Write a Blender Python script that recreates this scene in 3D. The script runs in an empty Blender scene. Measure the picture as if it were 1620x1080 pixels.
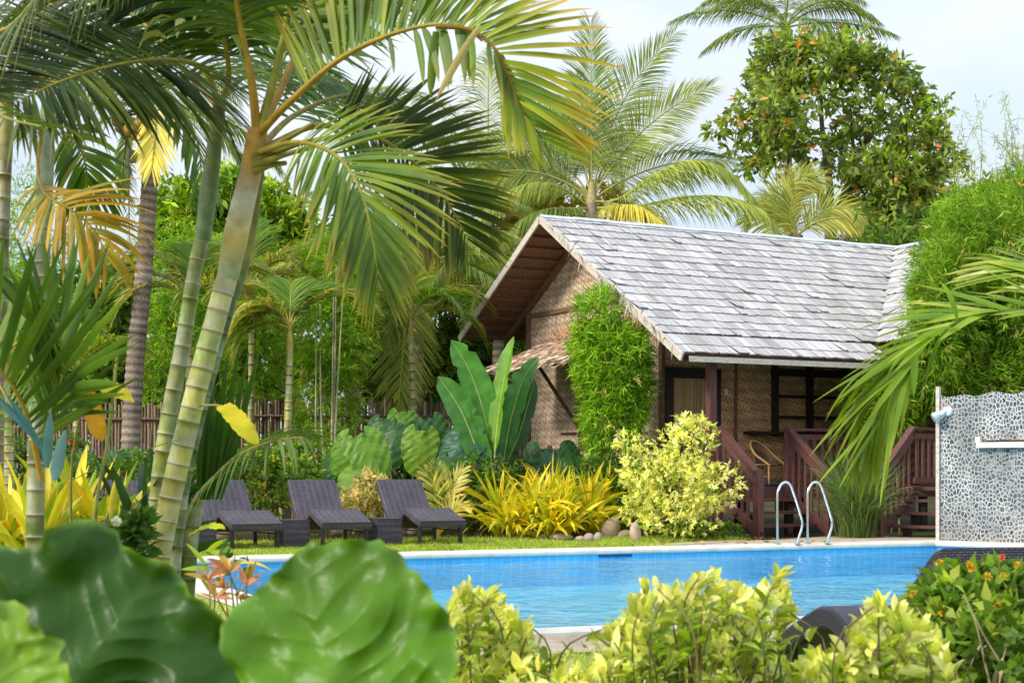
import bpy, math, random
import numpy as np
from mathutils import Vector, Matrix

random.seed(7)
RNG = np.random.default_rng(11)
SC = bpy.context.scene
COL = SC.collection

# ---- the camera's own measures: used to turn a spot of the place into metres
F, CX, HY, CH = 2400.0, 810.0, 745.0, 1.2
def P(px, py, Y):
    return np.array([(px - CX) / F * Y, Y, CH - (py - HY) / F * Y])
def G(px, py, z=0.0):
    return P(px, py, F * (CH - z) / (py - HY))
def GX(px, Y, z=0.0):
    return np.array([(px - CX) / F * Y, Y, z])
U = np.array([0.886, 0.4637, 0.0]); U /= np.linalg.norm(U)
V = np.array([-U[1], U[0], 0.0])
Z = np.array([0.0, 0.0, 1.0])
PU = np.array([math.cos(math.radians(23.5)), math.sin(math.radians(23.5)), 0.0]); PV = np.array([-PU[1], PU[0], 0.0])   # along / across the pool
def UV2W(a, b, z=0.0):
    return a * PU + b * PV + z * Z
def nrm(a):
    a = np.asarray(a, float)
    return a / np.maximum(np.linalg.norm(a, axis=-1, keepdims=True), 1e-9)
def A(*x):
    return np.array(x, float)

# ------------------------------------------------------------------ mesh accumulator
class Mesh:
    def __init__(s):
        s.v = []; s.c = []; s.uv = []; s.f = []; s.n = 0
    def add(s, verts, faces, col=(.5, .5, .5), mat=0, uv=None):
        verts = np.asarray(verts, float).reshape(-1, 3)
        faces = np.asarray(faces, int)
        col = np.asarray(col, float)
        if col.ndim == 1:
            col = np.tile(col, (len(verts), 1))
        s.v.append(verts); s.c.append(col)
        s.uv.append(np.zeros((len(verts), 2)) if uv is None else np.asarray(uv, float))
        s.f.append((faces + s.n, mat)); s.n += len(verts)
    def build(s, name, mats, parent=None, smooth=True, origin=None):
        me = bpy.data.meshes.new(name)
        v = np.concatenate(s.v); c = np.concatenate(s.c); uv = np.concatenate(s.uv)
        if parent is not None:
            off = OFF[parent.name]
        else:
            off = np.zeros(3) if origin is None else np.asarray(origin, float)
        v = v - off
        nl = sum(f.size for f, m in s.f); npoly = sum(len(f) for f, m in s.f)
        loops = np.concatenate([f.reshape(-1) for f, m in s.f])
        tot = np.concatenate([np.full(len(f), f.shape[1]) for f, m in s.f])
        start = np.concatenate([[0], np.cumsum(tot)[:-1]])
        mi = np.concatenate([np.full(len(f), m) for f, m in s.f])
        me.vertices.add(len(v)); me.vertices.foreach_set('co', v.astype(np.float32).ravel())
        me.loops.add(nl); me.loops.foreach_set('vertex_index', loops.astype(np.int32))
        me.polygons.add(npoly)
        me.polygons.foreach_set('loop_start', start.astype(np.int32))
        me.polygons.foreach_set('loop_total', tot.astype(np.int32))
        me.polygons.foreach_set('material_index', mi.astype(np.int32))
        me.polygons.foreach_set('use_smooth', np.full(npoly, smooth))
        ca = me.color_attributes.new('Col', 'FLOAT_COLOR', 'POINT')
        ca.data.foreach_set('color', np.concatenate([c, np.ones((len(c), 1))], 1).astype(np.float32).ravel())
        ul = me.uv_layers.new(name='UVMap')
        ul.data.foreach_set('uv', uv[loops].astype(np.float32).ravel())
        me.update(calc_edges=True); me.validate()
        for m in (mats if isinstance(mats, (list, tuple)) else [mats]):
            me.materials.append(m)
        o = bpy.data.objects.new(name, me)
        COL.objects.link(o)
        if parent is not None:
            o.parent = parent; OFF[o.name] = off
        else:
            o.location = off; OFF[o.name] = off
        return o

OFF = {}
def tag(o, label=None, cat=None, group=None, kind=None):
    if label: o['label'] = label
    if cat: o['category'] = cat
    if group: o['group'] = group
    if kind: o['kind'] = kind
    return o
def thing(name, label, cat, loc=(0, 0, 0), group=None):
    o = bpy.data.objects.new(name, None); COL.objects.link(o)
    o.empty_display_size = .2
    o.location = loc; OFF[o.name] = np.asarray(loc, float)
    return tag(o, label, cat, group)
def holder(name, parent):
    o = bpy.data.objects.new(name, None); COL.objects.link(o); o.empty_display_size = .1
    o.parent = parent; OFF[o.name] = OFF[parent.name]
    return o
def kids(o):
    return [c for c in COL.objects if c.parent == o]
def copy_tree(o, parent=None):
    c = o.copy(); COL.objects.link(c)
    OFF[c.name] = OFF[o.name]
    if parent is not None: c.parent = parent
    for ch in kids(o): copy_tree(ch, c)
    return c

# ------------------------------------------------------------------ primitives
BOXF = np.array([[0, 1, 2, 3]])
def obox(m, c, x, y, z, col=(.5, .5, .5), mat=0):
    """box from its centre and three half-axis vectors, flat faces, uv in metres"""
    c, x, y, z = (np.asarray(k, float) for k in (c, x, y, z))
    for n, a, b in ((x, y, z), (-x, z, y), (y, z, x), (-y, x, z), (z, x, y), (-z, y, x)):
        la, lb = np.linalg.norm(a), np.linalg.norm(b)
        vs = [c + n - a - b, c + n + a - b, c + n + a + b, c + n - a + b]
        m.add(vs, BOXF, col, mat, [[-la, -lb], [la, -lb], [la, lb], [-la, lb]])
def beam(m, p0, p1, w, h, up=Z, col=(.5, .5, .5), mat=0):
    p0, p1 = np.asarray(p0, float), np.asarray(p1, float)
    d = nrm(p1 - p0); s = nrm(np.cross(d, up)); t = np.cross(s, d)
    obox(m, (p0 + p1) / 2, (p1 - p0) / 2, s * w / 2, t * h / 2, col, mat)
def tube(m, pts, rad, n=8, col=(.5, .5, .5), mat=0, cap=True):
    pts = np.asarray(pts, float); k = len(pts)
    rad = np.full(k, rad, float) if np.isscalar(rad) else np.asarray(rad, float)
    col = np.asarray(col, float)
    if col.ndim == 1: col = np.tile(col, (k, 1))
    T = nrm(np.gradient(pts, axis=0))
    s = np.cross(T[0], Z)
    if np.linalg.norm(s) < .1: s = np.cross(T[0], A(1, 0, 0))
    s = nrm(s); ang = np.linspace(0, 2 * np.pi, n, endpoint=False)
    vs = []; uvs = []; L = 0
    for i in range(k):
        s = nrm(s - T[i] * (s @ T[i])); b = np.cross(T[i], s)
        vs.append(pts[i] + rad[i] * (np.cos(ang)[:, None] * s + np.sin(ang)[:, None] * b))
        if i: L += np.linalg.norm(pts[i] - pts[i - 1])
        uvs.append(np.stack([ang * rad[i], np.full(n, L)], 1))
    i0 = np.arange(k - 1)[:, None] * n; j = np.arange(n)[None]; j2 = (j + 1) % n
    f = np.stack([i0 + j, i0 + j2, i0 + n + j2, i0 + n + j], -1).reshape(-1, 4)
    cc = np.repeat(col, n, 0)
    m.add(np.concatenate(vs), f, cc, mat, np.concatenate(uvs))
    if cap:
        m.add(vs[-1], [list(range(n))], col[-1], mat)
        m.add(vs[0], [list(range(n))[::-1]], col[0], mat)
def catmull(pts, n):
    pts = np.asarray(pts, float)
    p = np.concatenate([[2 * pts[0] - pts[1]], pts, [2 * pts[-1] - pts[-2]]])
    seg = len(pts) - 1; t = np.linspace(0, seg, n); out = []
    for x in t:
        i = min(int(x), seg - 1); f = x - i
        a, b, c, d = p[i:i + 4]
        out.append(.5 * (2 * b + (c - a) * f + (2 * a - 5 * b + 4 * c - d) * f * f + (3 * b - a - 3 * c + d) * f ** 3))
    out = np.array(out)
    # even spacing
    L = np.concatenate([[0], np.cumsum(np.linalg.norm(np.diff(out, axis=0), axis=1))])
    s = np.linspace(0, L[-1], n)
    return np.stack([np.interp(s, L, out[:, k]) for k in range(3)], 1)
def polysheet(m, pts, z, col=(.5, .5, .5), mat=0):
    pts = [np.array([p[0], p[1], z]) for p in pts]
    m.add(pts, [list(range(len(pts)))], col, mat, [[p[0], p[1]] for p in pts])
def grid(m, Pn, col=(.5, .5, .5), mat=0, uv=None, flip=False):
    r, c = Pn.shape[:2]
    i = np.arange(r - 1)[:, None] * c; j = np.arange(c - 1)[None]
    f = np.stack([i + j, i + j + 1, i + c + j + 1, i + c + j], -1).reshape(-1, 4)
    if flip: f = f[:, ::-1]
    if uv is None:
        uu, vv = np.meshgrid(np.linspace(0, 1, c), np.linspace(0, 1, r)); uv = np.stack([uu, vv], -1)
    col = np.asarray(col, float)
    if col.ndim == 3: col = col.reshape(-1, 3)
    m.add(Pn.reshape(-1, 3), f, col, mat, np.asarray(uv).reshape(-1, 2))

PROF = {
    'lance': ([0, .08, .25, .5, .75, .92, 1], [.35, .7, 1, .95, .7, .35, .03]),
    'strap': ([0, .1, .35, .6, .8, .93, 1], [.6, .8, 1, .95, .75, .4, .03]),
    'ell': ([0, .15, .35, .55, .75, .9, 1], [.08, .6, .95, 1, .75, .4, .03]),
    'leaf4': ([0, .3, .65, 1], [.1, .95, .9, .03]),
    'paddle': ([0, .03, .1, .3, .6, .85, .95, 1], [.2, .7, .9, 1, 1, .85, .5, .05]),
}
def straps(m, pos, d, L, W, col, tip=None, tippow=2.0, bend=.5, side=None, fold=.15, prof='lance', across=2, mat=0, rows=None, wav=0.0):
    """many ribbon leaves at once: each starts at pos in direction d and bends towards the ground"""
    pos = np.asarray(pos, float); N = len(pos)
    if N == 0: return
    d = nrm(np.broadcast_to(d, (N, 3))).copy()
    L = np.broadcast_to(L, (N,)).astype(float); W = np.broadcast_to(W, (N,)).astype(float)
    bend = np.broadcast_to(bend, (N,)).astype(float)
    col = np.broadcast_to(col, (N, 3)); tip = col if tip is None else np.broadcast_to(tip, (N, 3))
    t, w = PROF[prof]
    if rows is not None:
        tt = np.linspace(0, 1, rows); w = np.interp(tt, t, w); t = tt
    t = np.asarray(t, float); w = np.asarray(w, float); R = len(t)
    if side is None: side = np.cross(d, RNG.normal(size=(N, 3)))
    side = np.broadcast_to(side, (N, 3))
    Vv = np.zeros((N, R, across, 3)); C = np.zeros((N, R, across, 3)); uv = np.zeros((N, R, across, 2))
    p = pos.copy()
    for r in range(R):
        s = nrm(side - d * np.sum(side * d, 1, keepdims=True)); n = np.cross(s, d)
        hw = (W * w[r] / 2)[:, None]
        if wav: n = n * (1 + wav * RNG.normal(size=(N, 1)))
        if across == 2:
            Vv[:, r, 0] = p - s * hw; Vv[:, r, 1] = p + s * hw; uv[:, r, 0] = (0, t[r]); uv[:, r, 1] = (1, t[r])
        else:
            Vv[:, r, 0] = p - s * hw + n * hw * fold * 2; Vv[:, r, 1] = p; Vv[:, r, 2] = p + s * hw + n * hw * fold * 2
            uv[:, r, 0] = (0, t[r]); uv[:, r, 1] = (.5, t[r]); uv[:, r, 2] = (1, t[r])
        k = t[r] ** tippow
        C[:, r] = (col * (1 - k) + tip * k)[:, None]
        if r < R - 1:
            dt = t[r + 1] - t[r]
            p = p + d * (L * dt)[:, None]
            d = nrm(d - Z * (bend * dt)[:, None])
    a = across
    base = np.arange(N)[:, None, None] * (R * a)
    r = np.arange(R - 1)[None, :, None] * a; q = np.arange(a - 1)[None, None]
    i = base + r + q
    f = np.stack([i, i + 1, i + 1 + a, i + a], -1).reshape(-1, 4)
    m.add(Vv.reshape(-1, 3), f, C.reshape(-1, 3), mat, uv.reshape(-1, 2))
def rhombs(m, pos, d, L, W, col, mat=0, fold=.25, at=.42):
    """small leaves, four corners each"""
    pos = np.asarray(pos, float); N = len(pos)
    if N == 0: return
    d = nrm(d); L = np.broadcast_to(L, (N,))[:, None]; W = np.broadcast_to(W, (N,))[:, None]
    s = nrm(np.cross(d, RNG.normal(size=(N, 3)) + A(0, 0, .8))); n = np.cross(s, d)
    Vv = np.stack([pos, pos + d * L * at + s * W / 2 + n * W * fold * .5, pos + d * L - n * L * .06, pos + d * L * at - s * W / 2 + n * W * fold * .5], 1)
    f = np.arange(N * 4).reshape(N, 4)
    uv = np.tile(A(0.5, 0, 1, .4, .5, 1, 0, .4).reshape(4, 2), (N, 1))
    m.add(Vv.reshape(-1, 3), f, np.repeat(np.broadcast_to(col, (N, 3)), 4, 0), mat, uv)

def pick(pal, n, jit=.18):
    """colours drawn from a weighted palette of leaf colours"""
    cols = np.array([c for c, w in pal]); w = np.array([w for c, w in pal], float); w /= w.sum()
    k = RNG.choice(len(cols), n, p=w)
    return cols[k] * (1 + jit * RNG.normal(size=(n, 1))).clip(.5, 1.6)

def frond(m, ctrl, n=40, L=.45, W=.03, up=None, alpha=(70, 30), vee=15, droop=.8, rr=.012, pal=None, tip=None, tippow=3,
          rcol=(.30, .19, .03), base=.12, prof='lance', rows=5, across=2, fold=.15, jit=.12, shape=(.55, 1.0, .45), skip=0.0, sides=(1, -1),
          rtip=.25, lm=0, rm=1, wild=.05, pet=None):
    """a pinnate palm leaf along the curve ctrl"""
    c = catmull(ctrl, 60)
    T = nrm(np.gradient(c, axis=0))
    up = Z if up is None else np.asarray(up, float)
    S = nrm(np.cross(T, up)); N = np.cross(S, T)
    k = np.linspace(0, 1, 60)
    rcols = np.array(rcol) * (1 - .25 * k[:, None])
    rcols = rcols * (1 - k[:, None]) + np.array(rcol) * A(.75, 1.1, .8) * k[:, None]
    tube(m, c[::3], rr * (1 - (1 - rtip) * k[::3]), 6, rcols[::3], rm)
    ts = base + (1 - base) * (np.arange(n) + .5) / n
    for sg in sides:
        t = ts + RNG.normal(size=n) * .3 / n
        t = t.clip(base, .995)
        if skip: t = t[RNG.random(len(t)) > skip]
        q = len(t)
        ip = lambda a: np.stack([np.interp(t, k, a[:, j]) for j in range(3)], 1)
        p, tt, s, nn = ip(c), nrm(ip(T)), nrm(ip(S)), nrm(ip(N))
        tau = (t - base) / (1 - base)
        al = np.radians(alpha[0] * (1 - tau) + alpha[1] * tau) + RNG.normal(size=q) * wild
        be = np.radians(vee) + RNG.normal(size=q) * wild * 1.5
        d = np.cos(al)[:, None] * tt + np.sin(al)[:, None] * (np.cos(be)[:, None] * s * sg + np.sin(be)[:, None] * nn)
        ln = L * np.interp(tau, [0, .4, 1], shape) * (1 + .06 * RNG.normal(size=q))
        wd = W * np.interp(tau, [0, .3, .8, 1], [.6, 1, .9, .4])
        colr = pick(pal, q, jit)
        straps(m, p, d, ln, wd, colr, tip=None if tip is None else (np.array(tip) * .5 + colr * .5 if pet else np.broadcast_to(tip, (q, 3))),
               tippow=tippow, bend=droop * (1 + .25 * RNG.normal(size=q)), side=tt, prof=prof, rows=rows, across=across, fold=fold, mat=lm)

def lobes(k=14, amp=.35, sharp=6):
    l = nrm(RNG.normal(size=(k, 3))); a = RNG.uniform(-amp, amp, k)
    return lambda d: 1 + sum(a[i] * np.clip(d @ l[i], 0, 1) ** sharp for i in range(k))

def bush(m, c, r, n, per, L, W, pal, mat=0, shell=.5, spread=.9, updir=.25, grav=.3, amp=.35, low=0.0, fold=.25, jit=.2, dens=None, sq=1.0):
    """a lumpy crown of leaf sprays; r = three radii"""
    c = np.asarray(c, float); r = np.asarray(r, float)
    d = nrm(RNG.normal(size=(n, 3)))
    lb = lobes(16, amp)
    rad = lb(d)[:, None] * (shell + (1 - shell) * RNG.random((n, 1)) ** .6)
    dd = np.sign(d) * np.abs(d) ** sq
    p = c + dd * rad * r
    if low: p = p[p[:, 2] > low]
    d = nrm((p - c) / r ** 1.2)
    n = len(p)
    sd = nrm(d + A(0, 0, updir) + .35 * RNG.normal(size=(n, 3)))
    pp = np.repeat(p, per, 0); s2 = np.repeat(sd, per, 0)
    ld = nrm(s2 + spread * RNG.normal(size=s2.shape) - A(0, 0, grav))
    pp = pp + s2 * (RNG.random((len(pp), 1)) * L * .8)
    base = np.repeat(pick(pal, n, jit), per, 0) * (1 + .1 * RNG.normal(size=(len(pp), 1)))
    rhombs(m, pp, ld, L * (1 + .25 * RNG.normal(size=len(pp))).clip(.5, 1.6), W, base.clip(.004, .9), mat, fold)
    return p
# ------------------------------------------------------------------ materials
def newmat(name):
    m = bpy.data.materials.new(name); m.use_nodes = True
    nt = m.node_tree; nt.nodes.clear()
    out = nt.nodes.new('ShaderNodeOutputMaterial')
    return m, nt, out
class NT:
    def __init__(s, nt): s.nt = nt
    def __call__(s, typ, ins=None, **kw):
        n = s.nt.nodes.new('ShaderNode' + typ)
        for k, v in kw.items(): setattr(n, k, v)
        for k, v in (ins or {}).items():
            sock = n.inputs[k]
            if isinstance(v, bpy.types.NodeSocket): s.nt.links.new(v, sock)
            else: sock.default_value = v
        return n
def rgb(c): return (c[0], c[1], c[2], 1.0)
def mixc(N, fac, a, b, typ='MIX'):
    n = N('Mix', data_type='RGBA', blend_type=typ)
    for i, v in ((0, fac), (6, a), (7, b)):
        s = n.inputs[i]
        if isinstance(v, bpy.types.NodeSocket): N.nt.links.new(v, s)
        else: s.default_value = v if i == 0 else rgb(v)
    return n.outputs[2]
def ramp(N, fac, stops):
    r = N('ValToRGB', {'Fac': fac}); e = r.color_ramp.elements
    while len(e) < len(stops): e.new(.5)
    for k, (p, c) in zip(e, stops):
        k.position = p; k.color = rgb(c) if hasattr(c, '__len__') else (c, c, c, 1)
    return r.outputs[0]

def leaf_mat(name, rough=.5, transl=.3, spec=.4, nscale=6, namt=.25, veins=0, tcol=(1.08, 1.25, .5), bump=0, gain=1.4, warm=(1.07, 1.03, .88)):
    m, nt, out = newmat(name); N = NT(nt)
    at = N('Attribute', attribute_name='Col').outputs['Color']
    geo = N('NewGeometry')
    noise = N('TexNoise', {'Vector': geo.outputs['Position'], 'Scale': nscale, 'Detail': 3.0}).outputs['Fac']
    f = N('MapRange', {'Value': noise, 'From Min': .3, 'From Max': .7, 'To Min': gain * (1 - namt), 'To Max': gain * (1 + namt)}).outputs[0]
    wm = N('VectorMath', {0: at, 1: warm}, operation='MULTIPLY').outputs[0]
    sc = N('VectorMath', {0: wm, 'Scale': f}, operation='SCALE').outputs[0]
    pb = N('BsdfPrincipled', {'Base Color': sc, 'Roughness': rough, 'Specular IOR Level': spec})
    if veins:
        uv = N('UVMap').outputs[0]
        w = N('TexWave', {'Vector': uv, 'Scale': veins, 'Distortion': .6, 'Detail': 1.0}, bands_direction='Y')
        bp = N('Bump', {'Height': w.outputs['Fac'], 'Strength': .22, 'Distance': .01})
        nt.links.new(bp.outputs[0], pb.inputs['Normal'])
    tc = N('VectorMath', {0: sc, 1: tcol}, operation='MULTIPLY').outputs[0]
    tr = N('BsdfTranslucent', {'Color': tc})
    mx = N('MixShader', {0: transl, 1: pb.outputs[0], 2: tr.outputs[0]})
    nt.links.new(mx.outputs[0], out.inputs[0])
    return m
def surf_mat(name, col=None, rough=.7, spec=.3, nscale=8, namt=.3, stretch=(1, 1, 1), bump=.2, coord='Object', metal=0.0, bdist=.02, dirt=None):
    """plain surface: colour (or the Col attribute) x stretched noise, with bump"""
    m, nt, out = newmat(name); N = NT(nt)
    base = N('Attribute', attribute_name='Col').outputs['Color'] if col is None else N('RGB').outputs[0]
    if col is not None: base.default_value = rgb(col)
    co = N('UVMap').outputs[0] if coord == 'UV' else N('NewGeometry').outputs['Position']
    mp = N('Mapping', {'Vector': co, 'Scale': stretch}).outputs[0]
    noise = N('TexNoise', {'Vector': mp, 'Scale': nscale, 'Detail': 5.0, 'Roughness': .6}).outputs['Fac']
    f = N('MapRange', {'Value': noise, 'From Min': .3, 'From Max': .7, 'To Min': 1 - namt, 'To Max': 1 + namt}).outputs[0]
    sc = N('VectorMath', {0: base, 'Scale': f}, operation='SCALE').outputs[0]
    if dirt:
        n2 = N('TexNoise', {'Vector': co, 'Scale': dirt[1], 'Detail': 4.0}).outputs['Fac']
        fac = ramp(N, n2, [(.45, 0.0), (.7, dirt[2])])
        sc = mixc(N, fac, sc, dirt[0])
    pb = N('BsdfPrincipled', {'Base Color': sc, 'Roughness': rough, 'Specular IOR Level': spec, 'Metallic': metal})
    if bump:
        bp = N('Bump', {'Height': noise, 'Strength': bump, 'Distance': bdist})
        nt.links.new(bp.outputs[0], pb.inputs['Normal'])
    nt.links.new(pb.outputs[0], out.inputs[0])
    return m
def weave_mat(name, c1, c2, c3, bw=.09, bh=.022, rot=62, band=.32, bump=.5, rough=.7, bandamt=.25, nsc=3.0):
    m, nt, out = newmat(name); N = NT(nt)
    uv = N('UVMap').outputs[0]
    mp = N('Mapping', {'Vector': uv, 'Rotation': (0, 0, math.radians(rot))}).outputs[0]
    br = N('TexBrick', {'Vector': mp, 'Color1': rgb(c1), 'Color2': rgb(c2), 'Mortar': rgb(c3), 'Scale': 1.0, 'Mortar Size': bh * .24,
                        'Mortar Smooth': .3, 'Bias': -.1, 'Brick Width': bw, 'Row Height': bh}, offset=.5, offset_frequency=2)
    wv = N('TexWave', {'Vector': uv, 'Scale': 1 / band * .5, 'Distortion': 1.2, 'Detail': 1.0}, bands_direction='Y', wave_profile='SIN').outputs['Fac']
    ns = N('TexNoise', {'Vector': uv, 'Scale': nsc, 'Detail': 4.0}).outputs['Fac']
    f1 = N('MapRange', {'Value': wv, 'To Min': 1 - bandamt, 'To Max': 1 + bandamt}).outputs[0]
    f2 = N('MapRange', {'Value': ns, 'From Min': .3, 'From Max': .7, 'To Min': .75, 'To Max': 1.2}).outputs[0]
    ff = N('Math', {0: f1, 1: f2}, operation='MULTIPLY').outputs[0]
    sc = N('VectorMath', {0: br.outputs['Color'], 'Scale': ff}, operation='SCALE').outputs[0]
    pb = N('BsdfPrincipled', {'Base Color': sc, 'Roughness': rough, 'Specular IOR Level': .3})
    bp = N('Bump', {'Height': br.outputs['Color'], 'Strength': bump, 'Distance': .01})
    nt.links.new(bp.outputs[0], pb.inputs['Normal']); nt.links.new(pb.outputs[0], out.inputs[0])
    return m

M = {}
M['leaf'] = leaf_mat('leaf_satin', .5, .36)
M['leaf_far'] = leaf_mat('leaf_far', .55, .40, gain=1.85, warm=(1.14, 1.03, .8), spec=.35, nscale=1.2, namt=.2)
M['leaf_gloss'] = leaf_mat('leaf_glossy', .33, .22, spec=.5, nscale=9)
M['leaf_banana'] = leaf_mat('leaf_banana', .35, .28, spec=.5, nscale=5, veins=30)
M['stem'] = surf_mat('stem_green', None, .55, .35, 14, .3, bump=.15)
M['trunk_areca'] = surf_mat('areca_trunk', None, .5, .4, 16, .4, (1, 1, .5), .25, dirt=((.52, .53, .44), 8, .65))
M['trunk_coco'] = surf_mat('coconut_trunk', None, .9, .2, 18, .45, (1, 1, 2.5), .6)
M['bark'] = surf_mat('tree_bark', None, .9, .15, 20, .4, (1, 1, .3), .6)
M['wood_red'] = surf_mat('stained_red_wood', (.13, .052, .045), .55, .4, 30, .35, (1, 1, .15), .25)
M['wood_dark'] = surf_mat('dark_brown_wood', (.035, .018, .016), .6, .35, 30, .35, (1, 1, .15), .25)
M['wood_brown'] = surf_mat('brown_timber', (.22, .12, .075), .75, .3, 25, .4, (1, 1, .4), .3)
M['wood_grey'] = surf_mat('weathered_board', (.60, .52, .45), .8, .2, 25, .3, (.5, .5, 2), .3)
M['shingle'] = surf_mat('weathered_shingle', None, .75, .25, 1.0, .2, (34, 2.2, 1), .5, coord='UV')
M['thatch'] = surf_mat('dry_thatch', None, .85, .15, 30, .3, (1, 1, 1), .3)
M['white_metal'] = surf_mat('pale_ridge_metal', (.62, .7, .74), .45, .4, 5, .12, bump=.05)
M['amakan'] = weave_mat('split_bamboo_weave', (.98, .80, .62), (.66, .44, .30), (.22, .135, .09), bw=.20, bh=.05, rot=66, bandamt=.16, band=.26)
M['amakan_dark'] = weave_mat('porch_bamboo_weave', (.95, .60, .28), (.70, .40, .18), (.34, .18, .08), bw=.18, bh=.05, rot=40, bandamt=.14)
M['slat'] = surf_mat('bamboo_slat_door', None, .6, .3, 20, .3, (6, 6, .3), .3)
M['fence'] = surf_mat('bamboo_poles', None, .65, .3, 10, .35, (3, 3, 1.2), .3)
M['rattan'] = weave_mat('dark_rattan_weave', (.15, .125, .155), (.105, .088, .113), (.022, .018, .022), bw=.05, bh=.02, rot=0, band=.17, bump=.8, rough=.45, bandamt=.20, nsc=3)
M['rattan_big'] = weave_mat('plum_rattan_weave', (.11, .092, .145), (.07, .058, .09), (.008, .007, .008), bw=.036, bh=.013, rot=0, band=.5, bump=1.0, rough=.42, bandamt=.05, nsc=2)
M['leg'] = surf_mat('dark_leg_paint', (.03, .027, .03), .5, .4, 10, .15, bump=.05)
M['cane'] = surf_mat('golden_cane', (.5, .29, .10), .5, .4, 20, .25, bump=.1)
M['cane_weave'] = weave_mat('cane_weave', (.33, .21, .10), (.22, .13, .06), (.09, .05, .02), bw=.03, bh=.012, rot=0, bump=.6)
M['steel'] = surf_mat('polished_steel', (.75, .75, .73), .16, .5, 12, .06, metal=1.0, bump=0)
M['coping'] = surf_mat('cream_coping', (.74, .70, .60), .6, .3, 5, .12, bump=.1, dirt=((.5, .46, .36), 2.2, .35))
M['paving'] = surf_mat('sand_paving', (.50, .40, .29), .85, .2, 6, .25, bump=.3, dirt=((.36, .28, .2), 1.4, .5))
M['soil'] = surf_mat('garden_soil', (.085, .062, .03), .95, .1, 5, .4, bump=.5, dirt=((.05, .09, .02), 1.1, .9))
M['lawn'] = surf_mat('lawn_ground', (.29, .34, .07), .95, .1, 9, .4, bump=.4, dirt=((.24, .22, .08), 1.6, .7))
M['rock'] = surf_mat('river_rock', None, .8, .25, 7, .28, bump=.3, dirt=((.25, .2, .14), 5, .5))
M['grassblade'] = leaf_mat('grass_blade', .6, .35, spec=.25, nscale=1.5, namt=.3)
M['petal'] = leaf_mat('petal', .55, .3, gain=1.0, warm=(1, 1, 1), nscale=20, namt=.1, tcol=(1, 1, .8))
M['white'] = surf_mat('white_plastic', (.8, .8, .77), .4, .4, 5, .05, bump=0)
M['cloth_blue'] = surf_mat('navy_cloth', (.02, .04, .12), .9, .1, 20, .3, bump=.3)
M['red'] = surf_mat('red_tray', (.35, .03, .05), .4, .4, 8, .1, bump=0)
M['pipe'] = surf_mat('beige_pipe', (.55, .45, .36), .5, .4, 8, .15, bump=.05)
M['coconut'] = surf_mat('coconut_husk', None, .7, .3, 12, .35, bump=.3)

def glass_mat():
    m, nt, out = newmat('lamp_glass'); N = NT(nt)
    pb = N('BsdfPrincipled', {'Base Color': rgb((.75, .85, .9)), 'Roughness': .12, 'Specular IOR Level': .7, 'Transmission Weight': .4})
    nt.links.new(pb.outputs[0], out.inputs[0]); return m
M['glass'] = glass_mat()

def pool_mat():
    m, nt, out = newmat('pool_blue_tile'); N = NT(nt)
    pos = N('NewGeometry').outputs['Position']
    mp = N('Mapping', {'Vector': pos, 'Rotation': (0, 0, math.radians(-23.5)), 'Scale': (1, 1, 1)}).outputs[0]
    br = N('TexBrick', {'Vector': mp, 'Color1': rgb((.11, .54, .84)), 'Color2': rgb((.13, .59, .87)), 'Mortar': rgb((.25, .68, .88)), 'Scale': 1.0,
                        'Mortar Size': .008, 'Brick Width': .15, 'Row Height': .15}, offset=0.0)
    n = N('TexNoise', {'Vector': pos, 'Scale': .35, 'Detail': 2.0}).outputs['Fac']
    f = N('MapRange', {'Value': n, 'From Min': .3, 'From Max': .7, 'To Min': .85, 'To Max': 1.15}).outputs[0]
    sc = N('VectorMath', {0: br.outputs['Color'], 'Scale': f}, operation='SCALE').outputs[0]
    pb = N('BsdfPrincipled', {'Base Color': sc, 'Roughness': .4})
    nt.links.new(pb.outputs[0], out.inputs[0]); return m
M['pool'] = pool_mat()
def water_mat():
    m, nt, out = newmat('pool_water'); N = NT(nt)
    pos = N('NewGeometry').outputs['Position']
    mp = N('Mapping', {'Vector': pos, 'Scale': (1.0, .8, 1)}).outputs[0]
    n1 = N('TexNoise', {'Vector': mp, 'Scale': 3.2, 'Detail': 3.0, 'Roughness': .55, 'Distortion': .6}).outputs['Fac']
    n2 = N('TexNoise', {'Vector': mp, 'Scale': 1.1, 'Detail': 2.0}).outputs['Fac']
    h = N('Math', {0: n1, 1: n2}, operation='ADD').outputs[0]
    bp = N('Bump', {'Height': h, 'Strength': .8, 'Distance': .065}).outputs[0]
    fr = N('Fresnel', {'IOR': 1.2, 'Normal': bp}).outputs[0]
    tr = N('BsdfTransparent', {'Color': rgb((.80, .96, 1.0))})
    gl = N('BsdfGlossy', {'Color': rgb((.9, .95, 1)), 'Roughness': .04, 'Normal': bp})
    mx = N('MixShader', {0: N('Math', {0: fr, 1: .55}, operation='MULTIPLY').outputs[0], 1: tr.outputs[0], 2: gl.outputs[0]})
    nt.links.new(mx.outputs[0], out.inputs[0]); return m
M['water'] = water_mat()
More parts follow.
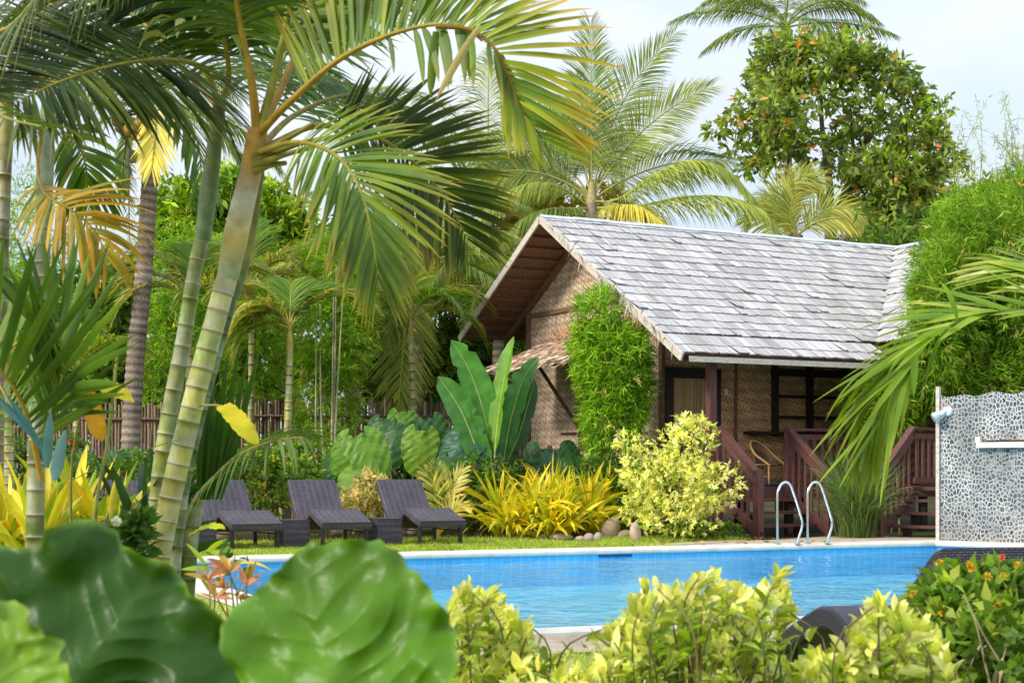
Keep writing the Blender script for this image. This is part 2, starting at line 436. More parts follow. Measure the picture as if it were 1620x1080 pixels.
def pebble_mat():
    m, nt, out = newmat('pebble_wall'); N = NT(nt)
    uv = N('UVMap').outputs[0]
    nz = N('TexNoise', {'Vector': uv, 'Scale': 5.0, 'Detail': 2.0}).outputs['Color']
    w = mixc(N, .06, uv, nz, 'ADD') if False else N('VectorMath', {0: nz, 'Scale': .09}, operation='SCALE').outputs[0]
    co = N('VectorMath', {0: uv, 1: w}, operation='ADD').outputs[0]
    mp = N('Mapping', {'Vector': co, 'Scale': (1.25, 1, 1)}).outputs[0]
    ve = N('TexVoronoi', {'Vector': mp, 'Scale': 13.5, 'Randomness': .9}, feature='DISTANCE_TO_EDGE', voronoi_dimensions='2D').outputs['Distance']
    vc = N('TexVoronoi', {'Vector': mp, 'Scale': 13.5, 'Randomness': .9}, feature='F1', voronoi_dimensions='2D').outputs['Color']
    s = N('SeparateColor', {'Color': vc}).outputs[0]
    pc = ramp(N, s, [(0, (.035, .045, .06)), (.3, (.085, .10, .12)), (.55, (.16, .17, .175)), (.75, (.065, .09, .12)), (.9, (.26, .255, .24)), (1, (.32, .26, .21))])
    dn = N('TexNoise', {'Vector': uv, 'Scale': 1.1, 'Detail': 4.0}).outputs['Fac']
    gr = ramp(N, dn, [(.35, (.36, .36, .33)), (.6, (.68, .66, .60))])
    fac = ramp(N, ve, [(.085, 0.0), (.15, 1.0)])
    c = mixc(N, fac, gr, pc)
    st = N('TexNoise', {'Vector': N('Mapping', {'Vector': uv, 'Scale': (1.6, .55, 1)}).outputs[0], 'Scale': 1.5, 'Detail': 5.0, 'Roughness': .6}).outputs['Fac']
    c = N('VectorMath', {0: c, 'Scale': N('MapRange', {'Value': st, 'From Min': .32, 'From Max': .62, 'To Min': .72, 'To Max': 1.12}).outputs[0]}, operation='SCALE').outputs[0]
    pb = N('BsdfPrincipled', {'Base Color': c, 'Roughness': .6})
    bp = N('Bump', {'Height': fac, 'Strength': .5, 'Distance': .015}).outputs[0]
    nt.links.new(bp, pb.inputs['Normal']); nt.links.new(pb.outputs[0], out.inputs[0]); return m
M['pebble'] = pebble_mat()

def ear_mat(name, spec=.24, rough=.38):
    """big crinkled leaf: colour attribute, pale ribs from the uv (angle, radius)"""
    m, nt, out = newmat(name); N = NT(nt)
    at = N('Attribute', attribute_name='Col').outputs['Color']
    pos = N('NewGeometry').outputs['Position']
    n1 = N('TexNoise', {'Vector': pos, 'Scale': 7.0, 'Detail': 3.0}).outputs['Fac']
    f = N('MapRange', {'Value': n1, 'From Min': .3, 'From Max': .7, 'To Min': .75, 'To Max': 1.25}).outputs[0]
    sc = N('VectorMath', {0: at, 'Scale': f}, operation='SCALE').outputs[0]
    pb = N('BsdfPrincipled', {'Base Color': sc, 'Roughness': rough, 'Specular IOR Level': spec})
    n2 = N('TexNoise', {'Vector': pos, 'Scale': 34.0, 'Detail': 2.0}).outputs['Fac']
    bp = N('Bump', {'Height': n2, 'Strength': .3, 'Distance': .01}).outputs[0]
    nt.links.new(bp, pb.inputs['Normal'])
    tr = N('BsdfTranslucent', {'Color': N('VectorMath', {0: sc, 1: (1.3, 1.3, .5)}, operation='MULTIPLY').outputs[0]})
    mx = N('MixShader', {0: .22, 1: pb.outputs[0], 2: tr.outputs[0]})
    nt.links.new(mx.outputs[0], out.inputs[0]); return m
M['ear'] = ear_mat('elephant_ear_leaf')
# ------------------------------------------------------------------ ground, pool, paving
PU0, PU1, PV0, PV1 = 3.43, 16.55, 10.22, 20.38
WD = nrm(A(.78, -.63, 0))                       # direction of the pebble wall
C0 = UV2W(PU0, PV0); C1 = UV2W(PU0, PV1); C2 = UV2W(PU1, PV1)
tt = np.linalg.solve(np.stack([WD[:2], -PU[:2]], 1), (UV2W(0, PV0) - C2)[:2])
C3 = C2 + WD * tt[0]
WATER_Z = -.10
def ring(m, inner, outer, z, col=(.5, .5, .5), mat=0):
    n = len(inner)
    for i in range(n):
        j = (i + 1) % n
        q = [inner[i], outer[i], outer[j], inner[j]]
        q = [A(p[0], p[1], z) for p in q]
        m.add(q, BOXF, col, mat, [[p[0], p[1]] for p in q])
inner = [C0, C1, C2, C3]
def offset(poly, d):
    n = len(poly); out = []
    for i in range(n):
        p, a, b = poly[i], poly[i - 1], poly[(i + 1) % n]
        e1 = nrm((p - a)[:2]); e2 = nrm((b - p)[:2])
        n1 = A(-e1[1], e1[0]); n2 = A(-e2[1], e2[0])      # outward for clockwise
        k = (n1 + n2) / (1 + n1 @ n2)
        out.append(A(p[0] + k[0] * d, p[1] + k[1] * d, 0))
    return out
hole = offset(inner, .02)
m = Mesh(); big = [A(-900, -100, 0), A(-900, 1500, 0), A(900, 1500, 0), A(900, -100, 0)]
ring(m, hole, big, 0.0)
tag(m.build('ground', M['soil'], smooth=False), kind='structure')
# pool shell
m = Mesh(); dep = -.5
for i in range(4):
    p, q = inner[i], inner[(i + 1) % 4]
    m.add([A(p[0], p[1], .0), A(q[0], q[1], .0), A(q[0], q[1], dep), A(p[0], p[1], dep)], BOXF)
m.add([A(p[0], p[1], dep) for p in inner], BOXF)
tag(m.build('pool', M['pool'], smooth=False), kind='structure')
m = Mesh()
m.add([A(p[0], p[1], WATER_Z) for p in inner], BOXF)
tag(m.build('water', M['water'], smooth=False), kind='structure')
# coping with a rounded lip, as a swept profile
m = Mesh()
prof = [(-.05, -.045), (-.062, -.02), (-.058, .008), (-.04, .03), (-.01, .04), (.30, .042), (.33, .036), (.335, -.02)]
rings_ = [[p + A(0, 0, z) for p in offset(inner, d)] for d, z in prof]
for k in range(len(prof) - 1):
    for i in range(4):
        j = (i + 1) % 4
        a, b, c, d = rings_[k][i], rings_[k][j], rings_[k + 1][j], rings_[k + 1][i]
        m.add([a, b, c, d], BOXF)
tag(m.build('pool_coping', M['coping'], smooth=False), kind='structure')
# paving: far strip by the ladder, near strip
def strip(m, a0, a1, b0, b1, z):
    polysheet(m, [UV2W(a0, b0), UV2W(a1, b0), UV2W(a1, b1), UV2W(a0, b1)], z)
m = Mesh()
q = [G(985, 869), G(1020, 863.5), G(1130, 856), G(1215, 855.6), G(1300, 850), G(1420, 849), G(1500, 851), UV2W(18.4, 20.64), UV2W(PU0 + 7, 20.64)]
polysheet(m, q[::-1], .02)
tag(m.build('paving', M['paving'], smooth=False), kind='structure')
m = Mesh(); strip(m, 3.0, 22, 8.95, 9.95, .012)
tag(m.build('poolside_path', M['paving'], smooth=False), kind='structure')
# lawn sheets
m = Mesh(); polysheet(m, [UV2W(-8, 20.68), UV2W(14.0, 20.68), UV2W(14.3, 22.9), UV2W(9, 25.6), UV2W(-8, 25.6)], .006)
polysheet(m, [UV2W(-6, 2), UV2W(24, 2), UV2W(24, 8.97), UV2W(-6, 8.97)], .006)
polysheet(m, [UV2W(-9, 9.0), UV2W(3.06, 9.0), UV2W(3.06, 20.6), UV2W(-9, 20.6)], .006)
tag(m.build('lawn', M['lawn'], smooth=False), kind='structure')
# grass blades
m = Mesh()
def blades(n, a0, a1, b0, b1, h, zoff=0):
    a = RNG.uniform(a0, a1, n); b = RNG.uniform(b0, b1, n)
    p = a[:, None] * PU + b[:, None] * PV
    d = nrm(RNG.normal(size=(n, 3)) * A(.6, .6, .2) + Z)
    c = pick([((.23, .34, .04), 3), ((.34, .40, .07), 2.2), ((.42, .38, .12), 1.2), ((.14, .23, .03), 1)], n, .2)
    rhombs(m, p, d, h * (1 + .4 * RNG.normal(size=n)).clip(.3, 2), .012, c, fold=.1, at=.3)
blades(60000, -1, 12.0, 20.74, 23.2, .045); blades(30000, -6, 11.0, 23.0, 25.2, .06)
blades(7000, 11.5, 14.2, 22.3, 23.6, .07)
blades(9000, 3, 14, 7.9, 9.0, .05); blades(14000, -3, 3.0, 10, 21, .06)
tag(m.build('lawn_grass', M['grassblade'], smooth=False), 'short mown green lawn grass with dry yellow patches along the pool', 'grass', kind='stuff')

# skimmer opening in the far pool wall
t = None
m = Mesh(); p = G(992, 877, -.04) * A(1, 1, 0) + A(0, 0, -.05); p = UV2W(p @ PU, PV1 - .012, -.05)
obox(m, p, PU * .28, PV * .006, Z * .045)
o = m.build('skimmer', surf_mat('skimmer_blue', (.01, .12, .30), .5, .4, 5, .1, bump=0), None, False, p)
tag(o, 'narrow dark blue skimmer slot in the far pool wall', 'pool skimmer')

# ------------------------------------------------------------------ pool ladder
base = G(1231, 860.5, .042)
t = thing('pool_handrails', 'pair of curved stainless steel handrails on the far pool edge', 'handrail', A(base[0], base[1], .042))
D = nrm(PU * .97 - PV * .12)
for k in range(2):
    o0 = base + PU * (.57 * k) + PV * .02; o0[2] = .042
    path = [o0, o0 + Z * .74, o0 + D * .02 + Z * .86, o0 + D * .07 + Z * .95, o0 + D * .145 + Z * .985, o0 + D * .215 + Z * .95, o0 + D * .27 + Z * .84, o0 + D * .40 + Z * .47, o0 + D * .432 + Z * .36,
            o0 + D * .425 + Z * .25, o0 + D * .37 + Z * .09, o0 + D * .345]
    m = Mesh(); tube(m, catmull(path, 70), .020, 10)
    r = m.build('handrail', M['steel'], t)
    for q in (path[0], path[-1]):
        m = Mesh(); tube(m, [q - Z * .004, q + Z * .018], .052, 14)
        m.build('flange', M['steel'], r)

# ------------------------------------------------------------------ pebble wall with spout, lamp, pole, pipe
w0 = C2 + A(.03, .05, 0) + nrm(A(-WD[1], WD[0], 0)) * .18
HW = 2.47
t = thing('pebble_wall', 'freestanding wall faced with grey and blue pebbles at the right end of the pool', 'wall', w0)
WN = A(WD[1], -WD[0], 0)          # faces the camera
if WN[1] > 0: WN = -WN
m = Mesh()
n = 26; L = 3.4
tops = HW + .02 * RNG.normal(size=n + 1)
xs = np.linspace(0, L, n + 1)
fr, bk = [w0 + WD * x for x in xs], [w0 + WD * x - WN * .3 for x in xs]
for i in range(n):
    z0, z1 = tops[i], tops[i + 1]
    a, b = fr[i], fr[i + 1]; c, d = bk[i + 1], bk[i]
    m.add([a, b, b + Z * z1, a + Z * z0], BOXF, uv=[[xs[i], 0], [xs[i + 1], 0], [xs[i + 1], z1], [xs[i], z0]])
    m.add([a + Z * z0, b + Z * z1, c + Z * z1, d + Z * z0], BOXF, uv=[[xs[i], z0], [xs[i + 1], z1], [xs[i + 1], z1 + .3], [xs[i], z0 + .3]])
    m.add([c, d, d + Z * z0, c + Z * z1], BOXF, uv=[[xs[i], 0], [xs[i + 1], 0], [xs[i + 1], z1], [xs[i], z0]])
m.add([bk[0], fr[0], fr[0] + Z * tops[0], bk[0] + Z * tops[0]], BOXF, uv=[[0, 0], [.3, 0], [.3, 2.4], [0, 2.4]])
m.build('wall_face', M['pebble'], t, False)
m = Mesh()
s0 = w0 + WD * .66 + Z * 1.66
obox(m, s0 + WD * 1.2 + WN * .05 - Z * .03, WD * 1.2, WN * .06, Z * .045)
obox(m, s0 + WD * .03 + WN * .06 + Z * .06, WD * .04, WN * .05, Z * .05)
m.build('spout_ledge', M['coping'], t, False)
m = Mesh(); obox(m, s0 + WD * 1.28 + WN * .006 + Z * .032, WD * 1.14, WN * .012, Z * .016)
m.build('spout_slot', M['wood_dark'], t, False)
m = Mesh()
beam(m, w0 - WD * .035 + WN * .0, w0 - WD * .035 + Z * 2.62, .06, .08, up=WN)
p = m.build('wall_post', M['wood_grey'], None, False, w0 - WD * .035)
tag(p, 'thin weathered post against the left edge of the pebble wall', 'post')
# lamp
lp = w0 + WD * .14 + WN * .02 + Z * 2.20
t = thing('floodlight', 'small white floodlight fixed near the top left of the pebble wall', 'lamp', lp)
m = Mesh(); tube(m, [lp - WN * .02, lp + WN * .01, lp + WN * .035], [.085, .085, .06], 18); m.build('wall_plate', M['white'], t)
d = nrm(-WD * .75 + WN * .6 - Z * .62)
m = Mesh(); q = lp + WN * .05 - WD * .03
tube(m, [lp + WN * .02, q, q + d * .05], [.025, .03, .04], 12)
tube(m, [q + d * .03, q + d * .10], [.045, .05], 14); m.build('lamp_holder', M['white'], t)
m = Mesh(); tube(m, [q + d * .10, q + d * .15, q + d * .20, q + d * .225], [.05, .085, .092, .08], 18); m.build('lamp_bulb', M['glass'], t)
# bent pipe above the wall
pp = w0 + WD * 1.62 - WN * .15
m = Mesh(); tube(m, [pp + Z * 2.3, pp + Z * 2.64, pp + Z * 2.68 + WD * .03, pp + Z * 2.685 + WD * .08, pp + Z * 2.67 + WD * 1.2], .042, 10)
tag(m.build('water_pipe', M['pipe'], None, True, pp + Z * 2.3), 'bent beige pipe rising over the top of the pebble wall', 'pipe')

# ------------------------------------------------------------------ bamboo fence
def bamboo_fence(x0, x1, Y0, Y1, top, label, step=.075):
    a, b = GX(x0, Y0), GX(x1, Y1)
    t = thing('bamboo_fence', label, 'fence', a)
    n = int(np.linalg.norm(b - a) / step); m = Mesh()
    for i in range(n):
        p = a + (b - a) * (i + .5) / n + A(0, RNG.normal() * .02, 0)
        h = top + RNG.normal() * .06; r = RNG.uniform(.026, .042)
        c = pick([((.34, .225, .15), 3), ((.22, .14, .10), 3), ((.44, .31, .21), 1.5), ((.12, .075, .055), 1.0)], 1, .15)[0]
        zs = np.linspace(0, h, 9); rr = r * (1 + .0 * zs)
        tube(m, [p + Z * z + A(RNG.normal() * .006, 0, 0) for z in zs], rr, 5, c)
    m.build('bamboo_pole_row', M['fence'], t)
    for z in (.6, top * .55, top - .35):
        m = Mesh(); tube(m, [a + Z * z - A(0, .06, 0), b + Z * z - A(0, .06, 0)], .035, 6, (.16, .10, .07)); m.build('fence_rail', M['fence'], t)
    return t
bamboo_fence(-420, 300, 34.8, 34.2, 2.72, 'tall fence of upright bamboo poles behind the yellow strap-leaf plants on the left')
bamboo_fence(300, 838, 34.2, 35.3, 2.80, 'tall fence of upright bamboo poles running from the small areca palm to the cottage')
# ------------------------------------------------------------------ the cottage
EB = A(3.02, 27.0, 0)
def H(a, b, z=0.0): return EB + a * U + b * V + z * Z
RB, RZ, FZ, BB = 5.21, 6.51, 3.315, 9.04
SLF = (RZ - FZ) / RB; SLB = .567
def roofz(b): return RZ - SLF * (RB - b) if b <= RB else RZ - SLB * (b - RB)
M['lining'] = surf_mat('roof_lining', (.30, .17, .10), .8, .2, 14, .45, (1, 1, 1), .3)
house = thing('bamboo_cottage', 'bamboo cottage with woven walls and grey shingle roof raised on a dark wood porch', 'house', H(5, 4, 0))

# --- roof: shingle courses laid one over another
SHC = [((.51, .49, .485), 3), ((.47, .45, .445), 2.5), ((.55, .53, .525), 2), ((.42, .395, .39), 1.0), ((.49, .45, .42), 1), ((.36, .33, .32), .2)]
def shingles(m, origin, xdir, down, nvec, length, run, lim=None, course=.345, seed=3):
    """courses from the eave upwards; xdir along the eave, down = unit vector down the slope"""
    n = int(math.ceil(run / course))
    for k in range(n):
        d1 = run - k * course + (.03 * RNG.normal()); d0 = max(0, d1 - course * 1.25)   # distances from ridge
        x = 0.0
        x = -RNG.uniform(0, .2)
        lo, hi = (0, length) if lim is None else lim(d1)
        x += lo
        while x < hi:
            w = RNG.uniform(.09, .25)
            x1 = min(x + w, hi); x0 = max(x, lo)
            if x1 - x0 > .02:
                c = pick(SHC, 1, .10)[0]
                e = d1 + RNG.normal() * .012; lift = .013 + .008 * RNG.random() + (.03 * RNG.random() if RNG.random() < .08 else 0)
                sk = RNG.normal() * .012
                p = lambda X, D, h: origin + xdir * X + down * D + nvec * h
                g = .004
                v = [p(x0 + g, d0, .004), p(x1 - g, d0, .004), p(x1 - g, e + sk, lift + .012), p(x0 + g, e - sk, lift + .012)]
                u0 = RNG.random() * 9
                uv = [[u0, d0], [u0 + x1 - x0, d0], [u0 + x1 - x0, e], [u0, e]]
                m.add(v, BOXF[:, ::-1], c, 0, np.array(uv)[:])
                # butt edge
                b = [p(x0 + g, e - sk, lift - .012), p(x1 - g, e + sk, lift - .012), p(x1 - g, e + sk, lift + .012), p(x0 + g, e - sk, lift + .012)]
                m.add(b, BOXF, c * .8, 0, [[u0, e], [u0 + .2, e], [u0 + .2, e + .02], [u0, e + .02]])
            x += w
RL = 9.6
m = Mesh()
dF = nrm(-V * RB - Z * (RZ - FZ)); runF = math.hypot(RB, RZ - FZ)
nF = nrm(np.cross(U, -dF)); nF = nF if nF[2] > 0 else -nF
# the valley: the wing roof cuts the front slope from (a=9.6 at ridge) to lower a further down
cosF = RB / runF
VK = 1.0
shingles(m, H(0, RB, RZ), U, dF, nF, RL, runF, lim=lambda d: (-.02 - .0 * d, RL - VK * d * cosF + .22))
dB = nrm(V * (BB - RB) - Z * SLB * (BB - RB)); runB = math.hypot(BB - RB, SLB * (BB - RB))
nB = nrm(np.cross(U, dB)); nB = nB if nB[2] > 0 else -nB
shingles(m, H(0, RB, RZ), U, dB, nB, RL + 6, runB)
roof = m.build('roof', M['shingle'], house, False)
# wing: ridge runs towards the pool from the end of the main ridge
m = Mesh()
WL = 5.6; WR = 4.6
sW = SLF
runW = math.hypot(WR, WR * sW)
dW = nrm(-U * WR - Z * WR * sW); nW = nrm(-U * sW + Z)
shingles(m, H(RL, RB, RZ), -V, dW, nW, WL, runW, lim=lambda d: (max(0, d * WR / runW - .22), WL))
dW2 = nrm(U * WR - Z * WR * sW); nW2 = nrm(U * sW + Z)
shingles(m, H(RL, RB, RZ), -V, dW2, nW2, WL, runW)
m.build('roof', M['shingle'], house, False)
# ridge caps
m = Mesh()
def cap(m, p0, p1, n1, n2, w=.14):
    s1 = nrm(np.cross(p1 - p0, n1)); s1 = s1 if s1[2] < 0 else -s1
    s2 = nrm(np.cross(p1 - p0, n2)); s2 = s2 if s2[2] < 0 else -s2
    up = Z * .035
    for s, n in ((s1, n1), (s2, n2)):
        a, b = p0 + up, p1 + up
        m.add([a, b, b + s * w + n * .01, a + s * w + n * .01], BOXF)
        m.add([a + s * w + n * .01, b + s * w + n * .01, b + s * w - n * .02, a + s * w - n * .02], BOXF)
N_ = 12
for i in range(N_):
    cap(m, H(-.04 + (RL + .04) * i / N_, RB, RZ + .012 * (i % 2)), H((RL) * (i + 1.05) / N_, RB, RZ + .012 * (i % 2)), nF, nB)
for i in range(6):
    cap(m, H(RL, RB - WL * i / 6, RZ + .01 * (i % 2)), H(RL, RB - WL * (i + 1.05) / 6, RZ + .01 * (i % 2)), nW, nW2)
m.build('ridge_cap', M['white_metal'], roof, False)
# underside: deck boards + purlins + rafters
m = Mesh()
UL = 9.3
def under(m, z):
    a0, a1 = .03, UL
    q = [H(a0, RB, RZ - z), H(a1, RB, RZ - z)]
    m.add([H(a0, .05, roofz(.05) - z), H(5.4, .05, roofz(.05) - z), H(a1, 4.2, roofz(4.2) - z), H(a1, RB, RZ - z), H(a0, RB, RZ - z)], [[0, 1, 2, 3, 4]])
    m.add([H(a0, RB, RZ - z), H(a1 + 5, RB, RZ - z), H(a1 + 5, BB - .05, roofz(BB) - z), H(a0, BB - .05, roofz(BB) - z)], BOXF)
under(m, .03)
m.build('roof_lining', M['wood_brown'], roof, False)
for i in range(12):
    b = RB + .18 + (BB - RB - .26) * i / 11
    m = Mesh(); p0, p1 = H(.02, b, roofz(b) - .075), H(3.2, b, roofz(b) - .075)
    beam(m, p0, p1, .085, .06, up=nB); m.build('purlin', M['wood_brown'], roof, False)
for i in range(16):
    b = .15 + (RB - .3) * i / 15
    m = Mesh(); beam(m, H(.02, b, roofz(b) - .075), H(min(9.0, 4.6 + b), b, roofz(b) - .075), .085, .06, up=nF); m.build('purlin', M['wood_brown'], roof, False)
# barge boards and the rafter in the gable plane
m = Mesh()
beam(m, H(-.03, RB, RZ - .06), H(-.03, BB + .05, roofz(BB) - .10), .04, .15, up=nB)
m.build('barge_board', M['wood_grey'], roof, False)
m = Mesh()
beam(m, H(-.03, RB, RZ - .06), H(-.03, -.06, FZ - .09), .04, .15, up=nF)
m.build('barge_board', M['wood_grey'], roof, False)
m = Mesh()
beam(m, H(1.10, RB, RZ - .20), H(1.10, BB - .1, roofz(BB - .1) - .16), .09, .15, up=nB, mat=0)
beam(m, H(1.10, RB, RZ - .20), H(1.10, 0.1, roofz(.1) - .16), .09, .15, up=nF)
m.build('rafter', M['wood_brown'], roof, False)
# ragged loose strips along the front barge
m = Mesh(); n = 46
bs = RNG.uniform(.2, RB - .3, n)
pos = np.array([H(-.05, b, roofz(b) + .02) for b in bs])
straps(m, pos, nrm(-U * .3 + dF * .7 + RNG.normal(size=(n, 3)) * .25), RNG.uniform(.15, .5, n), .03, pick([((.42, .36, .3), 1), ((.3, .24, .18), 1)], n), bend=1.2, rows=4)
m.build('frayed_edge', M['thatch'], roof, False)
# gutter board under the front eave
m = Mesh(); beam(m, H(.12, -.07, 3.20), H(4.6, -.07, 3.20), .04, .10); m.build('gutter_board', M['wood_grey'], house, False)
m = Mesh(); beam(m, H(.1, .22, 3.26), H(5.2, .22, 3.26), .08, .14); beam(m, H(.1, .52, 3.36), H(5.2, .52, 3.36), .12, .16); m.build('eave_beam', M['wood_dark'], house, False)

# --- gable wall (faces left), woven
GA, GB0, GB1 = 1.13, 2.30, 7.83
wall_t = .10
DK = .91
m = Mesh()
def wallpoly(m, pts, to_uv, mat=0):
    m.add(pts, [list(range(len(pts)))], uv=[to_uv(p) for p in pts], mat=mat)
guv = lambda p: [float((p - EB) @ V), p[2]]
zt = lambda b: roofz(b) - .10
SPLIT = 5.05
# lower panel with a window opening b 4.05-5.45? z 1.98-3.05
wb0, wb1, wz0, wz1 = 3.15, 5.02, 2.02, 3.42
def rect(b0, b1, z0, z1): wallpoly(m, [H(GA, b0, z0), H(GA, b0, z1), H(GA, b1, z1), H(GA, b1, z0)], guv)
LOWT = SPLIT - .35
rect(GB0, wb0, .5, min(LOWT, zt(GB0))); rect(wb1, GB1, .5, LOWT); rect(wb0, wb1, .5, wz0); rect(wb0, wb1, wz1, LOWT)
wallpoly(m, [H(GA, GB0, zt(GB0)), H(GA, GB0, zt(GB0) - .01), H(GA, GB1, LOWT), H(GA, GB1, zt(GB1))][::-1] if False else [H(GA, GB0, LOWT) if zt(GB0) > LOWT else H(GA, GB0, zt(GB0)), H(GA, 4.3, zt(4.3)), H(GA, RB, zt(RB)), H(GA, GB1, zt(GB1)), H(GA, GB1, LOWT)], guv)
gw = m.build('gable_wall', M['amakan'], house, False)
m = Mesh()
beam(m, H(GA - .03, 3.2, LOWT), H(GA - .03, GB1, LOWT), .05, .09, up=Z); m.build('wall_batten', M['wood_brown'], gw, False)
m = Mesh(); beam(m, H(GA - .03, GB1 - .02, .4), H(GA - .03, GB1 - .02, zt(GB1)), .13, .07, up=U); m.build('corner_post', M['wood_brown'], gw, False)
m = Mesh(); beam(m, H(GA - .03, GB0 + .02, .4), H(GA - .03, GB0 + .02, zt(GB0)), .13, .07, up=U); m.build('corner_post', M['wood_brown'], gw, False)
m = Mesh(); beam(m, H(GA - .03, GB0, 1.68), H(GA - .03, GB1 - .1, 1.68), .05, .05, up=Z); m.build('wall_batten', M['wood_brown'], gw, False)
m = Mesh(); beam(m, H(GA - .02, GB0, .45), H(GA - .02, GB1, .45), .14, .2, up=Z); m.build('sill_beam', M['wood_dark'], gw, False)
# side window
win = Mesh(); W_ = H
for b in (wb0, wb1): beam(win, H(GA - .02, b, wz0), H(GA - .02, b, wz1), .07, .09, up=U)
for z in (wz0, wz1): beam(win, H(GA - .02, wb0, z), H(GA - .02, wb1, z), .07, .07, up=U)
window = win.build('window', M['wood_dark'], house, False)
m = Mesh(); beam(m, H(GA - .02, wb1 - .78, wz0), H(GA - .02, wb1 - .78, wz1), .04, .05, up=U); beam(m, H(GA - .02, wb0, wz0 + .75), H(GA - .02, wb1, wz0 + .75), .04, .04, up=U); m.build('window_bar', M['wood_dark'], window, False)
m = Mesh(); obox(m, H(GA + .06, (wb0 + wb1) / 2, (wz0 + wz1) / 2), U * .01, V * (wb1 - wb0) / 2, Z * (wz1 - wz0) / 2); m.build('woven_panel', M['amakan_dark'], window, False)
m = Mesh(); obox(m, H(GA - .22, (wb0 + wb1) / 2 + .35, wz0 - .03), U * .22, V * (wb1 - wb0) / 2 * 1.25, Z * .028); m.build('sill', M['wood_dark'], window, False)
# thatched awning over the side window
aw = thing_aw = None
m = Mesh()
b0, b1, zi, zo, out = 3.0, 6.55, 4.02, 3.44, 1.62
def awp(x, s, h=0): # x 0..1 from wall outwards, s 0..1 along b
    zz = zi + (zo - zi) * x - .10 * x * x; return H(GA - .05 - out * x, b0 + (b1 - b0) * s, zz + h)
g = np.array([[awp(x, s) for s in np.linspace(0, 1, 8)] for x in np.linspace(0, 1, 6)])
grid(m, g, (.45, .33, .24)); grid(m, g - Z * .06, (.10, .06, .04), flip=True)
n = 2600
x = RNG.random(n); s = RNG.random(n)
pos = np.array([awp(a, b, .015 + .03 * RNG.random()) for a, b in zip(x, s)])
dd = nrm(-U * out + Z * (zo - zi))
straps(m, pos, nrm(dd + RNG.normal(size=(n, 3)) * A(.22, .22, .10)), RNG.uniform(.18, .42, n), RNG.uniform(.03, .06, n),
       pick([((.74, .57, .43), 3), ((.85, .70, .57), 2), ((.50, .35, .24), 1.5), ((.7, .45, .24), .7)], n, .15), bend=.25, rows=3)
n = 130; s = RNG.random(n)
straps(m, np.array([awp(.02, b, .02) for b in s]), nrm(Z * .8 - U * .35 + RNG.normal(size=(n, 3)) * .3), RNG.uniform(.2, .5, n), .035, pick([((.75, .46, .25), 1), ((.62, .42, .26), 1)], n), bend=.6, rows=4)
awn = m.build('awning', M['thatch'], house, False)
for s in (.18, .93):
    m = Mesh(); beam(m, awp(.42, s, -.1), H(GA - .05, b0 + (b1 - b0) * s - .9 * (1 if s > .5 else -.2), wz0 + .02), .06, .06, up=V); m.build('brace', M['wood_brown'], awn, False)

# --- front wall behind the porch, woven, with door and window
fuv = lambda p: [float((p - EB) @ U), p[2]]
d0, d1, dz = 1.42, 2.02, 2.98       # door opening
m = Mesh()
A1 = 7.6
def frect(a0, a1, z0, z1): wallpoly(m, [H(a0, GB0, z0), H(a1, GB0, z0), H(a1, GB0, z1), H(a0, GB0, z1)], fuv)
ZT = 4.6
def ap(px):   # a on the front wall for a pixel column
    k = (px - CX) / F; o = H(0, GB0); return (k * o[1] - o[0]) / (U[0] - k * U[1])
d0, d1 = ap(1064), ap(1113)
w0_, w1_ = ap(1228), ap(1345)
frect(GA, d0, DK, ZT); frect(d0, d1, dz + .12, ZT); frect(d1, w0_, DK, ZT); frect(w0_, w1_, DK, DK + 1.02); frect(w1_, A1, DK, ZT); frect(w0_, w1_, 3.1, ZT)
fw = m.build('front_wall', M['amakan_dark'], house, False)
m = Mesh(); beam(m, H(ap(1163), GB0 - .02, DK), H(ap(1163), GB0 - .02, 3.4), .05, .06, up=V, col=(.5, .5, .5)); m.build('wall_batten', M['wood_brown'], fw, False)
m = Mesh(); obox(m, H(ap(1147), GB0 - .03, 2.78), U * .035, V * .015, Z * .06); m.build('light_switch', M['white'], fw, False)
door = Mesh()
for a in (ap(1056), ap(1131)):
    beam(door, H(a, GB0 - .03, DK), H(a, GB0 - .03, dz + .2), .17, .12, up=V)
beam(door, H(ap(1052), GB0 - .03, dz + .14), H(ap(1137), GB0 - .03, dz + .14), .12, .2, up=Z)
door = door.build('door', M['wood_dark'], house, False)
m = Mesh(); n = 34
for i in range(n):
    a = d0 + (ap(1123) - d0) * (i + .5) / n
    c = pick([((.62, .41, .20), 3), ((.50, .31, .15), 2), ((.34, .20, .10), 1)], 1, .12)[0]
    tube(m, [H(a, GB0 - .01, DK + .05), H(a, GB0 - .01, dz + .05)], .014, 5, c)
obox(m, H((d0 + ap(1123)) / 2, GB0 + .02, (DK + dz) / 2), U * (ap(1123) - d0) / 2, V * .01, Z * (dz - DK) / 2, (.12, .07, .04))
m.build('door_panel', M['slat'], door, False)
win = Mesh()
for px in (1224, 1279, 1345): beam(win, H(ap(px), GB0 - .04, DK + 1.0), H(ap(px), GB0 - .04, 3.35), .13, .10, up=V)
beam(win, H(ap(1219), GB0 - .035, 3.2), H(ap(1350), GB0 - .035, 3.2), .09, .14, up=Z)
window = win.build('window', M['wood_dark'], house, False)
m = Mesh()
for z in (2.72, 2.30): beam(m, H(ap(1224), GB0 - .045, z), H(ap(1345), GB0 - .045, z), .05, .06, up=Z)
m.build('window_bar', M['wood_dark'], window, False)
m = Mesh(); wallpoly(m, [H(w0_, GB0 + .03, DK + 1), H(w1_, GB0 + .03, DK + 1), H(w1_, GB0 + .03, 3.2), H(w0_, GB0 + .03, 3.2)], fuv); m.build('woven_panel', M['amakan_dark'], window, False)
